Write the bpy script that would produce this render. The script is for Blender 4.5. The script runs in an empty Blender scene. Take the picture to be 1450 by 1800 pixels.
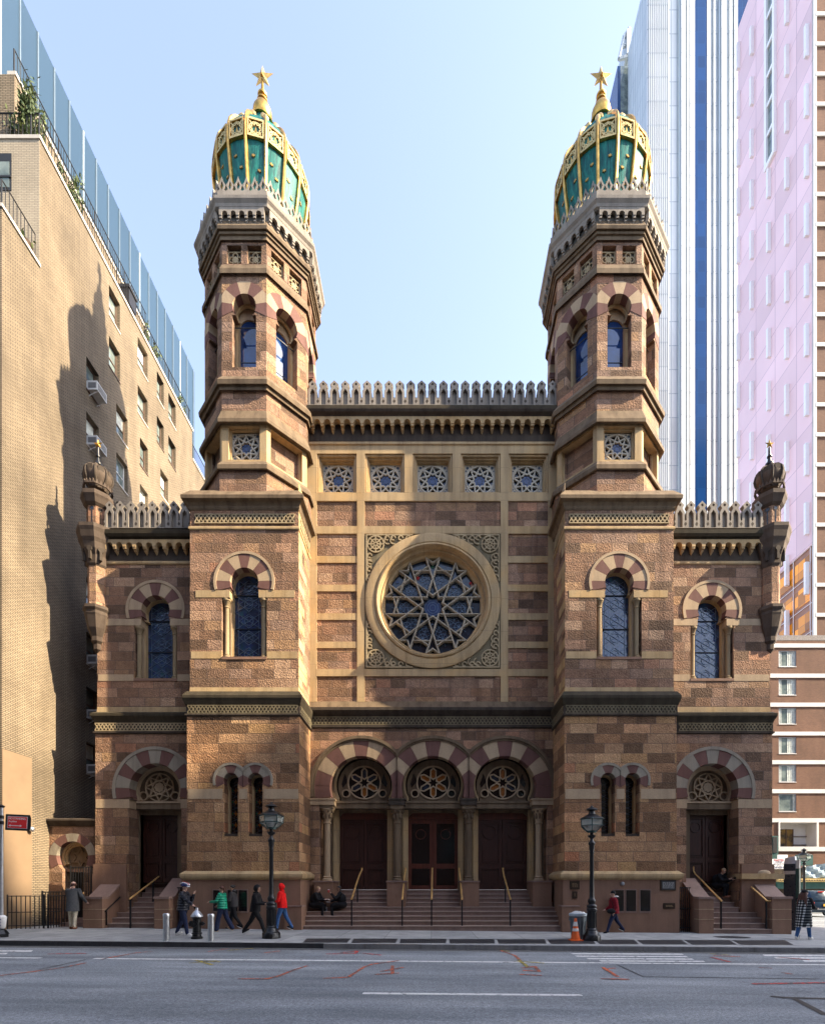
import bpy, math, random
from math import sin, cos, pi, radians as R, sqrt, asin, atan2
from mathutils import Matrix, Vector, geometry
random.seed(11)
SC = bpy.context.scene
COL = SC.collection
# measured perspective of the place: focal length in px, horizon, eye height
F, PX, PY, ZC = 870.0, 758.0, 1560.0, 1.65

class PL:
    """a plane parallel to the facade at depth Y: measured px -> metres"""
    def __init__(s, Y): s.Y = Y; s.s = Y / F
    def X(s, x): return (x - PX) * s.s
    def Z(s, y): return ZC + (PY - y) * s.s
    def p(s, x, y): return (s.X(x), s.Z(y))
P, W, C = PL(18.9), PL(19.81), PL(20.66)
def zY(y, Y): return ZC + (PY - y) * Y / F
def gz(X): return -0.0086 * X - 0.012
CURB_Y = 14.4
def ground(x, y, road=False):
    z = 0
    for _ in range(6):
        Y = F * (ZC - z) / (y - PY); X = (x - PX) * Y / F
        z = gz(X) - (0.14 if road else 0)
    return X, Y, z

# ---------------------------------------------------------------- scene graph
def tag(o, label, cat, group=None, kind=None):
    if label: o['label'] = label
    if cat: o['category'] = cat
    if group: o['group'] = group
    if kind: o['kind'] = kind
    return o
def thing(name, loc, label, cat, group=None, rz=0):
    o = bpy.data.objects.new(name, None); COL.objects.link(o)
    o.location = loc; o.rotation_euler = (0, 0, rz); o.empty_display_size = .2
    return tag(o, label, cat, group)
def wm(o):
    b = Matrix.LocRotScale(o.location, o.rotation_euler, o.scale)
    return wm(o.parent) @ o.matrix_parent_inverse @ b if o.parent else b
def adopt(o, par, keep=True):
    """parent o; keep=True: o's coordinates are world coordinates"""
    o.parent = par
    if keep: o.matrix_parent_inverse = wm(par).inverted()
def copy_tree(o, par=None):
    c = o.copy(); COL.objects.link(c)
    if par: c.parent = par
    for ch in list(o.children): copy_tree(ch, c)
    return c

class MB:
    def __init__(s, M=None): s.v = []; s.f = []; s.m = []; s.sm = []; s.mats = []; s.M = M or Matrix.Identity(4)
    def add(s, vs, fs, mat, smooth=False, M=None):
        T = s.M @ M if M is not None else s.M
        n = len(s.v); flip = T.determinant() < 0
        s.v += [tuple(T @ Vector(p)) for p in vs]
        if mat not in s.mats: s.mats.append(mat)
        k = s.mats.index(mat)
        for f in fs:
            f = [i + n for i in f]
            s.f.append(f[::-1] if flip else f); s.m.append(k); s.sm.append(smooth)
        return s
    def box(s, x0, x1, y0, y1, z0, z1, mat, M=None):
        if x0 > x1: x0, x1 = x1, x0
        if y0 > y1: y0, y1 = y1, y0
        if z0 > z1: z0, z1 = z1, z0
        vs = [(x0,y0,z0),(x1,y0,z0),(x1,y1,z0),(x0,y1,z0),(x0,y0,z1),(x1,y0,z1),(x1,y1,z1),(x0,y1,z1)]
        return s.add(vs, [(3,2,1,0),(4,5,6,7),(0,1,5,4),(1,2,6,5),(2,3,7,6),(3,0,4,7)], mat, M=M)
    def prism(s, outer, y0, y1, mat, holes=(), M=None, side=None, back=True):
        """outline in (x,z) at front depth y0, extruded to y1"""
        loops = [list(outer)] + [list(h) for h in holes]
        pts = [p for l in loops for p in l]; n = len(pts)
        vs = [(x, y0, z) for x, z in pts] + [(x, y1, z) for x, z in pts]
        if len(loops) == 1 and len(outer) <= 4:
            front = [tuple(range(n))]
        else:
            front = [tuple(t) for t in geometry.tessellate_polygon([[Vector((x, z, 0)) for x, z in l] for l in loops])]
        good = []
        for t in front:
            a = 0
            for i in range(len(t)):
                x0, z0 = pts[t[i]]; x1, z1 = pts[t[(i+1) % len(t)]]; a += x0*z1 - x1*z0
            if abs(a) < 1e-9: continue
            good.append(t if a > 0 else t[::-1])
        fs = list(good)
        if back: fs += [tuple(i + n for i in t[::-1]) for t in good]
        s.add(vs, fs, mat, M=M)
        fs = []; o = 0
        for li, l in enumerate(loops):
            k = len(l); a = sum(l[i][0]*l[(i+1)%k][1] - l[(i+1)%k][0]*l[i][1] for i in range(k))
            ccw = (a > 0) == (li == 0)
            for i in range(k):
                j = (i+1) % k; q = (o+i, o+i+n, o+j+n, o+j)
                fs.append(q if ccw else q[::-1])
            o += k
        return s.add(vs, fs, side or mat, M=M)
    def lathe(s, cx, cy, prof, mat, n=24, smooth=True, rot=0, M=None, a0=0, a1=2*pi, caps=True):
        full = abs(a1 - a0 - 2*pi) < 1e-6; m = n if full else n + 1
        vs = []
        for r, z in prof:
            for i in range(m):
                a = rot + a0 + (a1 - a0) * i / n
                vs.append((cx + r*cos(a), cy + r*sin(a), z))
        fs = []
        for j in range(len(prof)-1):
            for i in range(n):
                i2 = (i+1) % m
                fs.append((j*m+i, j*m+i2, (j+1)*m+i2, (j+1)*m+i))
        if full and caps:
            if prof[0][0] > 1e-6: fs.append(tuple(range(m))[::-1])
            if prof[-1][0] > 1e-6: fs.append(tuple((len(prof)-1)*m + i for i in range(m)))
        return s.add(vs, fs, mat, smooth, M)
    def sweep(s, ring, prof, mat, M=None, cap=True):
        """ring(d) -> polygon offset outwards by d; prof [(d,z)...] bottom to top"""
        rings = [ring(d) for d, z in prof]; n = len(rings[0])
        vs = [(x, y, z) for (d, z), rg in zip(prof, rings) for x, y in rg]
        fs = []
        for j in range(len(prof)-1):
            for i in range(n):
                k = (i+1) % n
                fs.append((j*n+i, j*n+k, (j+1)*n+k, (j+1)*n+i))
        if cap:
            fs.append(tuple(range(n))[::-1]); fs.append(tuple((len(prof)-1)*n+i for i in range(n)))
        return s.add(vs, fs, mat, M=M)
    def tube(s, pts, r, mat, n=8, smooth=True, M=None, caps=True):
        """round bar along pts; r a number or one radius per point"""
        pts = [Vector(p) for p in pts]; k = len(pts)
        rs = r if isinstance(r, (list, tuple)) else [r]*k
        vs = []; up = Vector((0, 0, 1))
        u = None
        for i, p in enumerate(pts):
            t = (pts[min(i+1, k-1)] - pts[max(i-1, 0)]).normalized()
            if u is None:
                u = t.cross(up)
                if u.length < 1e-3: u = t.cross(Vector((0, 1, 0)))
            u = (u - t * u.dot(t))
            if u.length < 1e-4: u = t.orthogonal()
            u.normalize(); w = t.cross(u)
            for j in range(n):
                a = 2*pi*j/n
                vs.append(tuple(p + (u*cos(a) + w*sin(a)) * rs[i]))
        fs = []
        for i in range(k-1):
            for j in range(n):
                j2 = (j+1) % n
                fs.append((i*n+j, i*n+j2, (i+1)*n+j2, (i+1)*n+j))
        if caps: fs += [tuple(range(n))[::-1], tuple((k-1)*n+j for j in range(n))]
        return s.add(vs, fs, mat, smooth, M)
    def bars(s, lines, w, y0, y1, mat, M=None):
        """flat bars (width w) along polylines in the (x,z) plane"""
        for ln in lines:
            for a, b in zip(ln, ln[1:]):
                dx, dz = b[0]-a[0], b[1]-a[1]; L = sqrt(dx*dx+dz*dz)
                if L < 1e-6: continue
                nx, nz = -dz/L*w/2, dx/L*w/2; ex, ez = dx/L*w*.3, dz/L*w*.3
                jy = random.uniform(-.0012, .0012)
                q = [(a[0]+nx-ex, a[1]+nz-ez), (a[0]-nx-ex, a[1]-nz-ez), (b[0]-nx+ex, b[1]-nz+ez), (b[0]+nx+ex, b[1]+nz+ez)]
                s.prism(q, y0+jy, y1, mat, M=M, back=False)
        return s
    def ell(s, c, r, mat, n=12, m=8, M=None, fn=None):
        vs = [(0, 0, -1)]; fs = []
        for j in range(1, m):
            t = pi*j/m
            for i in range(n):
                a = 2*pi*i/n; vs.append((sin(t)*cos(a), sin(t)*sin(a), -cos(t)))
        vs.append((0, 0, 1))
        for i in range(n): fs.append((0, 1+(i+1) % n, 1+i))
        for j in range(m-2):
            for i in range(n):
                a, b = 1+j*n+i, 1+j*n+(i+1) % n; fs.append((a, b, b+n, a+n))
        l = len(vs)-1
        for i in range(n): fs.append((l, 1+(m-2)*n+i, 1+(m-2)*n+(i+1) % n))
        if fn: vs = [fn(*p) for p in vs]
        vs = [(c[0]+x*r[0], c[1]+y*r[1], c[2]+z*r[2]) for x, y, z in vs]
        return s.add(vs, fs, mat, True, M)
    def build(s, name, parent=None, keep=True, angle=40):
        me = bpy.data.meshes.new(name); me.from_pydata(s.v, [], s.f)
        for m in s.mats: me.materials.append(m)
        me.polygons.foreach_set('material_index', s.m)
        me.polygons.foreach_set('use_smooth', s.sm)
        if any(s.sm): me.set_sharp_from_angle(angle=R(angle))
        me.update()
        o = bpy.data.objects.new(name, me); COL.objects.link(o)
        if parent: adopt(o, parent, keep)
        return o

# ---------------------------------------------------------------- 2-D outlines
def arc(cx, cz, r, a0, a1, n):
    return [(cx + r*cos(a0+(a1-a0)*i/n), cz + r*sin(a0+(a1-a0)*i/n)) for i in range(n+1)]
def circ(cx, cz, r, n=40): return arc(cx, cz, r, 0, 2*pi*(n-1)/n, n-1)
def rect(x0, x1, z0, z1):
    if x0 > x1: x0, x1 = x1, x0
    if z0 > z1: z0, z1 = z1, z0
    return [(x0, z0), (x1, z0), (x1, z1), (x0, z1)]
def hshoe(cx, cz, r, zs, zb, w=None, n=28):
    """horseshoe arch opening: circle (cx,cz,r) cut at springing zs, jambs to zb"""
    d = asin(max(-1, min(1, (cz - zs) / r))); w = w or r*cos(d)
    return [(cx-w, zb)] + ([(cx-w, zs)] if abs(w-r*cos(d)) > .002 else []) + arc(cx, cz, r, pi+d, -d, n) + ([(cx+w, zs)] if abs(w-r*cos(d)) > .002 else []) + [(cx+w, zb)]
def wedge(cx, cz, r0, r1, a0, a1, n=4):
    return arc(cx, cz, r1, a0, a1, n) + arc(cx, cz, r0, a1, a0, n)
def starpts(cx, cz, r0, r1, n, rot=pi/2):
    return [(cx + (r0 if k % 2 == 0 else r1)*cos(rot+pi*k/n), cz + (r0 if k % 2 == 0 else r1)*sin(rot+pi*k/n)) for k in range(2*n)]
def rectring(x0, x1, y0, y1):
    return lambda d: [(x0-d, y0-d), (x1+d, y0-d), (x1+d, y1+d), (x0-d, y1+d)]
def ngonring(cx, cy, b, n=8):
    return lambda d: [(cx + (b+d)/cos(pi/n)*cos(2*pi*(i+.5)/n - pi/2), cy + (b+d)/cos(pi/n)*sin(2*pi*(i+.5)/n - pi/2)) for i in range(n)]
def face_M(cx, cy, b, k, n=8):
    """local frame: x along face k, y inwards from its plane, z up (k=0 faces the street)"""
    a = 2*pi*k/n
    return Matrix.Translation((cx, cy, 0)) @ Matrix.Rotation(a, 4, 'Z') @ Matrix.Translation((0, -b, 0))
def fretwork(x0, x1, z0, z1, w=None):
    """interlaced strap pattern filling a band"""
    h = z1-z0; n = max(2, round((x1-x0)/h/.95)); p = (x1-x0)/n; L = []
    m = (z0+z1)/2
    for i in range(n):
        a = x0+i*p
        L += [[(a, z0+.1*h), (a+.5*p, z1-.1*h), (a+p, z0+.1*h)], [(a, z1-.1*h), (a+.5*p, z0+.1*h), (a+p, z1-.1*h)],
              [(a+.5*p, m+.28*h), (a+.5*p+.28*h, m), (a+.5*p, m-.28*h), (a+.5*p-.28*h, m), (a+.5*p, m+.28*h)]]
    L += [[(x0, z0), (x1, z0)], [(x0, z1), (x1, z1)]]
    return L
# ---------------------------------------------------------------- materials
class NT:
    def __init__(s, name):
        s.mat = bpy.data.materials.new(name); s.mat.use_nodes = True
        s.t = s.mat.node_tree; s.t.nodes.clear()
        s.out = s.t.nodes.new('ShaderNodeOutputMaterial'); s.b = s.t.nodes.new('ShaderNodeBsdfPrincipled')
        s.t.links.new(s.b.outputs[0], s.out.inputs['Surface'])
    def n(s, typ, ins=(), out=0, **props):
        nd = s.t.nodes.new('ShaderNode' + typ)
        for k, v in props.items(): setattr(nd, k, v)
        for k, v in (ins.items() if isinstance(ins, dict) else enumerate(ins)):
            if v is None: continue
            if isinstance(v, bpy.types.NodeSocket): s.t.links.new(v, nd.inputs[k])
            else: nd.inputs[k].default_value = v
        return nd.outputs[out] if out is not None else nd
    def math(s, op, a, b=None, c=None): return s.n('Math', [a, b, c], operation=op)
    def mix(s, fac, a, b, mode='MIX'):
        nd = s.n('Mix', None or {}, None, data_type='RGBA', blend_type=mode)
        for sock, v in ((nd.inputs[0], fac), (nd.inputs[6], a), (nd.inputs[7], b)):
            if isinstance(v, bpy.types.NodeSocket): s.t.links.new(v, sock)
            else: sock.default_value = v if not isinstance(v, tuple) or len(v) == 4 else v + (1,)
        return nd.outputs[2]
    def ramp(s, fac, stops, interp='LINEAR'):
        nd = s.n('ValToRGB', [fac], None); e = nd.color_ramp.elements; nd.color_ramp.interpolation = interp
        while len(e) < len(stops): e.new(.5)
        for el, (p, c) in zip(e, stops): el.position = p; el.color = tuple(c) + (1,) if len(c) == 3 else c
        return nd.outputs[0]
    def noise(s, vec, scale, detail=4, rough=.55, out=0):
        return s.n('TexNoise', {'Vector': vec, 'Scale': scale, 'Detail': detail, 'Roughness': rough}, out)
    def vscale(s, vec, x, y, z): return s.n('VectorMath', [vec, (x, y, z)], operation='MULTIPLY')
    def set(s, color=None, rough=.8, metal=0, height=None, bump=.3, dist=.02, spec=None, **kw):
        L = {'Base Color': color, 'Roughness': rough, 'Metallic': metal}
        if spec is not None: L['Specular IOR Level'] = spec
        L.update(kw)
        if height is not None:
            L['Normal'] = s.n('Bump', {'Strength': bump, 'Distance': dist, 'Height': height})
        for k, v in L.items():
            if v is None: continue
            if isinstance(v, bpy.types.NodeSocket): s.t.links.new(v, s.b.inputs[k])
            else: s.b.inputs[k].default_value = v if not (isinstance(v, tuple) and len(v) == 3) else v + (1,)
        return s.mat
    def pos(s): return s.n('NewGeometry', (), 'Position')
    def obj(s): return s.n('TexCoord', (), 'Object')
    def wallvec(s, ox=0):
        g = s.n('NewGeometry', (), None)
        p = s.n('SeparateXYZ', [g.outputs['Position']], None); q = s.n('SeparateXYZ', [g.outputs['True Normal']], None)
        sel = s.math('GREATER_THAN', s.math('ABSOLUTE', q.outputs[0]), s.math('MULTIPLY', s.math('ABSOLUTE', q.outputs[1]), 1.2))
        u = s.math('ADD', p.outputs[0], s.math('MULTIPLY', sel, s.math('SUBTRACT', p.outputs[1], p.outputs[0])))
        return s.n('CombineXYZ', [s.math('ADD', u, ox), p.outputs[2], 0.0]), g.outputs['Position']

def ashlar(name, stops, bw=.85, bh=.37, ox=0., rock=.6, mortar=(.1, .08, .07)):
    t = NT(name); v, pos = t.wallvec(ox)
    row = t.math('FLOOR', t.math('DIVIDE', t.n('SeparateXYZ', [v], 1), bh))
    v = t.n('VectorMath', [v, t.n('CombineXYZ', [t.math('MULTIPLY', t.n('TexWhiteNoise', {'W': row}, 0, noise_dimensions='1D'), 1.9), 0.0, 0.0])], operation='ADD')
    br = t.n('TexBrick', {'Vector': v, 'Color1': (0, 0, 0, 1), 'Color2': (1, 1, 1, 1), 'Mortar': (0, 0, 0, 1), 'Scale': 1.0,
             'Mortar Size': .009, 'Mortar Smooth': .3, 'Brick Width': bw, 'Row Height': bh}, None, offset=.43, squash=.72, squash_frequency=3)
    mean = tuple(sum(c[i] for _, c in stops)/len(stops) for i in range(3)); col = t.mix(.22, t.ramp(br.outputs[0], stops), mean)
    fine = t.noise(pos, 26, 3, .7); big = t.noise(pos, .55, 3); med = t.noise(pos, 4.5, 4, .65)
    streak = t.noise(t.vscale(pos, 1.6, 1.6, .12), 1.5, 4, .6)
    col = t.mix(1.0, col, t.ramp(fine, [(.3, (.62, .6, .58)), (.7, (1.25, 1.22, 1.18))]), 'MULTIPLY')
    col = t.mix(1.0, col, t.ramp(med, [(.3, (.78, .76, .76)), (.7, (1.14, 1.13, 1.1))]), 'MULTIPLY')
    col = t.mix(1.0, col, t.ramp(big, [(.3, (.8, .82, .84)), (.7, (1.15, 1.1, 1.04))]), 'MULTIPLY')
    col = t.mix(1.0, col, t.ramp(streak, [(.25, (.66, .64, .64)), (.45, (1, 1, 1))]), 'MULTIPLY')
    col = t.mix(t.math('MULTIPLY', br.outputs[1], .75), col, mortar)
    pock = t.n('TexVoronoi', {'Vector': pos, 'Scale': 17.0}, 0)
    h = t.math('ADD', t.math('MULTIPLY', t.math('ADD', fine, t.math('MULTIPLY', pock, .8)), t.math('SUBTRACT', 1.0, br.outputs[1])), t.math('MULTIPLY', br.outputs[1], -.9))
    return t.set(col, .88, height=h, bump=rock, dist=.035, spec=.25)

def stone(name, c0, c1, soot_shade=.5, joints=0, rough=.85, bump=.25, warm=None):
    t = NT(name); v, pos = t.wallvec(.31)
    med = t.noise(pos, 2.3, 5, .6); fine = t.noise(pos, 38, 3)
    streak = t.noise(t.vscale(pos, 2.2, 2.2, .22), 1.4, 5, .65)
    col = t.mix(med, c0, c1)
    if warm: col = t.mix(t.ramp(t.noise(pos, .9, 2), [(.45, (0, 0, 0)), (.7, (1, 1, 1))]), col, warm)
    col = t.mix(1.0, col, t.ramp(streak, [(.25, tuple(1-soot_shade*k for k in (.95, 1, 1.02))), (.55, (1, 1, 1)), (.8, (1.1, 1.08, 1.05))]), 'MULTIPLY')
    col = t.mix(1.0, col, t.ramp(fine, [(.3, (.86,)*3), (.7, (1.1,)*3)]), 'MULTIPLY')
    h = fine
    if joints:
        br = t.n('TexBrick', {'Vector': v, 'Scale': 1.0, 'Mortar Size': .006, 'Brick Width': joints, 'Row Height': 1.37}, 1)
        col = t.mix(t.math('MULTIPLY', br, .55), col, (.1, .075, .05))
    return t.set(col, rough, height=h, bump=bump, dist=.012, spec=.25)

def bricks(name, c0, c1, mortar, bw=.21, bh=.0677, ms=.011, bump=.4, big=.2):
    t = NT(name); v, pos = t.wallvec(.05)
    br = t.n('TexBrick', {'Vector': v, 'Color1': c0+(1,), 'Color2': c1+(1,), 'Mortar': mortar+(1,), 'Scale': 1.0, 'Mortar Size': ms,
                          'Mortar Smooth': .2, 'Brick Width': bw, 'Row Height': bh}, None)
    col = t.mix(1.0, br.outputs[0], t.ramp(t.noise(pos, .35, 4), [(.3, (1-big,)*3), (.7, (1+big*.5,)*3)]), 'MULTIPLY')
    col = t.mix(1.0, col, t.ramp(t.noise(t.vscale(pos, 1, 1, .1), 1.3, 4), [(.3, (1-big*.8,)*3), (.6, (1,)*3)]), 'MULTIPLY')
    h = t.math('SUBTRACT', t.math('MULTIPLY', t.noise(pos, 30), .3), br.outputs[1])
    return t.set(col, .85, height=h, bump=bump, dist=.01, spec=.3)

def plain(name, c, rough=.6, metal=0, var=.15, scale=6., bump=0., local=False, spec=None, **kw):
    t = NT(name); p = t.obj() if local else t.pos()
    nz = t.noise(p, scale, 4, .6)
    col = t.mix(1.0, c + (1,), t.ramp(nz, [(.3, (1-var,)*3), (.7, (1+var*.7,)*3)]), 'MULTIPLY')
    r = t.math('ADD', t.math('MULTIPLY', t.noise(p, scale*2.3, 3), .2), rough-.1)
    return t.set(col, r, metal, nz if bump else None, bump, .02, spec, **kw)

M = {}
M['brown'] = ashlar('brownstone_ashlar', [(0, (0.082, 0.054, 0.037)), (.1, (0.148, 0.096, 0.062)), (.25, (0.221, 0.135, 0.087)), (.4, (0.266, 0.156, 0.103)), (.52, (0.369, 0.240, 0.167)), (.63, (0.281, 0.192, 0.146)), (.73, (0.406, 0.253, 0.134)), (.82, (0.244, 0.142, 0.093)), (.9, (0.487, 0.338, 0.229)), (1, (0.397, 0.195, 0.119))])
M['brown_low'] = ashlar('brownstone_ashlar_tan', [(0, (0.087, 0.056, 0.035)), (.1, (0.163, 0.096, 0.056)), (.25, (0.286, 0.163, 0.088)), (.4, (0.364, 0.205, 0.110)), (.52, (0.478, 0.299, 0.168)), (.63, (0.364, 0.233, 0.140)), (.73, (0.536, 0.337, 0.153)), (.82, (0.307, 0.171, 0.101)), (.9, (0.593, 0.390, 0.219)), (1, (0.497, 0.205, 0.110))], 1.02, .375, .4, .8)
M['brown_smooth'] = stone('painted_brownstone', (0.215, 0.125, 0.084), (0.260, 0.152, 0.101), .22, 0, .75, .15)
M['step'] = stone('brownstone_step', (0.225, 0.147, 0.118), (0.276, 0.189, 0.154), .25, 0, .7, .12)
M['tread'] = stone('pale_tread_edge', (0.297, 0.220, 0.182), (0.374, 0.286, 0.231), .15)  # treads and their front lips paler than the risers
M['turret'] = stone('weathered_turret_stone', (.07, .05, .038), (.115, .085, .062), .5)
M['sand'] = stone('ohio_sandstone', (0.475, 0.346, 0.186), (0.399, 0.286, 0.159), .42, 1.5, warm=(0.494, 0.325, 0.148))
M['sandL'] = stone('pale_sandstone', (0.457, 0.339, 0.209), (0.370, 0.271, 0.175), .3)
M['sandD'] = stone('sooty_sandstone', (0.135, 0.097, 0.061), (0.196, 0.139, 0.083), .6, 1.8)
M['soot_shade'] = stone('sooty_and_shaded_stone', (0.038, 0.030, 0.024), (0.084, 0.063, 0.045), .55)  # real soot on mouldings; painted shade on corbel recess backs
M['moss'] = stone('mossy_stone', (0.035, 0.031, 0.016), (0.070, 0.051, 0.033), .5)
M['grey'] = stone('grey_limestone', (0.289, 0.253, 0.209), (0.242, 0.211, 0.176), .4)
M['colon'] = stone('sandy_colonnette_stone', (.25, .185, .105), (.31, .23, .13), .5)  # sandy stone, darker than the pale trim
M['greyd'] = stone('recess_shade_grey_stone', (.16, .145, .125), (.13, .12, .1), .5)  # darker grey paints the recess shade behind the gallery corbels
M['vous'] = stone('brown_voussoir', (0.143, 0.071, 0.058), (0.176, 0.089, 0.071), .3)
M['vousg'] = stone('grey_voussoir', (0.262, 0.228, 0.179), (0.329, 0.286, 0.213), .4)
M['fretgold'] = stone('pale_carved_sandstone', (0.425, 0.333, 0.196), (0.357, 0.272, 0.156), .4)
M['fretdark'] = stone('dark_carved_stone', (0.150, 0.124, 0.075), (0.210, 0.173, 0.105), .5)
M['tracery'] = stone('pale_tracery_stone', (0.525, 0.483, 0.389), (0.441, 0.399, 0.315), .3)
M['roserib'] = stone('rose_tracery_stone', (0.460, 0.402, 0.310), (0.368, 0.322, 0.241), .4)
M['gold'] = plain('gold_leaf', (.58, .35, .09), .42, 1, .4, 5, .03)
M['goldpale'] = plain('weathered_gilding', (.58, .4, .16), .42, .75, .3, 7, .05)
M['filigree'] = stone('gilded_filigree', (.62, .5, .24), (.5, .4, .2), .3)
def dome_mat():
    t = NT('green_copper_shingles'); p = t.pos()
    s = t.noise(t.vscale(p, 6, 6, .45), 1.5, 5, .75)
    b = t.noise(p, .9, 3)
    col = t.ramp(s, [(.36, (.003, .022, .035)), (.46, (.005, .075, .075)), (.57, (.013, .17, .145)), (.72, (.075, .28, .225))])
    col = t.mix(t.ramp(b, [(.35, (0, 0, 0)), (.7, (1, 1, 1))]), col, t.mix(.5, col, (.012, .15, .12)))
    return t.set(col, .55, 0, s, .5, .02, .2)
M['dome'] = dome_mat()
M['capgreen'] = plain('verdigris_copper', (.16, .36, .27), .6, 0, .35, 3)
def glass(name, c, c2=None, scale=3., rough=.06, spec=.6, metal=0, wob=.02):
    t = NT(name); p = t.pos()
    nz = t.noise(p, scale, 3)
    col = t.mix(t.ramp(nz, [(.4, (0, 0, 0)), (.62, (1, 1, 1))]), c + (1,), (c2 or c) + (1,))
    return t.set(col, rough, metal, t.noise(p, .8, 2), wob, .3, spec)
def stained():
    t = NT('stained_glass'); p = t.pos()
    v = t.n('TexVoronoi', {'Vector': p, 'Scale': 9.0}, 1)
    col = t.mix(.5, t.ramp(t.noise(p, 2.2, 3), [(.35, (.008, .014, .03)), (.55, (.02, .05, .12)), (.75, (.06, .14, .28))]), v, 'OVERLAY')
    col = t.mix(.55, col, (.012, .03, .075))
    return t.set(col, .12, 0, t.n('TexVoronoi', {'Vector': p, 'Scale': 9.0}, 0), .12, .05, .7)
M['stained'] = stained()
M['roseglass'] = glass('rose_dark_glass', (.012, .018, .03), (.02, .035, .06), 6, .15)
M['blueglass'] = glass('belfry_blue_glass', (.008, .02, .06), (.015, .06, .2), .8, .05, .9)
M['hubglass'] = plain('blue_hub_glass', (.02, .04, .12), .2, 0, .4, 14)
M['amberglass'] = plain('amber_stained_glass', (.3, .1, .015), .25, 0, .5, 18)
M['greenglass'] = plain('green_stained_glass', (.02, .11, .06), .25, 0, .6, 30)
M['darkglass'] = glass('dark_interior_glass', (.008, .007, .007), (.014, .012, .012), 2, .08, .5)
M['lead'] = plain('leading', (.1, .15, .22), .5, .2, .2)
M['leadd'] = plain('dark_leading', (.045, .06, .08), .5, .2, .2)
def wood(name, c):
    t = NT(name); p = t.pos()
    g = t.noise(t.vscale(p, 14, 14, .8), 1.4, 4, .6)
    col = t.mix(1.0, c + (1,), t.ramp(g, [(.3, (.55,)*3), (.7, (1.3,)*3)]), 'MULTIPLY')
    return t.set(col, .38, 0, g, .1, .01)
M['wood'] = wood('dark_walnut_door', (0.044, 0.014, 0.009))
M['woodr'] = wood('reddish_mahogany_door', (0.095, 0.024, 0.013))
M['iron'] = plain('black_iron', (.012, .013, .015), .38, .3, .3, 9, .1)
M['ironflat'] = plain('dull_black_iron', (.014, .014, .015), .6, .2, .3)
M['brass'] = plain('polished_brass', (.85, .52, .19), .35, .55, .15)
M['lampgreen'] = plain('patinated_lamp_head', (.035, .075, .075), .4, .5, .4, 12, .1)
M['steel'] = plain('brushed_steel', (.5, .52, .54), .34, .9, .12, 20)
M['galv'] = plain('galvanised_pole', (.45, .47, .5), .42, .8, .15, 15)
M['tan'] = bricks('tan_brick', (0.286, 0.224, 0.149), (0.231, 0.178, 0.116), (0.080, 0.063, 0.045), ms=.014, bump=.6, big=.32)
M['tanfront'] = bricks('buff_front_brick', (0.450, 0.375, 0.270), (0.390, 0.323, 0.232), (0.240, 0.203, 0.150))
M['tanpaint'] = plain('tan_paint', (0.193, 0.130, 0.077), .7, 0, .1, 1.2, .1)
M['coping'] = plain('pale_coping', (0.468, 0.433, 0.374), .8, 0, .15, 2)
M['winframe'] = plain('brown_window_frame', (.1, .06, .04), .6, 0, .2)
M['whiteframe'] = plain('white_window_frame', (.6, .6, .58), .5, 0, .1)
M['pane'] = glass('apartment_pane', (.09, .12, .12), (.2, .24, .22), 1.3, .06, .8)
M['ac'] = plain('air_conditioner_shell', (.5, .5, .48), .55, 0, .12, 9)
M['acgrille'] = plain('air_conditioner_grille', (.12, .12, .12), .7, 0, .1)
M['redbrick'] = bricks('red_brown_brick', (0.192, 0.090, 0.050), (0.144, 0.065, 0.038), (0.160, 0.108, 0.079), .22, .075, .012, .3)
M['granite'] = plain('speckled_parapet', (.22, .19, .17), .8, 0, .5, 14, .3)
M['band'] = plain('white_concrete_band', (0.578, 0.561, 0.527), .75, 0, .08, 1.5)
M['curtainw'] = plain('pale_curtain', (.55, .58, .52), .8, 0, .3, 5)
M['shopglass'] = glass('recessed_shop_glass', (.05, .045, .035), (.28, .17, .05), 1.1, .08)
M['greenhoard'] = plain('green_plywood', (.012, .075, .065), .6, 0, .25, 3)
M['kiosk'] = plain('dark_navy_kiosk', (.012, .022, .035), .3, .2, .15, 4)
M['kioskg'] = plain('green_kiosk_edge', (.02, .06, .05), .4, .2, .2, 4)
def panels(name, c, line, w, h, rough=.4, metal=0, lw=.03, spec=.5, var=.06, off=0.):
    t = NT(name); v, pos = t.wallvec(.0)
    br = t.n('TexBrick', {'Vector': v, 'Color1': tuple(x*(1-var) for x in c)+(1,), 'Color2': tuple(x*(1+var) for x in c)+(1,), 'Mortar': line+(1,), 'Scale': 1.0,
                          'Mortar Size': lw/2, 'Brick Width': w, 'Row Height': h, 'Mortar Smooth': 0.}, None, offset=off)
    col = t.mix(1.0, br.outputs[0], t.ramp(t.noise(pos, .12, 3), [(.3, (.93,)*3), (.7, (1.05,)*3)]), 'MULTIPLY')
    return t.set(col, rough, metal, br.outputs[1], -.15, .02, spec)
M['bluecurtain'] = panels('blue_curtain_wall', (0.029, 0.058, 0.094), (0.050, 0.085, 0.127), 1.15, 60., .3, 0., .05, .25)
M['mullion'] = plain('grey_blue_mullion', (.11, .15, .19), .4, 0, .1)
M['whitepanel'] = panels('white_metal_panel', (.52, .55, .56), (.3, .35, .39), .95, 3.9, .45, 0, .14, .3)
M['whiterib'] = panels('white_ribbed_panel', (.56, .59, .6), (.34, .39, .43), 40., 3.9, .45, 0, .14, .3)
M['blueband'] = panels('deep_blue_glazing', (0.004, 0.039, 0.140), (0.009, 0.055, 0.167), 1.2, 1.95, .2, 0., .06, .25, .18)
M['skyband'] = plain('pale_blue_metal', (0.390, 0.464, 0.507), .4, 0, .1, .1)
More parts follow.
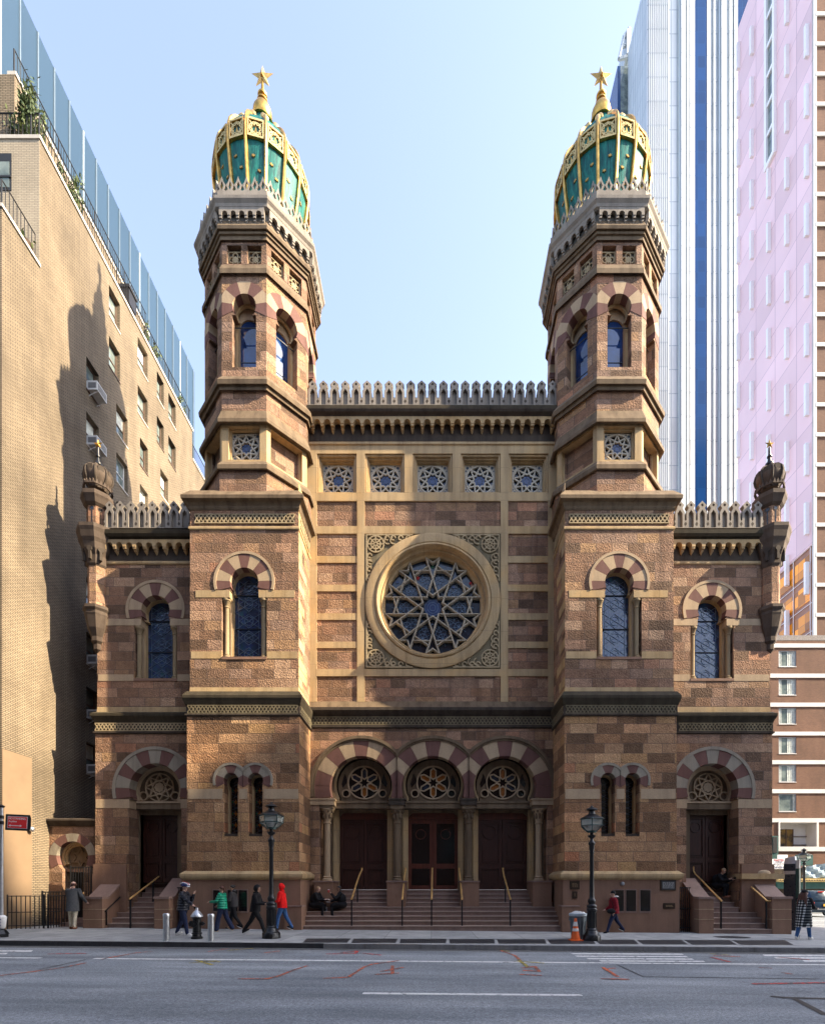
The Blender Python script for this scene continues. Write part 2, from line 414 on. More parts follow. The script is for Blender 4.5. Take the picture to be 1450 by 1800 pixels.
M['pink'] = panels('lilac_panel', (.88, .6, .6), (.6, .38, .42), 3.1, 2.9, .45, 0., .07, .35, .11)  # panel tone spread stands in for mottled reflected light
M['pinkfin'] = plain('pale_blush_fin', (.93, .88, .86), .5, 0, .04)
M['amber'] = panels('amber_window_glass', (.85, .3, .01), (.45, .14, .02), .9, 1.1, .15, 0., .04, .5, .6)  # wide pane tone spread paints reflections into the glass
M['amberspan'] = plain('rust_spandrel', (.34, .14, .06), .35, 0, .15, 1)
def leafmat(name, c0, c1):
    t = NT(name); p = t.pos()
    return t.set(t.mix(t.noise(p, 7, 3), c0 + (1,), c1 + (1,)), .6, spec=.3)
M['leaf'] = leafmat('dark_leaves', (.025, .05, .018), (.07, .1, .03))
M['leaf2'] = leafmat('bright_leaves', (.05, .09, .02), (.12, .13, .04))
M['bark'] = plain('shrub_stem', (.06, .045, .03), .9)
def asphalt():
    t = NT('asphalt'); p = t.pos()
    f = t.noise(p, 55, 4, .8); b = t.noise(t.vscale(p, .25, 1.1, 1), 1.1, 4, .6); k = t.noise(t.vscale(p, .07, .9, 1), 1.6, 3)
    sp = t.n('TexVoronoi', {'Vector': p, 'Scale': 60.0}, 0); f2 = t.noise(p, 21, 5, .85)
    col = t.ramp(f, [(.3, (.105, .12, .134)), (.55, (.22, .242, .262)), (.75, (.4, .415, .425))])
    col = t.mix(1.0, col, t.ramp(f2, [(.35, (.6,)*3), (.65, (1.4,)*3)]), 'MULTIPLY')
    col = t.mix(1.0, col, t.ramp(b, [(.3, (.68, .69, .71)), (.7, (1.26, 1.23, 1.2))]), 'MULTIPLY')
    col = t.mix(1.0, col, t.ramp(k, [(.35, (.82,)*3), (.6, (1.08,)*3)]), 'MULTIPLY')
    col = t.mix(t.ramp(sp, [(.06, (.5,)*3), (.12, (0, 0, 0))]), col, (.3, .29, .27))
    return t.set(col, .88, height=t.math('SUBTRACT', f, sp), bump=.5, dist=.01, spec=.3)
M['asphalt'] = asphalt()
M['tar'] = plain('tar_seam', (.016, .017, .019), .6, 0, .3, 20)
def walk():
    t = NT('sidewalk_concrete'); p = t.pos()
    br = t.n('TexBrick', {'Vector': p, 'Color1': (.26, .27, .272, 1), 'Color2': (.34, .345, .34, 1), 'Mortar': (.1, .1, .1, 1), 'Scale': 1.0, 'Mortar Size': .008,
                          'Brick Width': 1.52, 'Row Height': 1.5}, None, offset=0.)
    col = t.mix(1.0, br.outputs[0], t.ramp(t.noise(p, 1.7, 5, .7), [(.3, (.72,)*3), (.7, (1.15,)*3)]), 'MULTIPLY')
    col = t.mix(1.0, col, t.ramp(t.noise(p, 45, 3), [(.3, (.85,)*3), (.7, (1.12,)*3)]), 'MULTIPLY')
    return t.set(col, .85, height=t.noise(p, 45, 3), bump=.2, dist=.005, spec=.3)
M['walk'] = walk()
M['curb'] = stone('granite_curb', (.17, .175, .18), (.25, .25, .25), .4, 1.6)
M['curbdark'] = stone('steel_faced_curb', (.035, .036, .04), (.06, .06, .062), .3)
def worn(name, c, keep=.42):
    t = NT(name); p = t.pos()
    n = t.noise(p, 9, 5, .8)
    col = t.mix(t.ramp(n, [(keep-.07, (0, 0, 0)), (keep+.03, (1, 1, 1))]), (.07, .07, .073), c)
    return t.set(col, .8, spec=.3)
M['roadwhite'] = worn('worn_white_road_paint', (.62, .62, .61), .44)
M['spray_orange'] = worn('orange_spray_paint', (.55, .12, .045), .52)
M['spray_red'] = worn('red_spray_paint', (.52, .06, .05), .52)
M['spray_yellow'] = worn('yellow_spray_paint', (.45, .36, .045), .54)
def gratem():
    t = NT('steel_grate'); p = t.pos()
    s = t.n('SeparateXYZ', [p], None)
    a = t.math('GREATER_THAN', t.math('FRACT', t.math('MULTIPLY', s.outputs[0], 14.)), .62)
    b = t.math('GREATER_THAN', t.math('FRACT', t.math('MULTIPLY', s.outputs[1], 5.)), .8)
    return t.set(t.mix(t.math('MAXIMUM', a, b), (.006, .006, .008), (.05, .05, .055)), .55, spec=.3)
M['grate'] = gratem()
M['cone'] = plain('orange_plastic', (.75, .12, .015), .5, 0, .12, 12, local=True)
M['conew'] = plain('reflective_white', (.65, .65, .62), .5, 0, .15, 12, local=True)
M['bin'] = plain('grey_plastic_bin', (.11, .14, .16), .5, 0, .2, 8, local=True)
M['binlid'] = plain('pale_bin_rim', (.36, .42, .46), .5, 0, .2, 8, local=True)
M['binbag'] = plain('pale_bin_liner', (.55, .57, .58), .4, 0, .2, 14, .4, True)
M['signred'] = plain('red_sign_face', (.85, .03, .03), .4, 0, .05)
M['signwhite'] = plain('white_sign_paint', (.8, .8, .79), .45, 0, .04)
M['signblack'] = plain('black_sign_plate', (.012, .012, .014), .45, 0, .2)
M['ink'] = plain('dark_blue_ink', (.02, .025, .09), .6)
M['inkred'] = plain('red_ink', (.45, .02, .02), .6)
M['bronze'] = plain('dark_bronze_plaque', (.05, .032, .02), .45, .5, .2)
M['bronzel'] = plain('plaque_lettering', (.24, .16, .09), .45, .6, .2)
M['slate'] = plain('dark_slate_plaque', (.03, .035, .04), .5)
M['lens'] = plain('lamp_glass', (.35, .4, .38), .12, 0, .2, 5, spec=.8, Alpha=.55)
M['carblue'] = plain('dark_blue_car_paint', (.012, .03, .06), .2, .3, .1, 2, local=True)
M['carglass'] = plain('car_glass', (.02, .06, .13), .05, 0, .1, 3, local=True, spec=.9)
M['tyre'] = plain('tyre_rubber', (.015, .015, .016), .8)
M['taillight'] = plain('red_tail_lamp', (.55, .03, .015), .3)
M['plate'] = plain('orange_number_plate', (.75, .38, .04), .5)
M['scaffnet'] = plain('pale_blue_netting', (.3, .4, .46), .7, 0, .35, 3)
M['scafftimber'] = plain('yellow_timber', (.5, .37, .14), .8, 0, .2, 3)
# people
M['skin'] = plain('fair_skin', (.5, .3, .22), .5, 0, .08, 30, local=True)
M['skin2'] = plain('tan_skin', (.32, .18, .12), .5, 0, .08, 30, local=True)
def cloth(name, c, var=.25, rough=.85): return plain(name, c, rough, 0, var, 22, .25, True, spec=.2)
M['black'] = cloth('black_cloth', (.012, .012, .014)); M['navy'] = cloth('navy_denim', (.018, .025, .06))
M['charcoal'] = cloth('charcoal_wool', (.045, .043, .045)); M['greywool'] = cloth('grey_wool', (.07, .072, .075))
M['khaki'] = cloth('cream_trousers', (.48, .43, .33)); M['jeans'] = cloth('blue_jeans', (.04, .1, .24))
M['red'] = cloth('red_fleece', (.7, .012, .012)); M['maroon'] = cloth('maroon_coat', (.2, .012, .022))
M['white'] = plain('white_shoe', (.62, .61, .58), .6, 0, .1, 20, local=True)
M['tanshoe'] = plain('tan_shoe', (.42, .27, .15), .6, 0, .1, 20, local=True)
M['brownshoe'] = plain('brown_shoe', (.17, .06, .025), .5, 0, .1, 20, local=True)
M['hairdark'] = plain('dark_hair', (.014, .01, .009), .5, 0, .4, 40, .4, True)
M['hairbrown'] = plain('auburn_hair', (.085, .026, .014), .5, 0, .45, 40, .4, True)
M['hairblond'] = plain('fair_hair', (.38, .24, .13), .55, 0, .4, 40, .4, True)
M['eye'] = plain('dark_eye', (.015, .01, .008), .3); M['lip'] = plain('lips', (.3, .09, .08), .5)
M['helmetblue'] = plain('blue_helmet_shell', (.02, .03, .1), .25); M['helmetred'] = plain('red_helmet_stripe', (.5, .03, .03), .3)
M['phone'] = plain('black_phone', (.01, .01, .012), .2); M['cupred'] = plain('red_paper_cup', (.5, .03, .03), .5); M['paper'] = plain('white_paper', (.7, .7, .69), .6)
def puffer(name, c):
    t = NT(name); p = t.obj(); s = t.n('SeparateXYZ', [p], None)
    w = t.math('SINE', t.math('MULTIPLY', t.math('ADD', s.outputs[2], t.math('MULTIPLY', t.noise(p, 5, 2), .03)), 75.))
    col = t.mix(1.0, c + (1,), t.ramp(t.noise(p, 14), [(.3, (.8,)*3), (.7, (1.15,)*3)]), 'MULTIPLY')
    return t.set(col, .45, 0, w, .8, .012, .4)
M['puffgreen'] = puffer('green_puffer', (.005, .27, .155)); M['puffnavy'] = puffer('dark_puffer', (.012, .014, .022))
def plaid():
    t = NT('black_white_check'); s = t.n('SeparateXYZ', [t.obj()], None)
    g = s.outputs[0]; u = t.math('ADD', s.outputs[1], t.math('MULTIPLY', g, .6))
    a = t.math('GREATER_THAN', t.math('FRACT', t.math('MULTIPLY', u, 11.)), .58)
    b = t.math('GREATER_THAN', t.math('FRACT', t.math('MULTIPLY', s.outputs[2], 11.)), .58)
    f = t.math('MULTIPLY', t.math('ADD', a, b), .5)
    return t.set(t.ramp(f, [(0, (.012, .014, .016)), (.5, (.1, .11, .11)), (1, (.62, .62, .6))]), .9, spec=.2)
M['plaid'] = plaid()
# ================================================================ the synagogue
SYN = thing('synagogue', (0, 18.9, 0), 'striped brownstone synagogue with twin octagonal towers under green and gold onion domes', 'synagogue')
def mirror(pl, m): return Matrix.Translation((2*(m-PX)*pl.s, 0, 0)) @ Matrix.Scale(-1, 4, (1, 0, 0))
def voussoirs(mb, pl, cx, cy, r0, r1, ys, n, y0, y1, ma, mb_, clampx=None):
    d = asin(min(1, (ys-cy)/((r0+r1)/2))); cX, cZ = pl.p(cx, cy); tot = pi+2*d
    for k in range(n):
        a0 = -d+tot*k/n; a1 = -d+tot*(k+1)/n
        q = wedge(cX, cZ, r0*pl.s, r1*pl.s, a0+.004, a1-.004)
        zs_ = pl.Z(ys)+.002; q = [(x, max(z, zs_)) for x, z in q]
        if clampx: q = [(max(-clampx, min(clampx, x)), z) for x, z in q]
        mb.prism(q, y0, y1, ma if k % 2 == 0 else mb_)
def ring(mb, pl, cx, cy, r0, r1, ys, y0, y1, mat, n=36):
    d = asin(max(-1, min(1, (ys-cy)/r1))); cX, cZ = pl.p(cx, cy)
    mb.prism(wedge(cX, cZ, r0*pl.s, r1*pl.s, -d, pi+d, n), y0, y1, mat)
def colonnette(mb, x, y, z0, z1, r, mat, n=12):
    h = z1-z0
    mb.lathe(x, y, [(r*1.7, z0), (r*1.7, z0+.07), (r*1.25, z0+.1), (r*1.4, z0+.14), (r, z0+.18), (r, z1-.34), (r*1.25, z1-.33), (r*1.25, z1-.3), (r*1.05, z1-.28), (r*1.6, z1-.1), (r*1.9, z1-.08), (r*1.9, z1)], mat, n)
def box_px(mb, pl, x0, x1, y0, y1, Y0, Y1, mat): mb.box(pl.X(x0), pl.X(x1), Y0, Y1, pl.Z(y0), pl.Z(y1), mat)
def shape_px(pl, pts): return [pl.p(*q) for q in pts]
def hs_px(pl, cx, cy, r, ys, yb, w=None):
    X, Z = pl.p(cx, cy); return hshoe(X, Z, r*pl.s, pl.Z(ys), pl.Z(yb), w*pl.s if w else None)

def leaded(mb, x0, x1, z0, z1, Y, ry, mat='lead', k=None):
    """leading of a tall stained glass light: saddle bars, diamonds, rings"""
    w = x1-x0; cx = (x0+x1)/2; h = w*.62; n = max(2, round((z1-z0)/h)); h = (z1-z0)/n; L = []
    for i in range(n):
        a = z0+i*h; m = a+h/2
        L += [[(x0, a), (x1, a+h)], [(x0, a+h), (x1, a)], [(x0+.12*w, a), (x0+.12*w, a+h)], [(x1-.12*w, a), (x1-.12*w, a+h)],
              [(cx, a+.08*h), (x1-.15*w, m), (cx, a+.92*h), (x0+.15*w, m), (cx, a+.08*h)]]
        c = circ(cx, m, min(w, h)*.26, 14); L.append(c + [c[0]])
    mb.bars(L, .016, Y, Y+.02, M[mat])
    for i in range(2, n, 2): mb.box(x0, x1, Y-.03, Y, z0+i*h-.012, z0+i*h+.012, M['ironflat'])

def big_window(par, MM, pl, cx, cy, rin, rout, ys, yb, ysill, wreb, wj, name='arched_window'):
    """jambs, colonnettes, leaded glass; returns the hole outline (metres, unmirrored)"""
    Y = pl.Y; hole = [pl.p(cx-wreb, ysill), pl.p(cx-wreb, yb), pl.p(cx-rin-1.5, yb), pl.p(cx-rin-1.5, ys)]
    X, Z = pl.p(cx, cy); d = asin((ys-cy)/(rin+1.5))
    hole += arc(X, Z, (rin+1.5)*pl.s, pi+d, -d, 28) + [pl.p(cx+rin+1.5, ys), pl.p(cx+rin+1.5, yb), pl.p(cx+wreb, yb), pl.p(cx+wreb, ysill)]
    j = MB(MM); rg = wj*.98
    inner = hs_px(pl, cx, cy+.5, rg, cy+rg*.62, ysill, wj)
    outer = rect(pl.X(cx-wreb-4), pl.X(cx+wreb+4), pl.Z(ysill), pl.Z(cy-rin-8))
    inner2 = [(x, max(z, pl.Z(ysill)+.001)) for x, z in inner]
    j.prism(outer[:1] + [inner2[0]] + inner2[1:-1] + [inner2[-1]] + outer[1:], Y+.3, Y+.5, M['sand'])
    for sx in (-1, 1):
        colonnette(j, pl.X(cx+sx*(wreb-6.5)), Y+.14, pl.Z(ysill), pl.Z(yb), 3.9*pl.s, M['colon'])
        j.box(pl.X(cx+sx*(wj+2)), pl.X(cx+sx*(wj+5)), Y+.255, Y+.32, pl.Z(ysill), pl.Z(yb), M['sandL'])
    j.box(pl.X(cx-wreb), pl.X(cx+wreb), Y-.03, Y+.7, pl.Z(ysill)-.08, pl.Z(ysill)+.02, M['brown_smooth'])
    g = j.build('window_jamb', par)
    w = MB(MM)
    w.box(pl.X(cx-wj-2), pl.X(cx+wj+2), Y+.49, Y+.53, pl.Z(ysill), pl.Z(cy-rg-3), M['stained'])
    leaded(w, pl.X(cx-wj+1), pl.X(cx+wj-1), pl.Z(ysill), pl.Z(cy-rg+6), Y+.47, 0)
    w.build(name, par)
    return hole

def merlon_mesh(w, h, name):
    """pointed strapwork battlement, w wide h high, origin bottom centre front"""
    m = MB(); a = w/2
    out = [(-a*.99, 0), (a*.99, 0), (a*.99, .26*h), (a*.84, .3*h), (a*.84, .57*h), (a*.46, .73*h), (a*.77, .84*h), (a*.0, h), (-a*.77, .84*h), (-a*.46, .73*h), (-a*.84, .57*h), (-a*.84, .3*h), (-a*.99, .26*h)]
    dia = [(0, .785*h), (a*.27, .845*h), (0, .905*h), (-a*.27, .845*h)]
    pan = [(-a*.44, .02*h), (a*.44, .02*h), (a*.44, .53*h), (0, .67*h), (-a*.44, .53*h)]
    m.prism(out, -.0, .2, M['grey'], [dia, pan])
    for sx in (-1, 1): m.prism([(sx*a*1.02, .07*h), (sx*a*.78, .13*h), (sx*a*.78, .17*h), (sx*a*1.02, .23*h)], -.003, .02, M['soot_shade'])
    back = [(-a*.5, .01*h), (a*.5, .01*h), (a*.5, .54*h), (0, .7*h), (-a*.5, .54*h)]
    m.prism(back, .12, .19, M['grey'])
    m.box(-a, a, .205, .4, 0, .5*h, M['grey'])
    return m
def merlon_row(par, MM, pl, x0, x1, n, ytop, ybot, Y):
    pq = PL(Y); w = (x1-x0)/n*pq.s; h = (ybot-ytop)*pq.s; src = None
    for k in range(n):
        p = MM @ Vector((pq.X(x0+(x1-x0)*(k+.5)/n), Y, pq.Z(ybot)))
        if src is None: src = o = merlon_mesh(w, h, 'merlon').build('merlon', par)
        else: o = src.copy(); COL.objects.link(o)
        o.location = p

def corbels(mb, x0, x1, n, z0, z1, Yw, out, mat, M_=None, matb=None, depth=None):
    """arcaded corbel table: round arches on stepped pendants, wall plane Yw, standing `out` proud"""
    p = (x1-x0)/n; h = z1-z0; r = p*.33; zs = z1-h*.16-r; dd = depth or out
    q = [(x0-p*.16, z1), (x0-p*.16, zs-.06*h)]
    for i in range(n):
        c = x0+(i+.5)*p
        q += [(c-r, zs-.06*h), (c-r, zs)] + arc(c, zs, r, pi, 0, 8)[1:-1] + [(c+r, zs), (c+r, zs-.06*h)]
    q += [(x1+p*.16, zs-.06*h), (x1+p*.16, z1)]
    mb.prism(q[::-1], Yw-out, Yw-out+dd, mat, M=M_)
    for i in range(n+1):
        c = x0+i*p; e = p*.16
        mb.box(c-e*.95, c+e*.95, Yw-out+.02, Yw, zs-.16*h, zs-.05*h, mat, M=M_)
        mb.box(c-e*.75, c+e*.75, Yw-out*.62, Yw, zs-.25*h, zs-.16*h, mat, M=M_)
        mb.add([(c-e*.7, Yw-out*.55, zs-.25*h), (c+e*.7, Yw-out*.55, zs-.25*h), (c+e*.7, Yw, zs-.25*h), (c-e*.7, Yw, zs-.25*h), (c, Yw-.02, zs-.38*h)], [(0, 1, 4), (1, 2, 4), (3, 0, 4), (0, 3, 2, 1)], mat, M=M_)

def wheel10(cx, cz, r, w, d=.3):
    """lines of a ten-pointed star tracery"""
    L = []
    for k in range(10):
        a = 2*pi*k/10
        for sgn in (-1, 1):
            n = (-sin(a)*sgn*d*r, cos(a)*sgn*d*r); s0 = .12*r; s1 = sqrt(max(.01, (.96*r)**2-(d*r)**2))
            L.append([(cx+cos(a)*s+n[0], cz+sin(a)*s+n[1]) for s in (s0, s1)])
    return L
def star_grille(mb, X, Z, hw, Y, MM=None, spokes=9):
    """square pierced stone light: ring, star, blue hub, corner knots"""
    r = hw*.96; T = M['tracery']
    mb.prism(circ(X, Z, r, 36), Y, Y+.09, T, [circ(X, Z, r*.9, 36)], M=MM)
    n = spokes; L = []
    for k in range(n):
        a0 = pi/2+2*pi*k/n; o = (X+r*.93*cos(a0), Z+r*.93*sin(a0))
        for s in (-1, 1):
            a1 = a0+s*2*pi/n*.98
            L.append([o, (X+r*.4*cos(a1), Z+r*.4*sin(a1))])
    mb.bars(L, r*.095, Y+.01, Y+.08, T, M=MM)
    mb.prism(rect(X-hw, X+hw, Z-hw, Z+hw), Y+.02, Y+.08, T, [circ(X, Z, r*.98, 36)], M=MM)
    for sx in (-1, 1):
        for sz in (-1, 1):
            mb.prism(circ(X+sx*hw*.8, Z+sz*hw*.8, hw*.09, 8), Y+.012, Y+.03, M['leadd'], M=MM)
            mb.prism(circ(X+sx*hw*.9, Z+sz*hw*.6, hw*.05, 6), Y+.012, Y+.03, M['leadd'], M=MM)
            mb.prism(circ(X+sx*hw*.6, Z+sz*hw*.9, hw*.05, 6), Y+.012, Y+.03, M['leadd'], M=MM)
    mb.prism(rect(X-hw, X+hw, Z-hw, Z+hw), Y+.1, Y+.13, M['roseglass'], M=MM)
    mb.prism(starpts(X, Z, r*.4, r*.33, n, pi/2+pi/n), Y+.07, Y+.1, M['hubglass'], M=MM)
    c = circ(X, Z, r*.2, 12)
    mb.bars([c+[c[0]]], r*.03, Y+.06, Y+.075, M['leadd'], M=MM)

def knot_grille(mb, X, Z, hw, hh, Y, mat, bg, MM=None):
    """square carved panel with an eight-lobed flower in strapwork"""
    mb.prism(rect(X-hw, X+hw, Z-hh, Z+hh), Y+.05, Y+.07, bg, M=MM)
    L = [[(X-hw, Z-hh), (X+hw, Z-hh), (X+hw, Z+hh), (X-hw, Z+hh), (X-hw, Z-hh)]]
    s1 = [(X+x*hw, Z+z*hh) for x, z in ((-.7, -.35), (-.35, -.35), (-.35, -.7), (0, -.95), (.35, -.7), (.35, -.35), (.7, -.35), (.95, 0), (.7, .35), (.35, .35), (.35, .7), (0, .95), (-.35, .7), (-.35, .35), (-.7, .35), (-.95, 0), (-.7, -.35))]
    L += [s1]
    for k in range(8):
        a = pi*k/4; L.append([(X+.06*hw*cos(a), Z+.06*hh*sin(a)), (X+.36*hw*cos(a), Z+.36*hh*sin(a))])
    s2 = starpts(X, Z, .46*hw, .33*hw, 8); L.append(s2+[s2[0]])
    mb.bars(L, hw*.13, Y, Y+.06, mat, M=MM)

# ---------------------------------------------------------------- towers (square pier below, octagon above, bulb dome)
def tower(side):
    MM = Matrix.Identity(4) if side < 0 else mirror(P, 758.9)
    T = MB(MM); Y = P.Y; B = M['brown']; BL = M['brown_low']; S = M['sand']
    xl, xr = 334, 524.6; Xl, Xr = P.X(xl), P.X(xr); Yb = Y+4.2
    body = MB(MM)
    tw = body   # main body mesh is built last; sub-parts need its object, so make it first as an anchor
    # --- upper pier wall with window
    root = bpy.data.objects.new('tower', bpy.data.meshes.new('tower')); COL.objects.link(root); adopt(root, SYN)
    hole = big_window(root, MM, P, 429.5, 1023, 26.5, 53.4, 1037.7, 1050.7, 1156, 39.5, 25)
    body.prism(rect(Xl, Xr, P.Z(1222), P.Z(884)), Y, Y+.6, B, [hole])
    body.box(Xl, Xr, Y+.62, Yb, P.Z(1222), P.Z(884), B)
    for sx in (Xl, Xr): body.box(sx-(.0 if sx == Xl else .02), sx+(.02 if sx == Xl else .0), Y+.6, Y+.62, P.Z(1222), P.Z(884), B)
    voussoirs(body, P, 429.5, 1023, 25, 49.2, 1037.7, 9, Y-.018, Y+.3, M['vous'], M['sandL'])
    ring(body, P, 429.5, 1023, 49, 53.6, 1037.7, Y-.04, Y+.05, M['sandL'])
    for a, b in ((344, 404.2), (454.8, 518)): box_px(body, P, a, b, 1037.9, 1050.5, Y-.012, Y+.3, S)
    for a, b in ((336, 389.8), (469.2, 523)): box_px(body, P, a, b, 1145.5, 1158, Y-.012, Y+.3, S)
    # quoins showing on the return wall
    for k in range(21):
        z0 = P.Z(1205)+k*.37
        if k % 2 == 0 or random.random() < .4:
            body.box(Xr-.01, Xr+.012, Y+.02, Y+random.choice((.5, .85, 1.2)), z0+.012, z0+.358, random.choice((S, M['sandL'], S)))
    # --- lower pier wall with the twin lancets
    xl2, xr2 = 330, 526.6; X0, X1 = P.X(xl2), P.X(xr2); Yl = Y-.06
    holes = [hs_px(P, cx, 1373, 14.6, 1381, 1471) for cx in (407, 450)]
    body.prism(rect(X0, X1, P.Z(1541), P.Z(1257)), Yl, Y+.55, BL, holes)
    body.box(X0, X1, Y+.57, Yb, P.Z(1541), P.Z(1257), BL)
    for sx in (X0, X1): body.box(sx-(.0 if sx == X0 else .02), sx+(.02 if sx == X0 else .0), Y+.55, Y+.57, P.Z(1541), P.Z(1257), BL)
    for cx, lo, hi in ((407, -.9, pi), (450, 0, pi+.9)):
        X, Z = P.p(cx, 1373)
        for k in range(5):
            a0 = -.45+(pi+.9)*k/5; a1 = -.45+(pi+.9)*(k+1)/5
            q = wedge(X, Z, 13.6*P.s, 27.2*P.s, a0, a1); m = P.X(428.5)
            q = [((min(x, m-.002) if cx < 428 else max(x, m+.002)), z) for x, z in q]
            body.prism(q, Yl-.015, Y+.3, M['vous'] if k % 2 == 0 else M['vousg'])
        q = wedge(X, Z, 27*P.s, 31.2*P.s, -.3, pi+.3, 24)
        q = [((min(x, m-.002) if cx < 428 else max(x, m+.002)), z) for x, z in q]
        body.prism(q, Yl-.035, Y+.02, M['vousg'])
    for a, b in ((332, 392.5), (421.6, 435.4), (464.6, 525)): box_px(body, P, a, b, 1388, 1405.5, Yl-.012, Yl+.25, M['sandL'])
    for cx in (407, 450):
        w = MB(MM)
        fr = hs_px(P, cx, 1373, 14.8, 1381, 1472); fi = hs_px(P, cx, 1374, 11.5, 1382, 1466)
        w.prism(rect(P.X(cx-15), P.X(cx+15), P.Z(1472), P.Z(1357)), Y+.32, Y+.5, M['sand'], [fi])
        w.box(P.X(cx-14), P.X(cx+14), Y+.46, Y+.54, P.Z(1470), P.Z(1358), M['darkglass'])
        w.box(P.X(cx-14.4), P.X(cx+14.4), Yl+.06, Y+.48, P.Z(1472), P.Z(1466), M['soot_shade'])
        L = []
        for i in range(9):
            z = P.Z(1464)+i*.225; X = P.X(cx)
            L += [[(X-.22, z), (X+.22, z+.22)], [(X+.22, z), (X-.22, z+.22)]]
            if side < 0 and i % 2 == 1:
                w.prism(starpts(X, z+.11, .11, .04, 4), Y+.425, Y+.45, M['amberglass'])
                for q in (-.12, .12): w.prism(circ(X+q, z+.11, .04, 8), Y+.425, Y+.45, M['greenglass'])
        w.bars(L, .014, Y+.45, Y+.47, M['leadd']); w.build('lancet_window', root)
    # --- mouldings and friezes round the pier
    pr = rectring(Xl, Xr, Y, Yb); pr2 = rectring(X0, X1, Yl, Yb)
    corn = MB(MM)
    corn.sweep(pr, [(.015, P.Z(1222)), (.015, P.Z(1219)), (.0, P.Z(1208.5))][::1], S, cap=False)
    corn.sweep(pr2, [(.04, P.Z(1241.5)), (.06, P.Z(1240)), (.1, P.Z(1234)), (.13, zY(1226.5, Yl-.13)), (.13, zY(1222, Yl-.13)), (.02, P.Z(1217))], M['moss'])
    corn.sweep(pr2, [(.0, P.Z(1261)), (.06, P.Z(1259)), (.06, P.Z(1256.6)), (.025, P.Z(1256)), (.025, P.Z(1240))], M['soot_shade'], cap=False)
    corn.build('belt_course', root)
    fr = MB(MM); fr.bars(fretwork(X0+.05, X1-.05, P.Z(1255.5), P.Z(1242)), .035, Yl-.055, Yl-.02, M['fretdark'])
    Mi = Matrix.Translation((X1, Yl, 0)) @ Matrix.Rotation(pi/2, 4, 'Z')
    fr.bars(fretwork(.05, 1.75, P.Z(1255.5), P.Z(1242)), .035, -.055, -.02, M['fretdark'], M=Mi)
    fr.build('carved_frieze', root)
    fr = MB(MM)
    fr.sweep(pr, [(.012, P.Z(932)), (.045, P.Z(930.5)), (.045, P.Z(927)), (.0, P.Z(925))], S, cap=False)
    fr.box(P.X(342), P.X(518.5), Y-.004, Y, P.Z(921.5), P.Z(903.5), M['soot_shade'])
    fr.bars(fretwork(P.X(343), P.X(517.6), P.Z(920), P.Z(905)), .038, Y-.04, Y-.002, M['fretgold'])
    Mi = Matrix.Translation((Xr, Y, 0)) @ Matrix.Rotation(pi/2, 4, 'Z')
    fr.bars(fretwork(.2, 1.6, P.Z(920), P.Z(905)), .038, -.04, -.002, M['fretgold'], M=Mi)
    fr.build('gilded_frieze', root)
    tc = MB(MM)
    tc.sweep(pr, [(.02, P.Z(897)), (.05, P.Z(894)), (.06, P.Z(891)), (.12, P.Z(886)), (.2, zY(877.5, Y-.2)), (.24, zY(875, Y-.24)), (.25, zY(869, Y-.25)), (.0, zY(862, Y))], M['sandD'])
    tc.build('pier_cornice', root)
    # --- base and plinth
    pl_ = MB(MM); r3 = rectring(P.X(325.5), P.X(529), Y-.08, Yb)
    pl_.sweep(r3, [(0, -.6), (0, P.Z(1547))], M['brown_smooth'])
    pl_.sweep(r3, [(.02, P.Z(1547)), (.1, P.Z(1544)), (.12, P.Z(1541)), (.12, P.Z(1537)), (.03, P.Z(1533.5)), (-.05, P.Z(1531))], S)
    cx3 = ((402, 421), (437, 0), (0, 0))
    for c in (385.5, 410.5, 430) if side < 0 else (385.5, 410.5, 432):
        x0, x1 = (c-8.5, c+8.5)
        if side < 0 and c > 425: x1 = c+6
        box_px(pl_, P, x0-1.4, x1+1.4, 1563.5, 1605, Y-.1, Y-.07, M['step'])
        box_px(pl_, P, x0, x1, 1565.5, 1602, Y-.106, Y-.07, M['darkglass'])
    # stepped corner block at the foot of the great stair
    box_px(pl_, P, 503, 533, 1594.5, 1660, Y-.25, Y+.3, M['brown_smooth']); box_px(pl_, P, 502, 534, 1592, 1594.4, Y-.27, Y+.3, M['step'])
    pl_.build('plinth', root)
    # --- octagon
    Yf = 18.95; b = 2.06; cX = -328.8*Yf/F; cY = Yf+b; a = b*math.tan(pi/8); O = PL(Yf)
    og = ngonring(cX, cY, b); z = lambda y, d=0: zY(y, Yf-d)
    body.sweep(og, [(.1, P.Z(872)), (.1, z(824))], B)
    for k in range(4):   # broach stones on the corners of the square
        q = pi/4+k*pi/2; u = Vector((cos(q), sin(q))); h = 2.05
        base = [(cX+sx*2.05, cY+sy*2.05) for sx, sy in ((1, 1), (-1, 1), (-1, -1), (1, -1))][k]
        e = .85
        pts = [(base[0], base[1], P.Z(868)), (base[0]-math.copysign(e*1.25, cos(q)), base[1], P.Z(868)), (base[0]-math.copysign(e*.62, cos(q)), base[1]-math.copysign(e*.62, sin(q)), P.Z(846)), (base[0], base[1]-math.copysign(e*1.25, sin(q)), P.Z(868))]
        body.add(pts, [(0, 1, 2), (0, 2, 3), (1, 3, 2)], S)
    MB(MM).sweep(og, [(.1, z(827)), (.17, z(826, .17)), (.21, z(823.5, .2)), (.21, z(816, .2)), (.03, z(812))], M['sandD'], cap=False).build('string_course', root)
    MB(MM).sweep(og, [(.02, z(745.5)), (.1, z(744, .1)), (.19, z(741, .18)), (.19, z(735, .18)), (.03, z(723))], M['sandD'], cap=False).build('string_course', root)
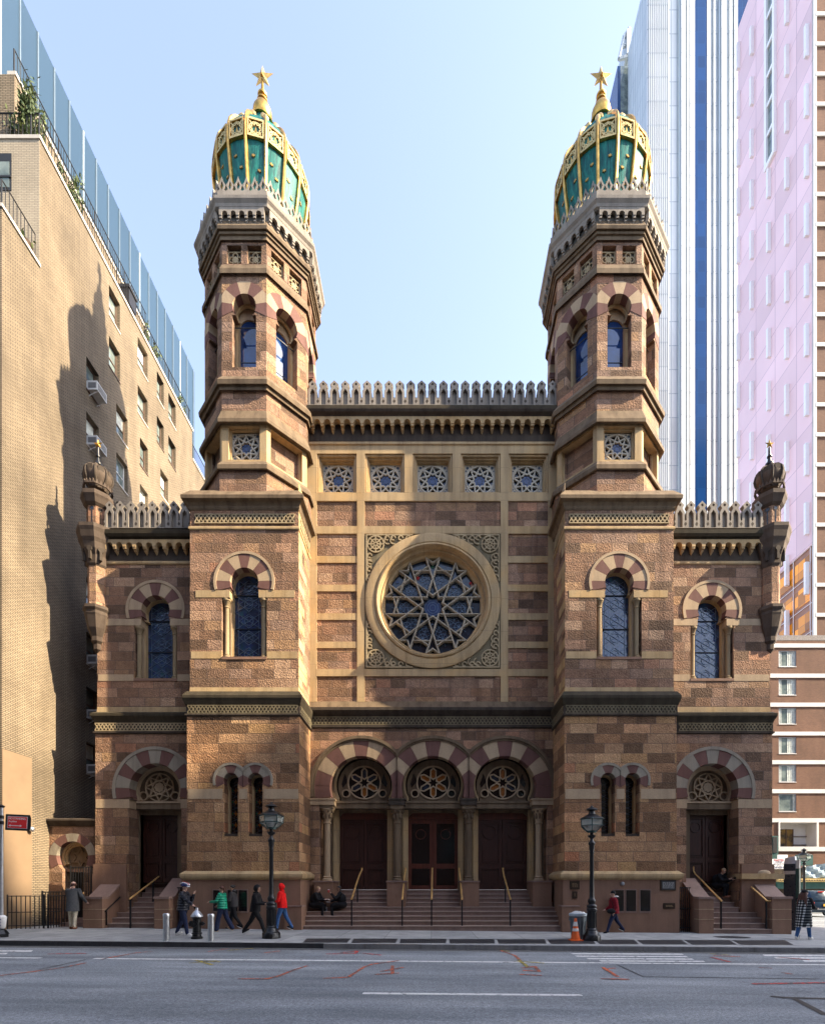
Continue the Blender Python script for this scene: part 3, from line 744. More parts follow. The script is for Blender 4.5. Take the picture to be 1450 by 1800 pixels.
    MB(MM).sweep(og, [(.02, z(688)), (.1, z(685, .1)), (.12, z(678, .1)), (.2, z(674, .2)), (.22, z(666.5, .2)), (.02, z(662))], M['sandD'], cap=False).build('string_course', root)
    MB(MM).sweep(og, [(.02, z(482)), (.1, z(479, .1)), (.1, z(470.5, .1)), (.03, z(466.5))], M['sandD'], cap=False).build('string_course', root)
    MB(MM).sweep(og, [(.02, z(424)), (.07, z(421, .07)), (.07, z(414, .07)), (.13, z(410, .13)), (.13, z(404, .13)), (.2, z(401, .2)), (.22, z(396, .2)), (.1, z(394))], M['sandD'], cap=False).build('string_course', root)
    body.sweep(og, [(0, z(726)), (0, z(686))], B)
    core = b-.62
    body.sweep(ngonring(cX, cY, core), [(0, z(827)), (0, z(745))], M['darkglass'])
    for k in range(8):
        Fm = face_M(cX, cY, b, k)
        # panel stage
        hw, hh = (.6, .64) if k == 0 else (.68, .64); zc_ = z(778.5)
        body.prism(rect(-a, a, z(815), z(744)), 0, .3, S, [rect(-hw, hw, zc_-hh, zc_+hh)], M=Fm)
        body.prism(rect(-a, a, z(815), z(744)), .31, .36, S if k == 0 else B, M=Fm)
        if k in (0, 1, 7, 2, 6):
            if k == 0:
                g = MB(MM @ Fm)
                g.prism(rect(-hw-.0, hw+.0, zc_-hh, zc_+hh), .12, .2, S, [rect(-.53, .53, zc_-.57, zc_+.57)])
                star_grille(g, 0, zc_, .55, .2); g.build('pierced_star_window', root)
        # belfry stage
        X0_, Z1 = 0, z(537); rr = 21*O.s; d = .5
        hole = hshoe(0, Z1, rr+.02, Z1-.36, z(645), rr)
        body.prism(rect(-a, a, z(664), z(480)), 0, .34, B, [hole], M=Fm)
        tot = pi+.9
        for q in range(7):
            a0 = -.45+tot*q/7; a1 = -.45+tot*(q+1)/7
            w = [(max(-a+.003, min(a-.003, x)), zz) for x, zz in wedge(0, Z1, rr, .93, a0, a1)]
            body.prism(w, -.012, .33, M['vous'] if q % 2 == 0 else M['sandL'], M=Fm)
        if k in (0, 1, 2, 6, 7):
            g = MB(MM @ Fm)
            hi = hshoe(0, Z1, rr-.07, Z1-.26, z(645)+.001, rr-.1)
            oo = rect(-rr-.15, rr+.15, z(645), Z1+rr+.1)
            g.prism(oo[:1]+hi+oo[1:], .345, .44, M['sand'])
            h2 = hshoe(0, Z1-.3, .36, Z1-.42, z(645)+.002, .35)
            oo = rect(-rr-.05, rr+.05, z(645)+.001, Z1+rr)
            g.prism(oo[:1]+h2+oo[1:], .52, .58, M['sandL'])
            g.box(-rr-.02, rr+.02, .26, .28, z(563.4), z(561.8), M['ironflat'])
            g.box(-.4, .4, .585, .6, z(645), Z1+.08, M['blueglass'])
            for sx in (-1, 1): g.box(sx*.37-.025, sx*.37+.025, .44, .52, z(645), Z1-.3, M['sandL'])
            g.box(-.36, .36, .57, .584, z(610), z(608.6), M['leadd'])
            g.build('belfry_window', root)
        # upper panels
        body.prism(rect(-a, a, z(467), z(423)), 0, .2, B, [rect(sx*.385-.27, sx*.385+.27, z(463), z(431)) for sx in (-1, 1)], M=Fm)
        body.prism(rect(-a, a, z(467), z(423)), .205, .25, M['soot_shade'], M=Fm)
        if k in (0, 1, 2, 6, 7):
            for sx in (-1, 1):
                g = MB(MM @ Fm); knot_grille(g, sx*.385, z(449), .255, .29, .12, M['fretgold'], M['soot_shade']); g.build('knot_panel', root)
    body.sweep(ngonring(cX, cY, b-.85), [(0, z(664)), (0, z(480))], M['ironflat'])
    # corbel gallery, slab and cresting
    gal = MB(MM)
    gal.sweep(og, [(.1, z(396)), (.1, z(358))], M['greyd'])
    a2 = (b+.26)*math.tan(pi/8)
    for k in range(8):
        corbels(gal, -a2+.16, a2-.16, 5, z(401, .3), z(361, .3), 0, .17, M['grey'], M_=face_M(cX, cY, b+.1, k), depth=.12)
    gal.sweep(og, [(.2, z(363, .3)), (.28, z(361, .3)), (.3, z(356, .3)), (.37, z(347, .37)), (.38, z(341.5, .38)), (.1, z(338, .38))], M['grey'])
    gal.build('corbel_gallery', root)
    cr = MB(MM); z0 = z(341, .38); a3 = (b+.2)*math.tan(pi/8); zt = z0+.34
    for k in range(8):
        Fm = face_M(cX, cY, b+.2, k)
        cr.prism(rect(-a3, a3, z0-.05, zt), 0, .1, M['grey'], M=Fm)
        n = 6; w = 2*a3/n
        for i in range(n):
            c = -a3+(i+.5)*w
            cr.prism([(c-w*.5, zt), (c+w*.5, zt), (c+w*.5, zt+.06), (c+w*.24, zt+.12), (c+w*.48, zt+.28), (c+w*.24, zt+.4), (c, zt+.62), (c-w*.24, zt+.4), (c-w*.48, zt+.28), (c-w*.24, zt+.12), (c-w*.5, zt+.06)], .01, .08, M['grey'], [[(c, zt+.1), (c+w*.22, zt+.27), (c, zt+.44), (c-w*.22, zt+.27)]], M=Fm)
    cr.build('cresting', root)
    # dome
    prof = [(1.5, 25.9), (1.6, 26.8), (1.72, 27.6), (1.84, 28.3), (1.92, 28.9), (1.95, 29.45), (1.9, 29.9), (1.75, 30.25), (1.5, 30.6), (1.17, 30.92), (.85, 31.2), (.6, 31.5), (.46, 31.9), (.4, 32.35)]
    prof = [(r*.955 if r > 1.1 else r, q+ZC) for r, q in prof]
    dm = MB(MM); dm.lathe(cX, cY, prof, M['dome'], 64); 
    dome = dm.build('dome', root)
    def at(zz):
        for (r0, z0_), (r1, z1_) in zip(prof, prof[1:]):
            if z0_ <= zz <= z1_: return r0+(r1-r0)*(zz-z0_)/(z1_-z0_)
        return .4
    rng = random.Random(5)
    for k in range(16):
        q = 2*pi*k/16-pi/2; u = Vector((cos(q), sin(q), 0)); t = Vector((-sin(q), cos(q), 0))
        rb = MB(MM); vs = []; zs = [25.95+ZC+i*(30.85-25.95)/18 for i in range(19)]
        for zz in zs:
            r = at(zz); c = Vector((cX, cY, zz))
            wd = .054
            for dr, dt in ((-.03, -wd), (.1, -wd), (.13, 0), (.1, wd), (-.03, wd)): vs.append(tuple(c+u*(r+dr)+t*dt))
        fs = [(j*5+i, j*5+i+1, (j+1)*5+i+1, (j+1)*5+i) for j in range(18) for i in range(4)]
        rb.add(vs, fs, M['gold'])
        e = Vector((cX, cY, 30.92+ZC))+u*(at(30.92+ZC)+.06)
        rb.lathe(0, 0, [(.0, -.16), (.1, -.15), (.15, -.08), (.15, .08), (.1, .15), (0, .16)], M['goldpale'], 12, M=Matrix.Translation(e) @ Matrix.Rotation(q, 4, 'Z') @ Matrix.Rotation(pi/2, 4, 'X'))
        rb.build('dome_rib', root)
        # pierced gilt panel between this rib and the next
        qa = q+pi/16; zc_ = 29.38+ZC; rad = 1.87*cos(pi/16)+.1
        Fm = Matrix.Translation((cX, cY, 0)) @ Matrix.Rotation(qa+pi/2, 4, 'Z') @ Matrix.Translation((0, -rad, 0))
        pn = MB(MM @ Fm); hw = .3; hh = .36
        pn.prism(rect(-hw, hw, zc_-hh, zc_+hh), 0, .16, M['filigree'], [rect(-hw+.045, hw-.045, zc_-hh+.07, zc_+hh-.07)], side=M['gold'])
        pn.prism(rect(-hw, hw, zc_-hh, zc_+hh), .12, .14, M['soot_shade'])
        L = []; X = 0
        s1 = starpts(0, zc_, .22, .15, 8); L.append(s1+[s1[0]]); c = circ(0, zc_, .235, 16); L.append(c+[c[0]])
        for sx in (-1, 1):
            for sz in (-1, 1): L.append([(sx*.15, zc_+sz*.17), (sx*.26, zc_+sz*.3)]); L.append([(0, zc_+sz*.24), (0, zc_+sz*.3)])
        pn.bars(L, .04, .03, .12, M['filigree'])
        pn.prism([(0, zc_-.1), (.05, zc_-.07), (0, zc_+.14), (-.05, zc_-.07)], .06, .12, M['gold'])
        pn.build('dome_panel', root)
        # stars scattered over the copper
        for i in range(5):
            st = MB(MM)
            zz = 28.55+ZC-i*.42-rng.random()*.12; off = ((-.45, .4, -.2, .45, -.4)[i])*.24+rng.uniform(-.02, .02); r = at(zz)
            a_ = qa+off/r
            nrm = Matrix.Translation((cX+(r*1.0+.012)*cos(a_), cY+(r+.012)*sin(a_), zz)) @ Matrix.Rotation(a_+pi/2, 4, 'Z') @ Matrix.Rotation(-.14, 4, 'X')
            st.prism(starpts(0, 0, .085, .042, 6), -.008, .02, M['gold'], M=nrm); st.build('gilt_star', root)

    fin = MB(MM)
    fin.lathe(cX, cY, [(z_[0], z_[1]+ZC) for z_ in [(.5, 32.3), (.42, 32.42), (.3, 32.5), (.36, 32.6), (.4, 32.75), (.39, 32.9), (.3, 33.1), (.2, 33.22), (.17, 33.3), (.22, 33.33), (.22, 33.37), (.12, 33.42), (.1, 33.5), (.19, 33.56), (.2, 33.62), (.12, 33.7), (.07, 33.78), (.05, 34.3)]], M['gold'], 20)
    s5 = starpts(cX, 34.42+ZC, .5, .19, 5); c0 = (cX, cY-.13, 34.42+ZC); c1 = (cX, cY+.13, 34.42+ZC)
    vs = [(x, cY, zz) for x, zz in s5]+[c0, c1]
    fin.add(vs, [(i, (i+1) % 10, 10) for i in range(10)]+[((i+1) % 10, i, 11) for i in range(10)], M['goldpale'])
    fin.add([(cX-.06, cY, 34.3+ZC), (cX+.06, cY, 34.3+ZC), (cX, cY, 34.5+ZC), (cX, cY-.26, 34.34+ZC)], [(0, 1, 3), (1, 2, 3), (2, 0, 3)], M['gold'])
    fin.build('star_finial', root)
    me = body.build('tmp').data; o = bpy.data.objects['tmp']; root.data = me; me.name = 'tower'; bpy.data.objects.remove(o)
    return root
tower(-1); tower(1)

# ---------------------------------------------------------------- wings
def wooden_door(par, X0, X1, z0, z1, Y, mat, MM=None, glazed=False, name='door'):
    d = MB(MM); m = M[mat]
    d.box(X0, X1, Y+.05, Y+.12, z0, z1, m)
    mid = (X0+X1)/2; h = z1-z0
    for a, b in ((X0, mid-.012), (mid+.012, X1)):
        w = b-a
        for x0, x1, q0, q1 in ((a, a+.13*w, 0, 1), (b-.13*w, b, 0, 1), (a+.13*w, b-.13*w, 0, .06), (a+.13*w, b-.13*w, .94, 1), (a+.13*w, b-.13*w, .3, .37)):
            d.box(x0, x1, Y-.0, Y+.05, z0+q0*h+.002, z0+q1*h-.002, m)
        if glazed:
            d.box(a+.13*w, b-.13*w, Y+.03, Y+.045, z0+.37*h, z0+.94*h, M['darkglass']); d.box(a+.13*w, b-.13*w, Y+.03, Y+.045, z0+.06*h, z0+.3*h, M['darkglass'])
            c = circ((a+b)/2, z0+.79*h, .2*w, 20); d.bars([c+[c[0]]], .025, Y+.015, Y+.03, m)
        else:
            d.box(a+.2*w, b-.2*w, Y+.02, Y+.05, z0+.1*h, z0+.26*h, m); d.box(a+.2*w, b-.2*w, Y+.02, Y+.05, z0+.41*h, z0+.68*h, m)
            c = circ((a+b)/2, z0+.82*h, .27*w, 24); d.bars([c+[c[0]]], .035, Y+.01, Y+.05, m)
            for k in range(4): d.box(a+.2*w, b-.2*w, Y+.012, Y+.03, z0+(.12+.035*k)*h, z0+(.13+.035*k)*h, m)
            d.box(a+.15*w, b-.15*w, Y-.02, Y+.02, z0+.375*h, z0+.39*h, m); d.box(a+.15*w, b-.15*w, Y-.02, Y+.02, z0+.285*h, z0+.298*h, m)
    o = d.build(name, par)
    return o

def wing(side):
    MM = Matrix.Identity(4) if side < 0 else mirror(W, 762.4)
    Y = W.Y; B = M['brown']; S = M['sand']
    root = bpy.data.objects.new('wing', bpy.data.meshes.new('wing')); COL.objects.link(root); adopt(root, SYN)
    body = MB(MM); xl, xr = 171, 352; Xl, Xr = W.X(xl), W.X(xr)
    hole = big_window(root, MM, W, 273.5, 1072, 26.5, 52, 1088, 1100, 1194, 38, 25)
    body.prism(rect(Xl, Xr, W.Z(1258), W.Z(940)), Y, Y+.6, B, [hole])
    body.box(Xl, Xr, Y+.62, Y+9, W.Z(1258), W.Z(938), B)
    body.box(Xl, Xl+.02, Y+.6, Y+.62, W.Z(1258), W.Z(940), B)
    voussoirs(body, W, 273.5, 1072, 25, 47.3, 1088, 9, Y-.018, Y+.3, M['vous'], M['sandL'])
    ring(body, W, 273.5, 1072, 47.1, 52, 1088, Y-.04, Y+.05, M['sandL'])
    for a, b in ((173, 248), (299, 345)): box_px(body, W, a, b, 1088.2, 1099.8, Y-.012, Y+.3, M['sandL'])
    for a, b in ((173, 235), (312, 345)): box_px(body, W, a, b, 1186, 1197.5, Y-.012, Y+.3, M['sandL'])
    # ground storey with the deep portal
    cx, cy, r = 274, 1388, 45
    hd = hs_px(W, cx, cy, r+1.5, 1405.5, 1660, 46)
    oo = rect(W.X(169), Xr, W.Z(1660), W.Z(1282))
    body.prism(oo[:1]+hd+oo[1:], Y-.05, Y+.55, B)
    body.box(W.X(169), W.X(cx-46), Y+.56, Y+9, W.Z(1660), W.Z(1282), B); body.box(W.X(cx+46), Xr, Y+.56, Y+9, W.Z(1660), W.Z(1282), B)
    body.box(W.X(cx-47), W.X(cx+47), Y+1.4, Y+1.6, -.5, W.Z(1282), M['brown_smooth'])
    voussoirs(body, W, cx, cy, r, 69.2, 1405.5, 11, Y-.075, Y+.4, M['vous'], M['vousg'])
    ring(body, W, cx, cy, 69, 74.5, 1405.5, Y-.1, Y+.02, M['vousg'])
    box_px(body, W, 170, cx-45, 1406, 1421.5, Y-.062, Y+.4, M['sandL']); box_px(body, W, cx+45, 350, 1406, 1421.5, Y-.062, Y+.4, M['sandL'])
    # portal: tympanum, lintel, door case
    T = MB(MM); Q = PL(Y+.55); tcx = 264; 
    oo = rect(W.X(cx-50), W.X(cx+50), Q.Z(1412), Q.Z(1330)); ti = hs_px(Q, 281, 1391, 36.5, 1407, 1411.9)
    T.prism(oo[:1]+ti+oo[1:], Y+.42, Y+.62, M['sandL'])
    T.prism(hs_px(Q, 281, 1391, 39, 1408, 1411), Y+.7, Y+.8, M['sandD'])
    X, Z = PL(Y+.68).p(281.5, 1385); s = Q.s
    for rr in (24.5,): c = circ(X, Z, rr*s, 36); T.bars([c+[c[0]]], .045, Y+.62, Y+.7, M['sandL'])
    L = []
    for k in range(8):
        for sg in (-1, 1):
            a0 = pi/2+2*pi*k/8; a1 = a0+sg*2*pi*1.5/8
            L.append([(X+24*s*cos(a0), Z+24*s*sin(a0)), (X+11*s*cos(a1), Z+11*s*sin(a1))])
    T.bars(L, .045, Y+.6, Y+.7, M['sandL']); T.prism(starpts(X, Z, 9.5*s, 7.6*s, 8), Y+.62, Y+.7, M['sandL'])
    for sx in (-1, 1): c = circ(X+sx*28*s, Z-15.5*s, 7.2*s, 20); T.bars([c+[c[0]]], .05, Y+.6, Y+.7, M['sandL'])
    T.box(W.X(cx-46), W.X(cx+46), Y+.36, Y+.75, Q.Z(1413.5), Q.Z(1410.5), M['sandL']); T.box(W.X(cx-46), W.X(cx+46), Y+.4, Y+.75, Q.Z(1424), Q.Z(1413.6), M['sandD'])
    D = PL(Y+.85); dx0, dx1 = 251, 317
    T.box(W.X(cx-47), D.X(dx0-9), Y+.5, Y+1.0, -.3, Q.Z(1424.1), M['brown_smooth']); T.box(D.X(dx1+9), W.X(cx+47), Y+.5, Y+1.0, -.3, Q.Z(1424.1), M['brown_smooth'])
    for e, w_ in ((9, .62), (5, .7)):
        T.box(D.X(dx0-e), D.X(dx0), Y+w_, Y+1, .6, Q.Z(1424.2)-.02, M['sandD']); T.box(D.X(dx1), D.X(dx1+e), Y+w_, Y+1, .6, Q.Z(1424.2)-.02, M['sandD'])
    T.box(D.X(dx0-8), D.X(dx1+8), Y+.66, Y+1, D.Z(1434), Q.Z(1424.3), M['sandD'])
    T.build('portal', root)
    wooden_door(root, D.X(dx0), D.X(dx1), 1.84, D.Z(1433), Y+.9, 'wood', MM)
    # mouldings
    rg = rectring(Xl, Xr, Y, Y+9); rg2 = rectring(W.X(169), Xr, Y-.05, Y+9)
    mo = MB(MM)
    mo.sweep(rg, [(.015, W.Z(1257)), (.015, W.Z(1254)), (0, W.Z(1243))], S, cap=False)
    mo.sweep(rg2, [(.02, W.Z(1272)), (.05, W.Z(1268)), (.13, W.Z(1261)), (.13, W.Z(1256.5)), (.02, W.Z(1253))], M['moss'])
    mo.sweep(rg2, [(0, W.Z(1292)), (.06, W.Z(1290)), (.06, W.Z(1287.5)), (.02, W.Z(1287)), (.02, W.Z(1271))], M['soot_shade'], cap=False)
    mo.build('belt_course', root); mo = MB(MM)
    mo.sweep(rg, [(.02, W.Z(993)), (.05, W.Z(991.5)), (.05, W.Z(988)), (0, W.Z(986))], S, cap=False)
    mo.build('belt_course', root); mo = MB(MM)
    mo.sweep(rg, [(.05, W.Z(957)), (.22, W.Z(955)), (.26, W.Z(949)), (.3, zY(943, Y-.3)), (.36, zY(937, Y-.36)), (.38, zY(930, Y-.38)), (0, zY(927, Y-.38))], M['moss'])
    mo.build('parapet_cornice', root)
    fr = MB(MM); fr.bars(fretwork(W.X(170), W.X(333), W.Z(1286), W.Z(1273)), .033, Y-.1, Y-.06, M['fretdark'] if side > 0 else M['fretgold'])
    fr.build('carved_frieze', root)
    ct = MB(MM); ct.box(Xl, Xr, Y-.012, Y+.3, W.Z(986), W.Z(938), M['soot_shade']); corbels(ct, W.X(190), W.X(345.5), 9, W.Z(986), W.Z(955.5), Y, .24, S); ct.build('corbel_table', root)  # dark backing box paints the shade behind the corbel arches
    merlon_row(root, MM, W, 182.5, 333.5 if side < 0 else 339.5, 8, 880, 928, Y-.24)
    # base block and buttress stones
    bs = MB(MM)
    box_px(bs, W, 168, 225, 1520, 1538, Y-.14, Y+.3, M['brown_smooth']); bs.box(W.X(167), W.X(226), Y-.17, Y+.3, -.5, W.Z(1538), M['brown_smooth'])
    if side > 0: bs.ell((W.X(186), Y-.12, W.Z(1537)), (.28, .14, .17), M['sandL']); box_px(bs, W, 155, 229, 1536.5, 1546, Y-.3, Y+.3, M['sand'])
    bs.build('base_block', root)
    # corner turret
    tx, ty = W.X(171), Y+.05; Z = lambda y, d=.42: zY(y, Y-d); t = MB(MM); og = ngonring(tx, ty, .33)
    t.sweep(og, [(0, Z(1064)), (0, Z(988))], M['brown'])
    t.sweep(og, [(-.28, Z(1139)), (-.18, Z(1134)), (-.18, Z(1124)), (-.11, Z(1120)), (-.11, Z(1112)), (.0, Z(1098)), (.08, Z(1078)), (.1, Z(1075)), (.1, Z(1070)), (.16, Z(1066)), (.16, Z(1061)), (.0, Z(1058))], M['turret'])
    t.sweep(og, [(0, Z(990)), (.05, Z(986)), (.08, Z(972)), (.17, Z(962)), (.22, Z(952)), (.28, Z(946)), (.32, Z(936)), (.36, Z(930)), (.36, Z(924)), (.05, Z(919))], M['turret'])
    for k in range(8):
        Fm = face_M(tx, ty, .41, k)
        t.prism(hshoe(0, Z(964), .1, Z(968), Z(982)), -.11, -.0, M['soot_shade'], M=Fm)
    og2 = ngonring(tx, ty, .36)
    t.sweep(og2, [(0, Z(922)), (0, Z(878))], B)
    t.sweep(og2, [(.02, Z(884)), (.1, Z(880)), (.16, Z(872)), (.2, Z(868)), (.2, Z(861)), (.0, Z(858))], M['turret'])
    t2 = t.build('turret', root)
    for k in (0, 1, 7, 2, 6):
        Fm = face_M(tx, ty, .36, k); n = MB(MM @ Fm)
        n.prism(hshoe(0, Z(889), .088, Z(893), Z(915)), -.012, .02, M['turret'], [hshoe(0, Z(889), .065, Z(892), Z(914))]); n.prism(hshoe(0, Z(889), .07, Z(892), Z(914.5)), -.005, .01, M['darkglass']); n.build('turret_niche', root)
    dm = MB(MM); zz = Z(859, .1)
    prof = [(.3, 0), (.33, .1), (.4, .22), (.47, .36), (.5, .52), (.46, .7), (.33, .86), (.18, .95), (.1, 1.0), (.08, 1.1)]
    dm.lathe(tx, ty, [(r_, zz+h) for r_, h in prof], M['turret'], 24)
    for k in range(8):
        q = 2*pi*(k+.5)/8; pts = [(tx+(r_+.015)*cos(q), ty+(r_+.015)*sin(q), zz+h) for r_, h in prof[:-1]]
        dm.tube(pts, .045, M['soot_shade'], 6)
        q2 = 2*pi*k/8; dm.box(-.1, .1, -.03, .03, .56, .74, M['soot_shade'], M=Matrix.Translation((tx+.46*cos(q2), ty+.46*sin(q2), zz)) @ Matrix.Rotation(q2+pi/2, 4, 'Z'))
        Fm = face_M(tx, ty, .5, k)
        for i in range(3):
            c = (i-1)*.13; dm.prism([(c-.065, zz-.02), (c+.065, zz-.02), (c+.03, zz+.08), (c, zz+.17), (c-.03, zz+.08)], 0, .05, M['turret'], M=Fm)
    dm.build('turret_dome', root)
    fn = MB(MM); zf = zz+1.05
    fn.lathe(tx, ty, [(.16, zf), (.15, zf+.08), (.08, zf+.12), (.055, zf+.3), (.09, zf+.33), (.09, zf+.37), (.05, zf+.4), (.04, zf+.72)], M['iron'], 12)
    s5 = starpts(tx, zf+.86, .2, .08, 5); vs = [(x, ty, q) for x, q in s5]+[(tx, ty-.06, zf+.86), (tx, ty+.06, zf+.86)]
    fn.add(vs, [(i, (i+1) % 10, 10) for i in range(10)]+[((i+1) % 10, i, 11) for i in range(10)], M['gold']); fn.build('turret_star', root)
    # stairs up to the portal
    st = MB(MM); XL, XR = -12.38, -10.42
    ext = .25 if side > 0 else 0; XL -= ext
    for k in range(10):
        z = .064+.1955*k; y0 = 18.66+.28*k
        st.box(XL-.02, XR+.02, y0, 22 if k == 9 else y0+.6, -.5 if k < 2 else z-.45, z-.012, M['step']); st.box(XL-.02, XR+.02, y0-.025, y0+.3 if k < 9 else 22, z-.03, z, M['tread'])
    for x0, x1, yt in ((XL-.72, XL, 20.0), (XR, XR+.55, 20.0)):
        pts = [(18.62, -.5), (18.62, 1.2), (18.95, 1.2), (yt, 1.92), (yt, -.5)]
        st.prism([(y, z) for y, z in pts], x0, x1, M['brown_smooth'], M=Matrix(((0, 1, 0, 0), (1, 0, 0, 0), (0, 0, 1, 0), (0, 0, 0, 1))))
        cp = [(18.58, 1.2), (18.58, 1.29), (18.97, 1.29), (yt, 2.01), (yt, 1.92), (18.95, 1.2)]
        st.prism(cp, x0-.03, x1+.03, M['step'], M=Matrix(((0, 1, 0, 0), (1, 0, 0, 0), (0, 0, 1, 0), (0, 0, 0, 1))))
        for zz in (.42, .8): st.box(x0-.006, x1+.006, 18.612, 18.95, zz, zz+.022, M['sandL'])
    st.build('side_stair', root)
    # handrails
    def rail(x, ya, yb, za, zb, lead=.0):
        h = MB(MM)
        pts = [(x, ya-.28, za)] if lead else []
        pts = ([(x-lead, ya-.05, za)] if lead else []) + [(x, ya, za), (x, yb, zb), (x, yb+.12, zb+.12), (x, yb+.14, zb+.32)]
        h.tube(pts, .032, M['brass'], 8); h.box(x-.025, x+.025, ya+.02, ya+.07, 0, za, M['iron']); q = .72
        h.box(x-.025, x+.025, ya+(yb-ya)*q, ya+(yb-ya)*q+.05, .9, za+(zb-za)*q, M['iron'])
        h.build('handrail', root)
    if side < 0:
        rail(-11.42, 18.75, 20.9, 1.2, 2.15)
        h = MB(); h.tube([(-12.32, 18.72, .72), (-12.32, 18.75, .75), (-12.32, 19.6, 1.25)], .025, M['iron'], 6); h.box(-12.34, -12.3, 18.76, 18.8, .2, .75, M['iron']); h.build('handrail', root)
    else:
        rail(-10.78, 18.72, 20.6, 1.12, 2.2); rail(-12.5, 18.72, 20.6, 1.12, 2.2, .45)
    # basement gate between stair and pier
    gt = MB(MM)
    for i in range(6): gt.box(XR+.6+i*.075, XR+.62+i*.075, 19.2, 19.22, -.1, 1.65, M['ironflat'])
    for zz in (.05, .8, 1.6): gt.box(XR+.56, XR+1.06, 19.19, 19.23, zz, zz+.04, M['ironflat'])
    gt.build('basement_gate', root)
    me = body.build('tmp').data; o = bpy.data.objects['tmp']; root.data = me; bpy.data.objects.remove(o)
wing(-1); wing(1)
# ---------------------------------------------------------------- central bay
def central():
    root = bpy.data.objects.new('central_bay', bpy.data.meshes.new('central_bay')); COL.objects.link(root); adopt(root, SYN)
    Y = C.Y; B = M['brown']; S = M['sand']; body = MB()
    xl, xr = 538, 983; Xl, Xr = C.X(xl), C.X(xr); cx, cy = 760.6, 1056.7
    X, Z = C.p(cx, cy); Rr = 118.7*C.s
    win = [(596, 831.5), (678, 831.5), (760.5, 831.5), (843, 831.5), (926, 831.5)]; wx = [591.9, 676.3, 760.5, 844.8, 929]
    holes = [rect(C.X(c-34.8), C.X(c+34.8), C.Z(866), C.Z(797)) for c in wx]
    body.prism(rect(Xl, Xr, C.Z(1250), C.Z(735)), Y+.05, Y+.5, B, holes + [circ(X, Z, Rr-.22, 64)])
    body.box(Xl, Xr, Y+.95, Y+25, C.Z(1290), C.Z(720), M['brown'])
    # sandstone grid
    g = MB(); e = 0
    for a, b in ((542.5, 556.4), (627.6, 640.8), (880, 893), (963.6, 978)): box_px(g, C, a, b, 866.2, 1234, Y-.003, Y+.3, S)
    for a, b in ((866, 880.5), (924.7, 938), (1176.3, 1188.7)): box_px(g, C, xl, xr, a, b, Y, Y+.3, S)
    box_px(g, C, xl, xr, 781.8, 797, Y, Y+.3, S)
    ed = [xl] + [q for c in wx for q in (c-34.8, c+34.8)] + [xr]
    for a, b in zip(ed[::2], ed[1::2]): box_px(g, C, a, b, 797.1, 865.9, Y-.002, Y+.3, S)
    for a, b in ((976.8, 988.7), (1027.4, 1039), (1077.8, 1089.3), (1127.7, 1139)):
        box_px(g, C, 556.6, 627.4, a, b, Y+.015, Y+.3, M['sand']); box_px(g, C, 893.2, 963.4, a, b, Y+.015, Y+.3, M['sand'])
    g.add([(Xl, Y-.16, C.Z(1249)), (Xr, Y-.16, C.Z(1249)), (Xr, Y+.02, C.Z(1233)), (Xl, Y+.02, C.Z(1233)), (Xl, Y+.2, C.Z(1249)), (Xr, Y+.2, C.Z(1249))], [(0, 1, 2, 3)], M['sandD'])
    g.build('sandstone_grid', root)
    # five pierced square lights
    for c in wx:
        w = MB(); X0, Z0 = C.p(c, 831.5); h = 34.6*C.s
        for d, (r0, r1) in zip((.06, .16, .26), ((h, h-.07), (h-.07, h-.13), (h-.13, h-.17))):
            w.prism(rect(X0-r0, X0+r0, Z0-r0, Z0+r0), Y+d, Y+.5, S, [rect(X0-r1, X0+r1, Z0-r1, Z0+r1)])
        star_grille(w, X0, Z0, h-.17, Y+.36, spokes=9); w.build('pierced_star_window', root)
    # square panel and carved spandrels round the rose
    sp = MB()
    sp.prism(rect(C.X(641), C.X(879.8), C.Z(1176.2), C.Z(938.2)), Y+.03, Y+.3, M['fretdark'], [circ(X, Z, Rr-.1, 64)])
    L = []; hs = 119.3*C.s
    for sx in (-1, 1):
        for sz in (-1, 1):
            kx, kz = X+sx*hs*.84, Z+sz*hs*.84
            for rr in (.34, .2): c = circ(kx, kz, rr, 20); L.append(c+[c[0]])
            for k in range(8): a = pi*k/4; L.append([(kx+.06*cos(a), kz+.06*sin(a)), (kx+.3*cos(a), kz+.3*sin(a))])
            L.append([(X+sx*hs*.975, Z+sz*hs*.3), (X+sx*hs*.975, Z+sz*hs*.975), (X+sx*hs*.3, Z+sz*hs*.975)])
            for t in (.36, .47, .58, .67):
                s_ = hs*(.955-.42*max(0, .72-t)*0)
                for (px_, pz_) in ((t, .93), (.93, t)):
                    c = arc(X+sx*hs*px_, Z+sz*hs*pz_, .09, 0, 5, 10); L.append(c)
                    c = arc(X+sx*hs*px_*.985, Z+sz*hs*pz_*.96, .15, 2, 5, 8) if t > .5 else []
                    if c: L.append(c)
    sp.bars(L, .05, Y-.02, Y+.03, M['fretgold']); sp.build('carved_spandrels', root)
    # rose window
    RM = Matrix.Translation((X, Y, Z)) @ Matrix.Rotation(pi/2, 4, 'X')
    rw = MB()
    rw.lathe(0, 0, [(Rr, -.1), (Rr, .05), (Rr-.06, .07), (Rr-.36, .07), (Rr-.4, .03), (Rr-.43, .1), (Rr-.5, .12), (Rr-.55, .06), (Rr-.57, -.1), (Rr-.62, -.14), (Rr-.66, -.12), (Rr-.7, -.3), (Rr-.78, -.36), (Rr-.8, -.5)], S, 72, M=RM, caps=False)
    rw_o = rw.build('rose_window', root)
    gl = MB(); r = 88.5*C.s; Yg = Y+.4
    gl.prism(circ(X, Z, r+.1, 48), Yg+.12, Yg+.16, M['roseglass'])
    rng = random.Random(3); L = []
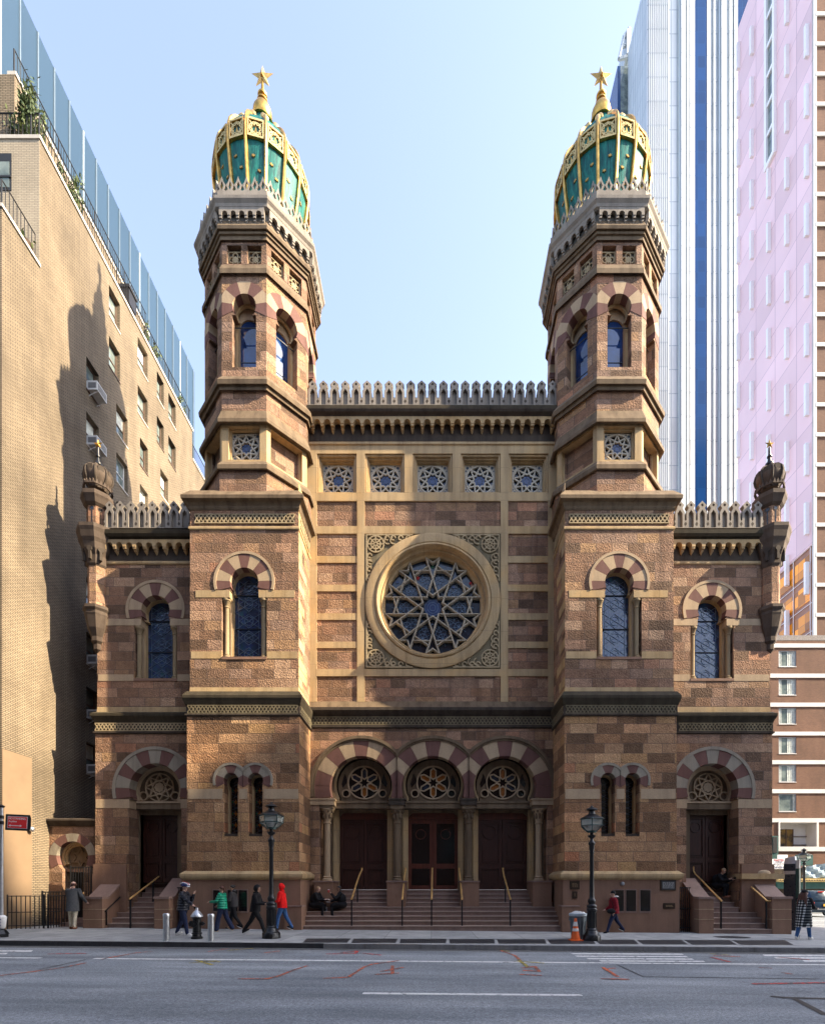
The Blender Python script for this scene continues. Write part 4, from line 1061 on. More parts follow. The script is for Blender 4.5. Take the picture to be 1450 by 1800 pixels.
    for k in range(10):
        a = 2*pi*k/10
        for q in (.42, .66):
            px_, pz_ = X+q*r*cos(a), Z+q*r*sin(a)
            c = circ(px_, pz_, .1*r, 8); L.append(c+[c[0]])
            for j in range(4): b = a+pi*j/4; L.append([(px_-.17*r*cos(b), pz_-.17*r*sin(b)), (px_+.17*r*cos(b), pz_+.17*r*sin(b))])
        a += pi/10; px_, pz_ = X+.9*r*cos(a), Z+.9*r*sin(a)
    for q in (.06, .11, .16): c = circ(X, Z, q*r, 20); L.append(c+[c[0]])
    gl.bars(L, .018, Yg+.1, Yg+.12, M['lead'])
    gl.prism(circ(X, Z, .17*r, 20), Yg+.105, Yg+.121, M['hubglass'])
    for px_, pz_, m in ((-.72, .52, 'hubglass'), (.77, .5, 'inkred'), (.8, .45, 'amberglass'), (.0, .83, 'greenglass'), (-.5, .72, 'greenglass'), (.42, .42, 'hubglass'), (-.3, .6, 'inkred')):
        gl.prism(circ(X+px_*r, Z+pz_*r, .032*r, 8), Yg+.09, Yg+.12, M[m])
    gl.build('rose_glass', root)
    tr = MB(); L = []; d = .17*r
    for k in range(10):
        a = 2*pi*k/10
        for sg in (-1, 1):
            n = (-sin(a)*sg*d, cos(a)*sg*d); s1 = sqrt((.99*r)**2-d*d) if True else 0
            L.append([(X+cos(a)*s+n[0], Z+sin(a)*s+n[1]) for s in (.125*r, .955*r)])
        a += pi/10; rc = .78*r; sr = .23*r
        cxp, czp = X+rc*cos(a), Z+rc*sin(a)
        s5 = starpts(cxp, czp, sr, sr*.382, 5, a+pi); L.append(s5+[s5[0]])
        # braces from the little stars to the rim
    tr.bars(L, .08, Yg-.05, Yg+.09, M['roserib']); tr.bars(L, .035, Yg-.09, Yg-.05, M['roserib'])
    tr.prism(circ(X, Z, r+.12, 64), Yg-.02, Yg+.1, M['roserib'], [circ(X, Z, r-.02, 64)])
    tr.build('rose_tracery', root)
    # parapet
    mo = MB()
    def strip(profile, mat):
        vs = []; 
        for dd, zz in profile: vs += [(Xl, Y-dd, zz), (Xr, Y-dd, zz)]
        fs = [(2*i, 2*i+1, 2*i+3, 2*i+2) for i in range(len(profile)-1)]
        mo.add(vs, fs, mat)
    strip([(0, C.Z(783)), (.05, C.Z(781.8)), (.05, C.Z(778)), (0, C.Z(776.5))], S)
    Yq = Y-.42
    strip([(.0, C.Z(745)), (.3, C.Z(742.5)), (.3, C.Z(737)), (.24, C.Z(736)), (.26, zY(732, Y-.28)), (.4, zY(722, Yq)), (.44, zY(719, Yq)), (.44, zY(712.5, Yq)), (0, zY(710, Yq))], M['soot_shade'])
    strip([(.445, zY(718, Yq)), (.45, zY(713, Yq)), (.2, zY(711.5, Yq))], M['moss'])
    mo.build('parapet_cornice', root)
    ct = MB(); ct.box(Xl, Xr, Y+.0, Y+.2, C.Z(776), C.Z(738), M['soot_shade']); corbels(ct, C.X(551), C.X(968.7), 24, C.Z(773), C.Z(742.3), Y+.01, .29, S, depth=.24); ct.build('corbel_table', root)  # dark backing puts the arcade's recess shade into the colour
    merlon_row(root, Matrix.Identity(4), C, 539.5, 981, 23, 668, 711.5, Y-.3)
    # belt with carved frieze over the porch
    mo = MB(); Yb = Y-.05
    def strip2(profile, mat):
        vs = []
        for dd, zz in profile: vs += [(Xl, Yb-dd, zz), (Xr, Yb-dd, zz)]
        mo.add(vs, [(2*i, 2*i+1, 2*i+3, 2*i+2) for i in range(len(profile)-1)], mat)
    strip2([(.0, C.Z(1282)), (.06, C.Z(1280)), (.06, C.Z(1277)), (.02, C.Z(1276)), (.02, C.Z(1260)), (.1, C.Z(1257)), (.2, C.Z(1252)), (.2, C.Z(1247)), (.0, C.Z(1245))], M['soot_shade'])
    mo.build('belt_course', root)
    fr = MB(); fr.bars(fretwork(Xl+.1, Xr-.1, C.Z(1275), C.Z(1262)), .033, Yb-.05, Yb-.015, M['fretdark']); fr.build('carved_frieze', root)
    # three-arched porch
    cen = (635, 761, 887); rin = 55; ys = 1405; dlt = asin((ys-1385)/(rin+1.5)); cut = MB()
    pts = [C.p(xl, ys)]
    for c in cen: pts += arc(*C.p(c, 1385), (rin+1.5)*C.s, pi+dlt, -dlt, 28)
    pts += [C.p(xr, ys), C.p(xr, 1282), C.p(xl, 1282)]
    body.prism(pts, Y-.05, Y+.5, M['brown'])
    body.box(C.X(xl), C.X(562), Y-.05, Y+.9, -.5, C.Z(1405), M['brown']); body.box(C.X(961), C.X(xr), Y-.05, Y+.9, -.5, C.Z(1405), M['brown'])
    mids = (None, C.X(698), C.X(824), None)
    for i, c in enumerate(cen):
        Xc, Zc = C.p(c, 1385); lo = mids[i]; hi = mids[i+1]
        def cl(q, o=.003): return [(max(x, lo+o) if lo is not None and x < lo+o else (min(x, hi-o) if hi is not None and x > hi-o else x), z) for x, z in q]
        dl = asin(20/68.); tot = pi+2*dl
        for k in range(11):
            q = cl([(x, max(z, C.Z(ys)+.002)) for x, z in wedge(Xc, Zc, rin*C.s, 82*C.s, -dl+tot*k/11+.004, -dl+tot*(k+1)/11-.004)])
            body.prism(q, Y-.07, Y+.35, M['vous'] if k % 2 else M['vous'] if k in () else M['sandL'] if k % 2 == 0 and k not in (0, 10) else M['vous'])
        for r0, r1, y0 in ((81.6, 85, Y-.1), (85, 90, Y-.15)):
            body.prism(cl(wedge(Xc, Zc, r0*C.s, r1*C.s, -.2, pi+.2, 40)), y0, Y+.05, M['sandD'])
    for x in (545, 977): pass
    T = MB(); tc = (640.5, 761.5, 883.5); Q = PL(Y+.6)
    for c0, c in zip(cen, tc):
        t = MB()
        Xc = C.X(c0); oo = rect(C.X(c0-62.8), C.X(c0+62.8), Q.Z(1412), Q.Z(1318))
        h1 = hs_px(Q, c, 1381, 52, 1404, 1411.9, 46); t.prism(oo[:1]+h1+oo[1:], Y+.36, Y+.46, M['sandD'])
        h2 = hs_px(Q, c, 1381, 48.5, 1404, 1411.8, 43); t.prism(oo[:1]+h2+oo[1:], Y+.462, Y+.56, M['sand'])
        X0, Z0 = Q.p(c, 1376.5); s = Q.s
        h3 = hs_px(Q, c, 1382, 46, 1404, 1411.7, 41)
        t.prism(h3, Y+.6, Y+.68, M['sandD'], [circ(X0, Z0, 27*s, 36), circ(X0-32*s, Z0-19*s, 5.6*s, 14), circ(X0+32*s, Z0-19*s, 5.6*s, 14)])
        t.prism(hs_px(Q, c, 1381, 52, 1404, 1411.9), Y+.72, Y+.76, M['darkglass'])
        for rr, w_ in ((28.5, .06),): cc = circ(X0, Z0, rr*s, 36); t.bars([cc+[cc[0]]], w_, Y+.55, Y+.62, M['sandL'])
        for sx in (-1, 1): cc = circ(X0+sx*32*s, Z0-19*s, 6.6*s, 16); t.bars([cc+[cc[0]]], .05, Y+.55, Y+.62, M['sandL'])
        for sx in (-1, 1): t.prism([(X0+sx*29*s, Z0+2*s), (X0+sx*38*s, Z0-9*s), (X0+sx*40*s, Z0-2*s), (X0+sx*34*s, Z0+16*s)], Y+.59, Y+.6, M['darkglass'])
        L = []
        for k in range(6):
            a = pi/2+k*pi/3; u = (cos(a), sin(a)); n = (-u[1], u[0]); w_ = 4.6*s
            pp = [(9.5*s, -w_), (21.5*s, -w_), (26*s, 0), (21.5*s, w_), (9.5*s, w_), (6*s, 0), (9.5*s, -w_)]
            L.append([(X0+u[0]*p+n[0]*q, Z0+u[1]*p+n[1]*q) for p, q in pp])
            lit = {640.5: (4, 3), 761.5: (0, 1, 3, 4, 5), 883.5: (0, 2, 3)}[c]
            t.prism([(X0+u[0]*p+n[0]*q, Z0+u[1]*p+n[1]*q) for p, q in pp[:-1]], Y+.66, Y+.7, M['amberglass'] if k in lit else M['roseglass'])
        t.bars(L, .05, Y+.58, Y+.66, M['sandL']); t.build('tympanum_window', root)
    T.box(C.X(563), C.X(960), Y+.34, Y+.75, Q.Z(1414), Q.Z(1410), M['sandD']); T.box(C.X(563), C.X(960), Y+.38, Y+.9, Q.Z(1423), Q.Z(1414.1), M['sandD'])
    D = PL(Y+.95); doors = ((597, 681.5, 'wood', False), (717.8, 804.6, 'woodr', True), (839.5, 926.5, 'wood', False))
    edges = [D.X(545)] + [q for a, b, _, _ in doors for q in (D.X(a-11), D.X(b+11))] + [D.X(976)]
    for a, b in zip(edges[::2], edges[1::2]): T.box(a, b, Y+.6, Y+1.05, 1.0, Q.Z(1423.1), M['sandD'])
    for a, b, _, _ in doors:
        for sx, e in ((-1, a), (1, b)):
            T.box(D.X(e), D.X(e+sx*11), Y+.76, Y+1.05, 1.2, Q.Z(1423.2), M['sand']); T.box(D.X(e+sx*5), D.X(e+sx*9), Y+.7, Y+.8, 1.2, Q.Z(1423.2)-.3, M['sand'])
        T.box(D.X(a), D.X(b), Y+.8, Y+1.05, D.Z(1430), Q.Z(1423.3), M['sandD'])
        for sx, e in ((-1, b), (1, a)):
            k = D.s*7; X0 = D.X(e); Zt = D.Z(1430)
            T.prism([(X0, Zt), (X0+sx*k, Zt), (X0, Zt-k)], Y+.82, Y+1.05, M['sandD'])
    T.build('porch_screen', root)
    for a, b, m, gl_ in doors:
        o = wooden_door(root, D.X(a), D.X(b), 1.54, D.Z(1441), Y+1.0, m, None, gl_)
        tb = MB(); tb.box(D.X(a), D.X(b), Y+.96, Y+1.1, D.Z(1441), D.Z(1430), M['woodr']); tb.build('door_head', root)
    # columns, imposts, pedestals
    for x in (573.5, 698, 824, 948.5):
        c = MB(); X0 = C.X(x); hw = 14*C.s; Yc = Y+.2
        end = x < 600 or x > 900
        a, b = (C.X(543), X0+hw) if x < 600 else (X0-hw, C.X(979)) if x > 900 else (X0-hw, X0+hw)
        c.box(a, b, Y-.1, Y+.5, C.Z(1416), C.Z(1407), M['sandL'] if end else M['soot_shade']); c.box(a-.03, b+.03, Y-.13, Y+.5, C.Z(1407), C.Z(1404.6), M['sandL'] if end else M['soot_shade'])
        c.box(X0-hw*.85, X0+hw*.85, Y-.06, Y+.5, C.Z(1422), C.Z(1416), M['sandD'])
        z0, z1 = C.Z(1549.5), C.Z(1422); r = 5.6*C.s
        c.lathe(X0, Yc, [(r*1.7, z0), (r*1.7, z0+.08), (r*1.3, z0+.12), (r*1.45, z0+.17), (r*1.05, z0+.22), (r, z0+.3), (r*.96, z1-.62), (r*1.2, z1-.6), (r*1.2, z1-.56), (r, z1-.54), (r*1.2, z1-.35), (r*1.6, z1-.12), (r*2.2, z1-.03), (r*2.2, z1)], M['sandL'] if end else M['sandD'], 18)
        for k in range(8):
            q = 2*pi*k/8; c.ell((X0+r*1.35*cos(q), Yc+r*1.35*sin(q), z1-.3), (.05, .05, .13), M['sandD'], 6, 5)
            c.ell((X0+r*1.8*cos(q+.4), Yc+r*1.8*sin(q+.4), z1-.1), (.045, .045, .07), M['sandD'], 6, 5)
        c.build('porch_column', root)
        pd = MB(); pw = 16*C.s
        pd.box(X0-pw, X0+pw, 20.14, 21.4, .3, C.Z(1550), M['brown_smooth']); pd.box(X0-pw-.03, X0+pw+.03, 20.1, 21.4, C.Z(1551.6), C.Z(1549), M['step']); pd.build('column_pedestal', root)
    # great stair
    st = MB(); x0, x1 = P.X(526), P.X(993)
    for k in range(9):
        z = .165+.171*k; y0 = 18.9+.3*k
        a, b = (P.X(503)-.02, P.X(1013)) if k == 0 else (P.X(523+2*min(k, 1)), P.X(996-2*min(k, 1)))
        st.box(a, b, y0, y0+.8 if k < 8 else 22.5, -.6 if k == 0 else z-.4, z-.014, M['step']); st.box(a, b, y0-.028, y0+.34 if k < 8 else 22.5, z-.032, z, M['tread'])
    st.build('great_stair', root)
    def rail(xa, xb, xt):
        h = MB(); ya, yb = 18.95, 20.85
        A = Vector((PL(ya).X(xa), ya, zY(1581, ya))); Bp = Vector((PL(yb).X(xb), yb, zY(1541, yb)))
        Tp = Vector((PL(yb+.3).X(xt), yb+.3, zY(1526, yb+.3)))
        h.tube([A-Vector((0, .04, 0)), A, Bp, Tp-Vector((0, 0, .1)), Tp], .036, M['brass'], 8)
        h.box(A.x-.027, A.x+.027, ya, ya+.05, .165, A.z, M['iron'])
        q = A.lerp(Bp, .78); h.box(q.x-.027, q.x+.027, q.y, q.y+.05, .9, q.z, M['iron'])
        h.build('handrail', root)
    rail(618, 631, 636); rail(707, 711, 713); rail(758.5, 759.5, 759.8); rail(812, 808.5, 807); rail(897, 886, 884)
    me = body.build('tmp').data; o = bpy.data.objects['tmp']; root.data = me; bpy.data.objects.remove(o)
central()

# plaques on the right plinth (things fixed to the building: parts)
def plaque(x0, x1, y0, y1, mat, rows, ink, name='plaque'):
    p = MB(); Yp = P.Y-.08
    p.box(P.X(x0), P.X(x1), Yp-.04, Yp, P.Z(y1), P.Z(y0), M['bronze']); p.box(P.X(x0+1.6), P.X(x1-1.6), Yp-.046, Yp-.03, P.Z(y1-1.6), P.Z(y0+1.6), M[mat])
    for i in range(rows):
        y = y0+3.5+(y1-y0-7)*(i+.5)/rows; a = x0+3.5; b = x1-3.5; x = a; rg = random.Random(i+int(x0))
        while x < b-1:
            w = rg.uniform(1.2, 4.5); p.box(P.X(x), P.X(min(b, x+w)), Yp-.049, Yp-.04, P.Z(y+.55), P.Z(y-.55), M[ink]); x += w+.9
    p.build(name, SYN)
plaque(1000.5, 1017, 1549.5, 1564, 'bronze', 4, 'bronzel'); plaque(1004.5, 1013, 1567.5, 1580, 'bronze', 3, 'bronzel')
plaque(1158.5, 1185.5, 1547.5, 1566, 'slate', 6, 'steel'); plaque(1164, 1184, 1588, 1598, 'bronze', 3, 'bronzel')
fl = MB(); fl.lathe(P.X(1092), P.Y-.08, [(.06, 0), (.06, .05), (.03, .08)], M['galv'], 12, M=Matrix.Translation((0, 0, 0))); 
fl = MB(); fl.lathe(0, 0, [(.075, 0), (.075, .05), (.05, .09), (0, .1)], M['galv'], 14, M=Matrix.Translation((P.X(1092), P.Y-.08, P.Z(1554))) @ Matrix.Rotation(pi/2, 4, 'X')); fl.build('wall_light', SYN)
# side gate wall between the synagogue and its neighbour
GW = MB(); Q = PL(19.95); Yg = Q.Y
hd = hs_px(Q, 127.5, 1507, 28.5, 1529, 1660)
oo = rect(Q.X(78), Q.X(172), -.5, Q.Z(1452)); hd = [(x, max(z, -.5)) for x, z in hd]
GW.prism(oo[:1]+hd+oo[1:], Yg, Yg+.5, M['brown'])
X, Z = Q.p(127.5, 1507)
for k in range(7):
    a0 = -.5+(pi+1)*k/7; a1 = -.5+(pi+1)*(k+1)/7
    GW.prism([(max(x, Q.X(79)), z) for x, z in wedge(X, Z, 27.5*Q.s, 41.5*Q.s, a0+.005, a1-.005)], Yg-.02, Yg+.3, M['vous'] if k % 2 == 0 else M['vousg'])
rg_ = rectring(Q.X(80.5), Q.X(171), Yg-.02, Yg+.55)
GW.sweep(rg_, [(0, Q.Z(1453)), (.06, Q.Z(1450)), (.16, Q.Z(1444)), (.16, Q.Z(1441.5)), (0, Q.Z(1439))], M['soot_shade'])
GW.box(Q.X(98), Q.X(157), Yg+.42, Yg+.5, Q.Z(1532), Q.Z(1476), M['sandD'])
for rr, yy in ((26, .25), (23, .33)): GW.prism(wedge(X, Z, (rr-2.8)*Q.s, (rr+2)*Q.s, -.6, pi+.6, 24), Yg+yy, Yg+.45, M['sand'])
s6 = starpts(X+.06, Z, 17*Q.s, 8.5*Q.s, 6); GW.bars([s6+[s6[0]]], .06, Yg+.36, Yg+.42, M['sandD']); GW.prism(starpts(X+.06, Z, 15*Q.s, 7.5*Q.s, 6), Yg+.39, Yg+.42, M['sandD'])
GW.box(Q.X(99), Q.X(156), Yg+.25, Yg+.6, Q.Z(1533), Q.Z(1528), M['brown_smooth'])
GW.box(Q.X(96), Q.X(160), Yg+1.2, Yg+1.3, -.5, Q.Z(1532), M['soot_shade'])
o = GW.build('gate_wall'); tag(o, 'low brownstone gate wall with a striped arch and star relief between the synagogue and the tan building', 'wall')
# ================================================================ ground, road, pavement
def sheet(name, pts, dz, mat, kind='structure', thick=None):
    """flat piece of street laid on the sloping ground, pts in (X,Y)"""
    m = MB(); n = len(pts)
    top = [(x, y, gz(x)+dz) for x, y in pts]
    if thick is None: m.add(top, [tuple(range(n))], mat)
    else:
        m.add(top+[(x, y, z-thick) for x, y, z in top], [tuple(range(n))]+[(i, i+n, (i+1) % n+n, (i+1) % n) for i in range(n)], mat)
    return m.build(name) if name else m
def struct(o): o['kind'] = 'structure'; return o
rd = MB(); 
for i in range(16):
    x0, x1 = -400+50*i, -350+50*i
    rd.add([(x0, -80, gz(x0)-.14), (x1, -80, gz(x1)-.14), (x1, 700, gz(x1)-.14), (x0, 700, gz(x0)-.14)], [(0, 1, 2, 3)], M['asphalt'])
struct(rd.build('road'))
SWX = 17.5
struct(sheet('sidewalk', [(-120, CURB_Y), (SWX-2.5, CURB_Y), (SWX-.9, CURB_Y+.5), (SWX-.2, CURB_Y+1.5), (SWX, CURB_Y+3), (SWX, 70), (-120, 70)], 0, M['walk'], thick=.3))
struct(sheet('curb', [(-3.1, CURB_Y-.17), (SWX-2.4, CURB_Y-.17), (SWX-2.5, CURB_Y), (-3.1, CURB_Y)], .003, M['curb'], thick=.3))
struct(sheet('steel_curb', [(-120, CURB_Y-.1), (-3.1, CURB_Y-.1), (-3.1, CURB_Y), (-120, CURB_Y)], .002, M['curbdark'], thick=.3))
struct(sheet('gutter', [(-120, CURB_Y-.5), (SWX-2.4, CURB_Y-.5), (SWX-2.4, CURB_Y-.17), (-120, CURB_Y-.1)], -.136, plain('gutter_asphalt', (.085, .085, .085), .85, 0, .4, 5)))
struct(sheet('far_sidewalk', [(-120, -.6), (60, -.6), (60, -4), (-120, -4)], 0, M['walk'], thick=.3))
struct(sheet('corner_sidewalk', [(21, 38), (75, 38), (75, 47.5), (21, 47.5)], 0, M['walk'], thick=.3))
# painted lines
def road_px(pts): return [ground(x, y, True)[:2] for x, y in pts]
def line(name, x0, x1, Y, w, mat='roadwhite', dz=-.136): return struct(sheet(name, [(x0, Y-w/2), (x1, Y-w/2), (x1, Y+w/2), (x0, Y+w/2)], dz, M[mat]))
ya = ground(700, 1690.5, True)[1]
line('lane_line', ground(146, 1690, True)[0], 22, ya, .15)
line('lane_line', -22, ground(50, 1689, True)[0], ya, .14)
yb = ground(830, 1748.8, True)[1]; line('lane_dash', ground(637, 1748, True)[0], ground(1022, 1750, True)[0], yb, .13)
def stripe(pts): return struct(sheet('crosswalk_stripe', road_px(pts), -.136, M['roadwhite']))
for a, b, y0, y1 in ((994, 1183, 1672.6, 1675.2), (1003, 1198, 1676.6, 1679.6), (1010, 1206, 1680.8, 1684), (1030, 1216, 1685.2, 1688.4), (1052, 1236, 1689.2, 1692.4)):
    y1 = y0+(y1-y0)*.62; stripe([(a, y0), (b, y0+.8), (b+4, y1+.8), (a+5, y1)])
for a, b, y0, y1 in ((1340, 1480, 1679, 1681.5), (1360, 1480, 1683.4, 1686), (1410, 1480, 1688.5, 1691.5)): stripe([(a, y0), (b, y0+.5), (b, y1+.5), (a+4, y1)])
for a, b, y0, y1 in ((-30, 58, 1671.5, 1674), (-30, 14, 1676, 1678.5)): stripe([(a, y0), (b, y0), (b-3, y1), (a, y1)])
# surveyors' spray marks
def spray(name, lines, w, mat):
    m = MB(); k = 0
    for ln in lines:
        g = [Vector(ground(x, y, True)) for x, y in ln]
        for a, b in zip(g, g[1:]):
            d = (b-a); d.z = 0
            if d.length < .01: continue
            d.normalize(); n = Vector((-d.y, d.x, 0))*w/2; k += 1
            q = [a-n-d*w*.3, a+n-d*w*.3, b+n+d*w*.3, b-n+d*w*.3]
            m.add([(p.x, p.y, gz(p.x)-.1345+.0006*(k % 9)) for p in q], [(0, 3, 2, 1)], M[mat])
    return struct(m.build(name))
spray('orange_mark', [[(0, 1716), (60, 1709), (110, 1702), (150, 1694)], [(180, 1687), (240, 1676), (265, 1674)], [(420, 1722), (470, 1722), (490, 1717), (520, 1705), (540, 1699)], [(570, 1721), (612, 1719), (640, 1701), (655, 1696), (700, 1690)], [(660, 1714), (700, 1712)], [(670, 1709), (708, 1702)], [(690, 1699), (690, 1713)]], .07, 'spray_orange')
spray('orange_mark', [[(880, 1672), (905, 1681), (915, 1690)], [(915, 1714), (950, 1716)], [(920, 1707), (948, 1709), (940, 1700), (918, 1703)], [(1060, 1702), (1085, 1718)], [(1058, 1722), (1104, 1723)], [(1062, 1705), (1080, 1703)], [(1335, 1702), (1355, 1703)], [(1375, 1711), (1390, 1713)], [(365, 1674), (400, 1669)], [(466, 1676), (490, 1673)], [(1255, 1681), (1300, 1683)]], .08, 'spray_orange')
spray('red_mark', [[(86, 1678), (150, 1677)], [(575, 1678), (625, 1677), (628, 1673), (600, 1676)], [(640, 1677), (668, 1680)], [(1325, 1731), (1450, 1729)], [(1250, 1684), (1282, 1692)], [(1370, 1684), (1420, 1688)]], .1, 'spray_red')
spray('yellow_mark', [[(335, 1694), (380, 1690)], [(345, 1689), (372, 1697)], [(352, 1690), (385, 1692)], [(400, 1672), (445, 1668)], [(905, 1691), (955, 1694)], [(912, 1689), (928, 1701)], [(880, 1671), (895, 1674)], [(1250, 1678), (1282, 1680)]], .09, 'spray_yellow')
spray('tar_seam', [[(1085, 1697), (1130, 1718), (1440, 1722)], [(85, 1702), (150, 1688)], [(70, 1705), (110, 1697)]], .035, 'tar')
spray('tar_seam', [[(1358, 1753), (1395, 1756), (1450, 1785)], [(1375, 1755), (1452, 1757)]], .11, 'tar')
# pavement vent gratings and cellar cover
g1 = MB()
gx = [530, 614, 698, 785, 870, 960, 1045, 1120, 1205, 1290, 1390]
for i, (a, b) in enumerate(zip(gx, gx[1:])):
    p = [ground(x, y)[:2] for x, y in ((a+9-i*1.5, 1650.5+i*.35), (b+3-i*1.5, 1650.5+i*.35), (b-4+i*1.2 if i < 9 else b+5, 1658+i*.45), (a+2+i*1.2, 1658+i*.45))]
    o = sheet('vent_grate', p, .004, M['grate']); tag(o, None, 'grate', 'dark steel vent grates in a row along the kerb')
    o['label'] = ('dark steel vent grate at the left end of the kerbside row of grates', 'second dark vent grate in the kerbside row, below the left part of the great stair', 'third dark vent grate in the kerbside row, left of centre below the great stair', 'fourth dark vent grate in the kerbside row, below the middle door', 'fifth dark vent grate in the kerbside row, below the right door',
      'sixth dark vent grate in the kerbside row, just left of the traffic cone', 'vent grate in the kerbside row under the right lamp post', 'vent grate in the kerbside row, right of the right lamp post', 'second last vent grate in the kerbside row, before the right side stair', 'last vent grate of the kerbside row, tapering below the right side stair')[i]
mh = MB(); X, Yq, zq = ground(1286, 1648.3)
mh.add([(X+.62*cos(2*pi*i/28), Yq+.42*sin(2*pi*i/28), gz(X)+.005) for i in range(28)], [tuple(range(28))], M['grate'])
tag(mh.build('round_grate'), 'oval steel drain grate on the pavement before the right side stair', 'grate')
# ================================================================ neighbours
# --- tan brick apartment block on the left; its long side wall faces the synagogue
AX = -15.4
AM = Matrix(((0, -1, 0, AX), (1, 0, 0, 0), (0, 0, 1, 0), (0, 0, 0, 1)))   # local x -> world Y, local y -> -X (into the wall)
apt = thing('apartment_building', (AX, 20, 0), 'tall tan brick apartment block with roof terraces on the left', 'building')
def on_wall(x, y, X=AX): Y = X*F/(x-PX); return Y, zY(y, Y)
wins = [(151.8, 174, 625.6+97*k) for k in range(8)] + [(191.5, 211, 499), (191.5, 211, 589), (204.6, 224.5, 708), (204.6, 224.5, 793.6), (204.6, 224.5, 879), (242, 259.6, 590.5), (242, 259.6, 675), (246, 260, 767.7), (246, 260, 850),
        (275.8, 288, 651.6), (275.8, 288, 729.5), (282, 295.7, 822.6), (296, 309, 689.8), (296, 309, 764.6)]
holes = []; spec = []
for k, (a, b, yt) in enumerate(wins):
    Ya, zt = on_wall(a, yt); Yb = on_wall(b, yt)[0]; h = 1.42
    if k < 8: zt = on_wall(151.8, 625.6)[1]-2.46*k
    holes.append(rect(Ya, Yb, zt-h, zt)); spec.append((Ya, Yb, zt-h, zt))
Yc0, Yc1, Y1, Y2 = 17.75, 19.47, 31.9, 38.5; z0 = zY(470, 19.47); z1 = zY(245, 19.47); z2 = ZC+33.0
wl = MB(); T = M['tan']
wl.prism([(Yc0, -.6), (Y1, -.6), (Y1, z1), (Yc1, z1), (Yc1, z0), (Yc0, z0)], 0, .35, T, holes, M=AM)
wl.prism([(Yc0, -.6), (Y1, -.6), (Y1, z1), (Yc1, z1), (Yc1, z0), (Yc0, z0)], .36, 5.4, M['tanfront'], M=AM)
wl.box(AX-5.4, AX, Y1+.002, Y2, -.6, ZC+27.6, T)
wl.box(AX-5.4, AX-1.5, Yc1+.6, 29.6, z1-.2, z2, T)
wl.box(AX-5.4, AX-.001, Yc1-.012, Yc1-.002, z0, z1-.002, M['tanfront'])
wl.box(AX, AX+.02, Yc0+.0, on_wall(55, 1500)[0], -.5, zY(1325, 18.4), M['tanpaint'])
wall = wl.build('wall', apt)
cp = MB()
cp.box(AX-.35, AX+.05, Yc0-.05, Yc1, z0, z0+.12, M['coping']); cp.box(AX-5.4, AX+.05, Yc1-.05, Yc1+.3, z1, z1+.14, M['coping']); cp.box(AX-.35, AX+.05, Yc1+.3, Y1+.05, z1, z1+.14, M['coping'])
cp.box(AX-1.8, AX-1.45, Yc1+.6, 29.65, z2, z2+.14, M['coping']); cp.box(AX-.35, AX+.05, Y1+.052, Y2, ZC+27.6, ZC+27.72, M['coping']); cp.build('coping', apt)
pent = MB(); pent.box(-14.9, -14.89, 0, 0, 0, 0, T) if False else None
for k, (a, b, c, d) in enumerate(spec):
    w = MB(AM); f = 'whiteframe' if k in (16, 11, 12) else 'winframe'
    w.prism(rect(a, b, c, d), .18, .26, M[f], [rect(a+.05, b-.05, c+.06, d-.05)])
    w.box(a+.05, b-.05, .2, .25, (c+d)/2-.025, (c+d)/2+.025, M[f]); w.box(a-.02, b+.02, -.03, .2, c-.06, c+.003, M['coping'] if k % 3 else M['winframe'])
    o = w.build('window', apt)
    g = MB(AM); g.box(a+.05, b-.05, .235, .25, c+.06, d-.05, M['pane']); g.box(a+.05, b-.05, .26, .35, c+.0, d, M['darkglass'])
    if k % 3 == 1: g.box(a+.06, b-.06, .228, .234, (c+d)/2+.03, d-.06, M['curtainw'])
    g.build('pane', o)
# front window with dark frame (street side of the setback)
fw = MB(); Q = PL(Yc1-.012); X0 = Q.X(-14); X1 = Q.X(20.5)
fw.box(X0, X1, Yc1-.03, Yc1+.0, Q.Z(335), Q.Z(270), M['signblack']); o = fw.build('window', apt); g = MB(); g.box(X0, X1-.08, Yc1-.04, Yc1-.03, Q.Z(330), Q.Z(285), M['pane']); g.box(X0, X1, Yc1-.06, Yc1-.02, Q.Z(313), Q.Z(310), M['signblack']); g.build('pane', o)
def railing(par, pts, h=1.05, step=.16, name='railing', post=2.4):
    m = MB()
    for a, b in zip(pts, pts[1:]):
        a, b = Vector(a), Vector(b); L = (b-a).length; d = (b-a)/L; n = int(L/step)
        u = Vector((d.x, d.y, 0)).normalized(); ang = atan2(u.y, u.x)
        for i in range(n+1):
            p = a+d*L*i/max(n, 1); r = .02 if (i*step) % post < step else .009
            m.box(p.x-r, p.x+r, p.y-r, p.y+r, p.z, p.z+h, M['ironflat'])
        m.tube([a+Vector((0, 0, h)), b+Vector((0, 0, h))], .025, M['ironflat'], 6); m.tube([a+Vector((0, 0, .1)), b+Vector((0, 0, .1))], .015, M['ironflat'], 6)
    return m.build(name, par)
railing(apt, [(AX-.1, Yc1+.1, z1+.14), (AX-.1, Y1-.1, z1+.14)]); railing(apt, [(AX-5.3, Yc1+.1, z1+.14), (AX-.1, Yc1+.1, z1+.14)])
railing(apt, [(AX-.1, Yc0+.1, z0+.12), (AX-.1, Yc1-.1, z0+.12)]); railing(apt, [(AX-1.6, Yc1+.7, z2+.14), (AX-1.6, 29.5, z2+.14)]); railing(apt, [(AX-.1, Y1+.2, ZC+27.72), (AX-.1, Y2, ZC+27.72)])
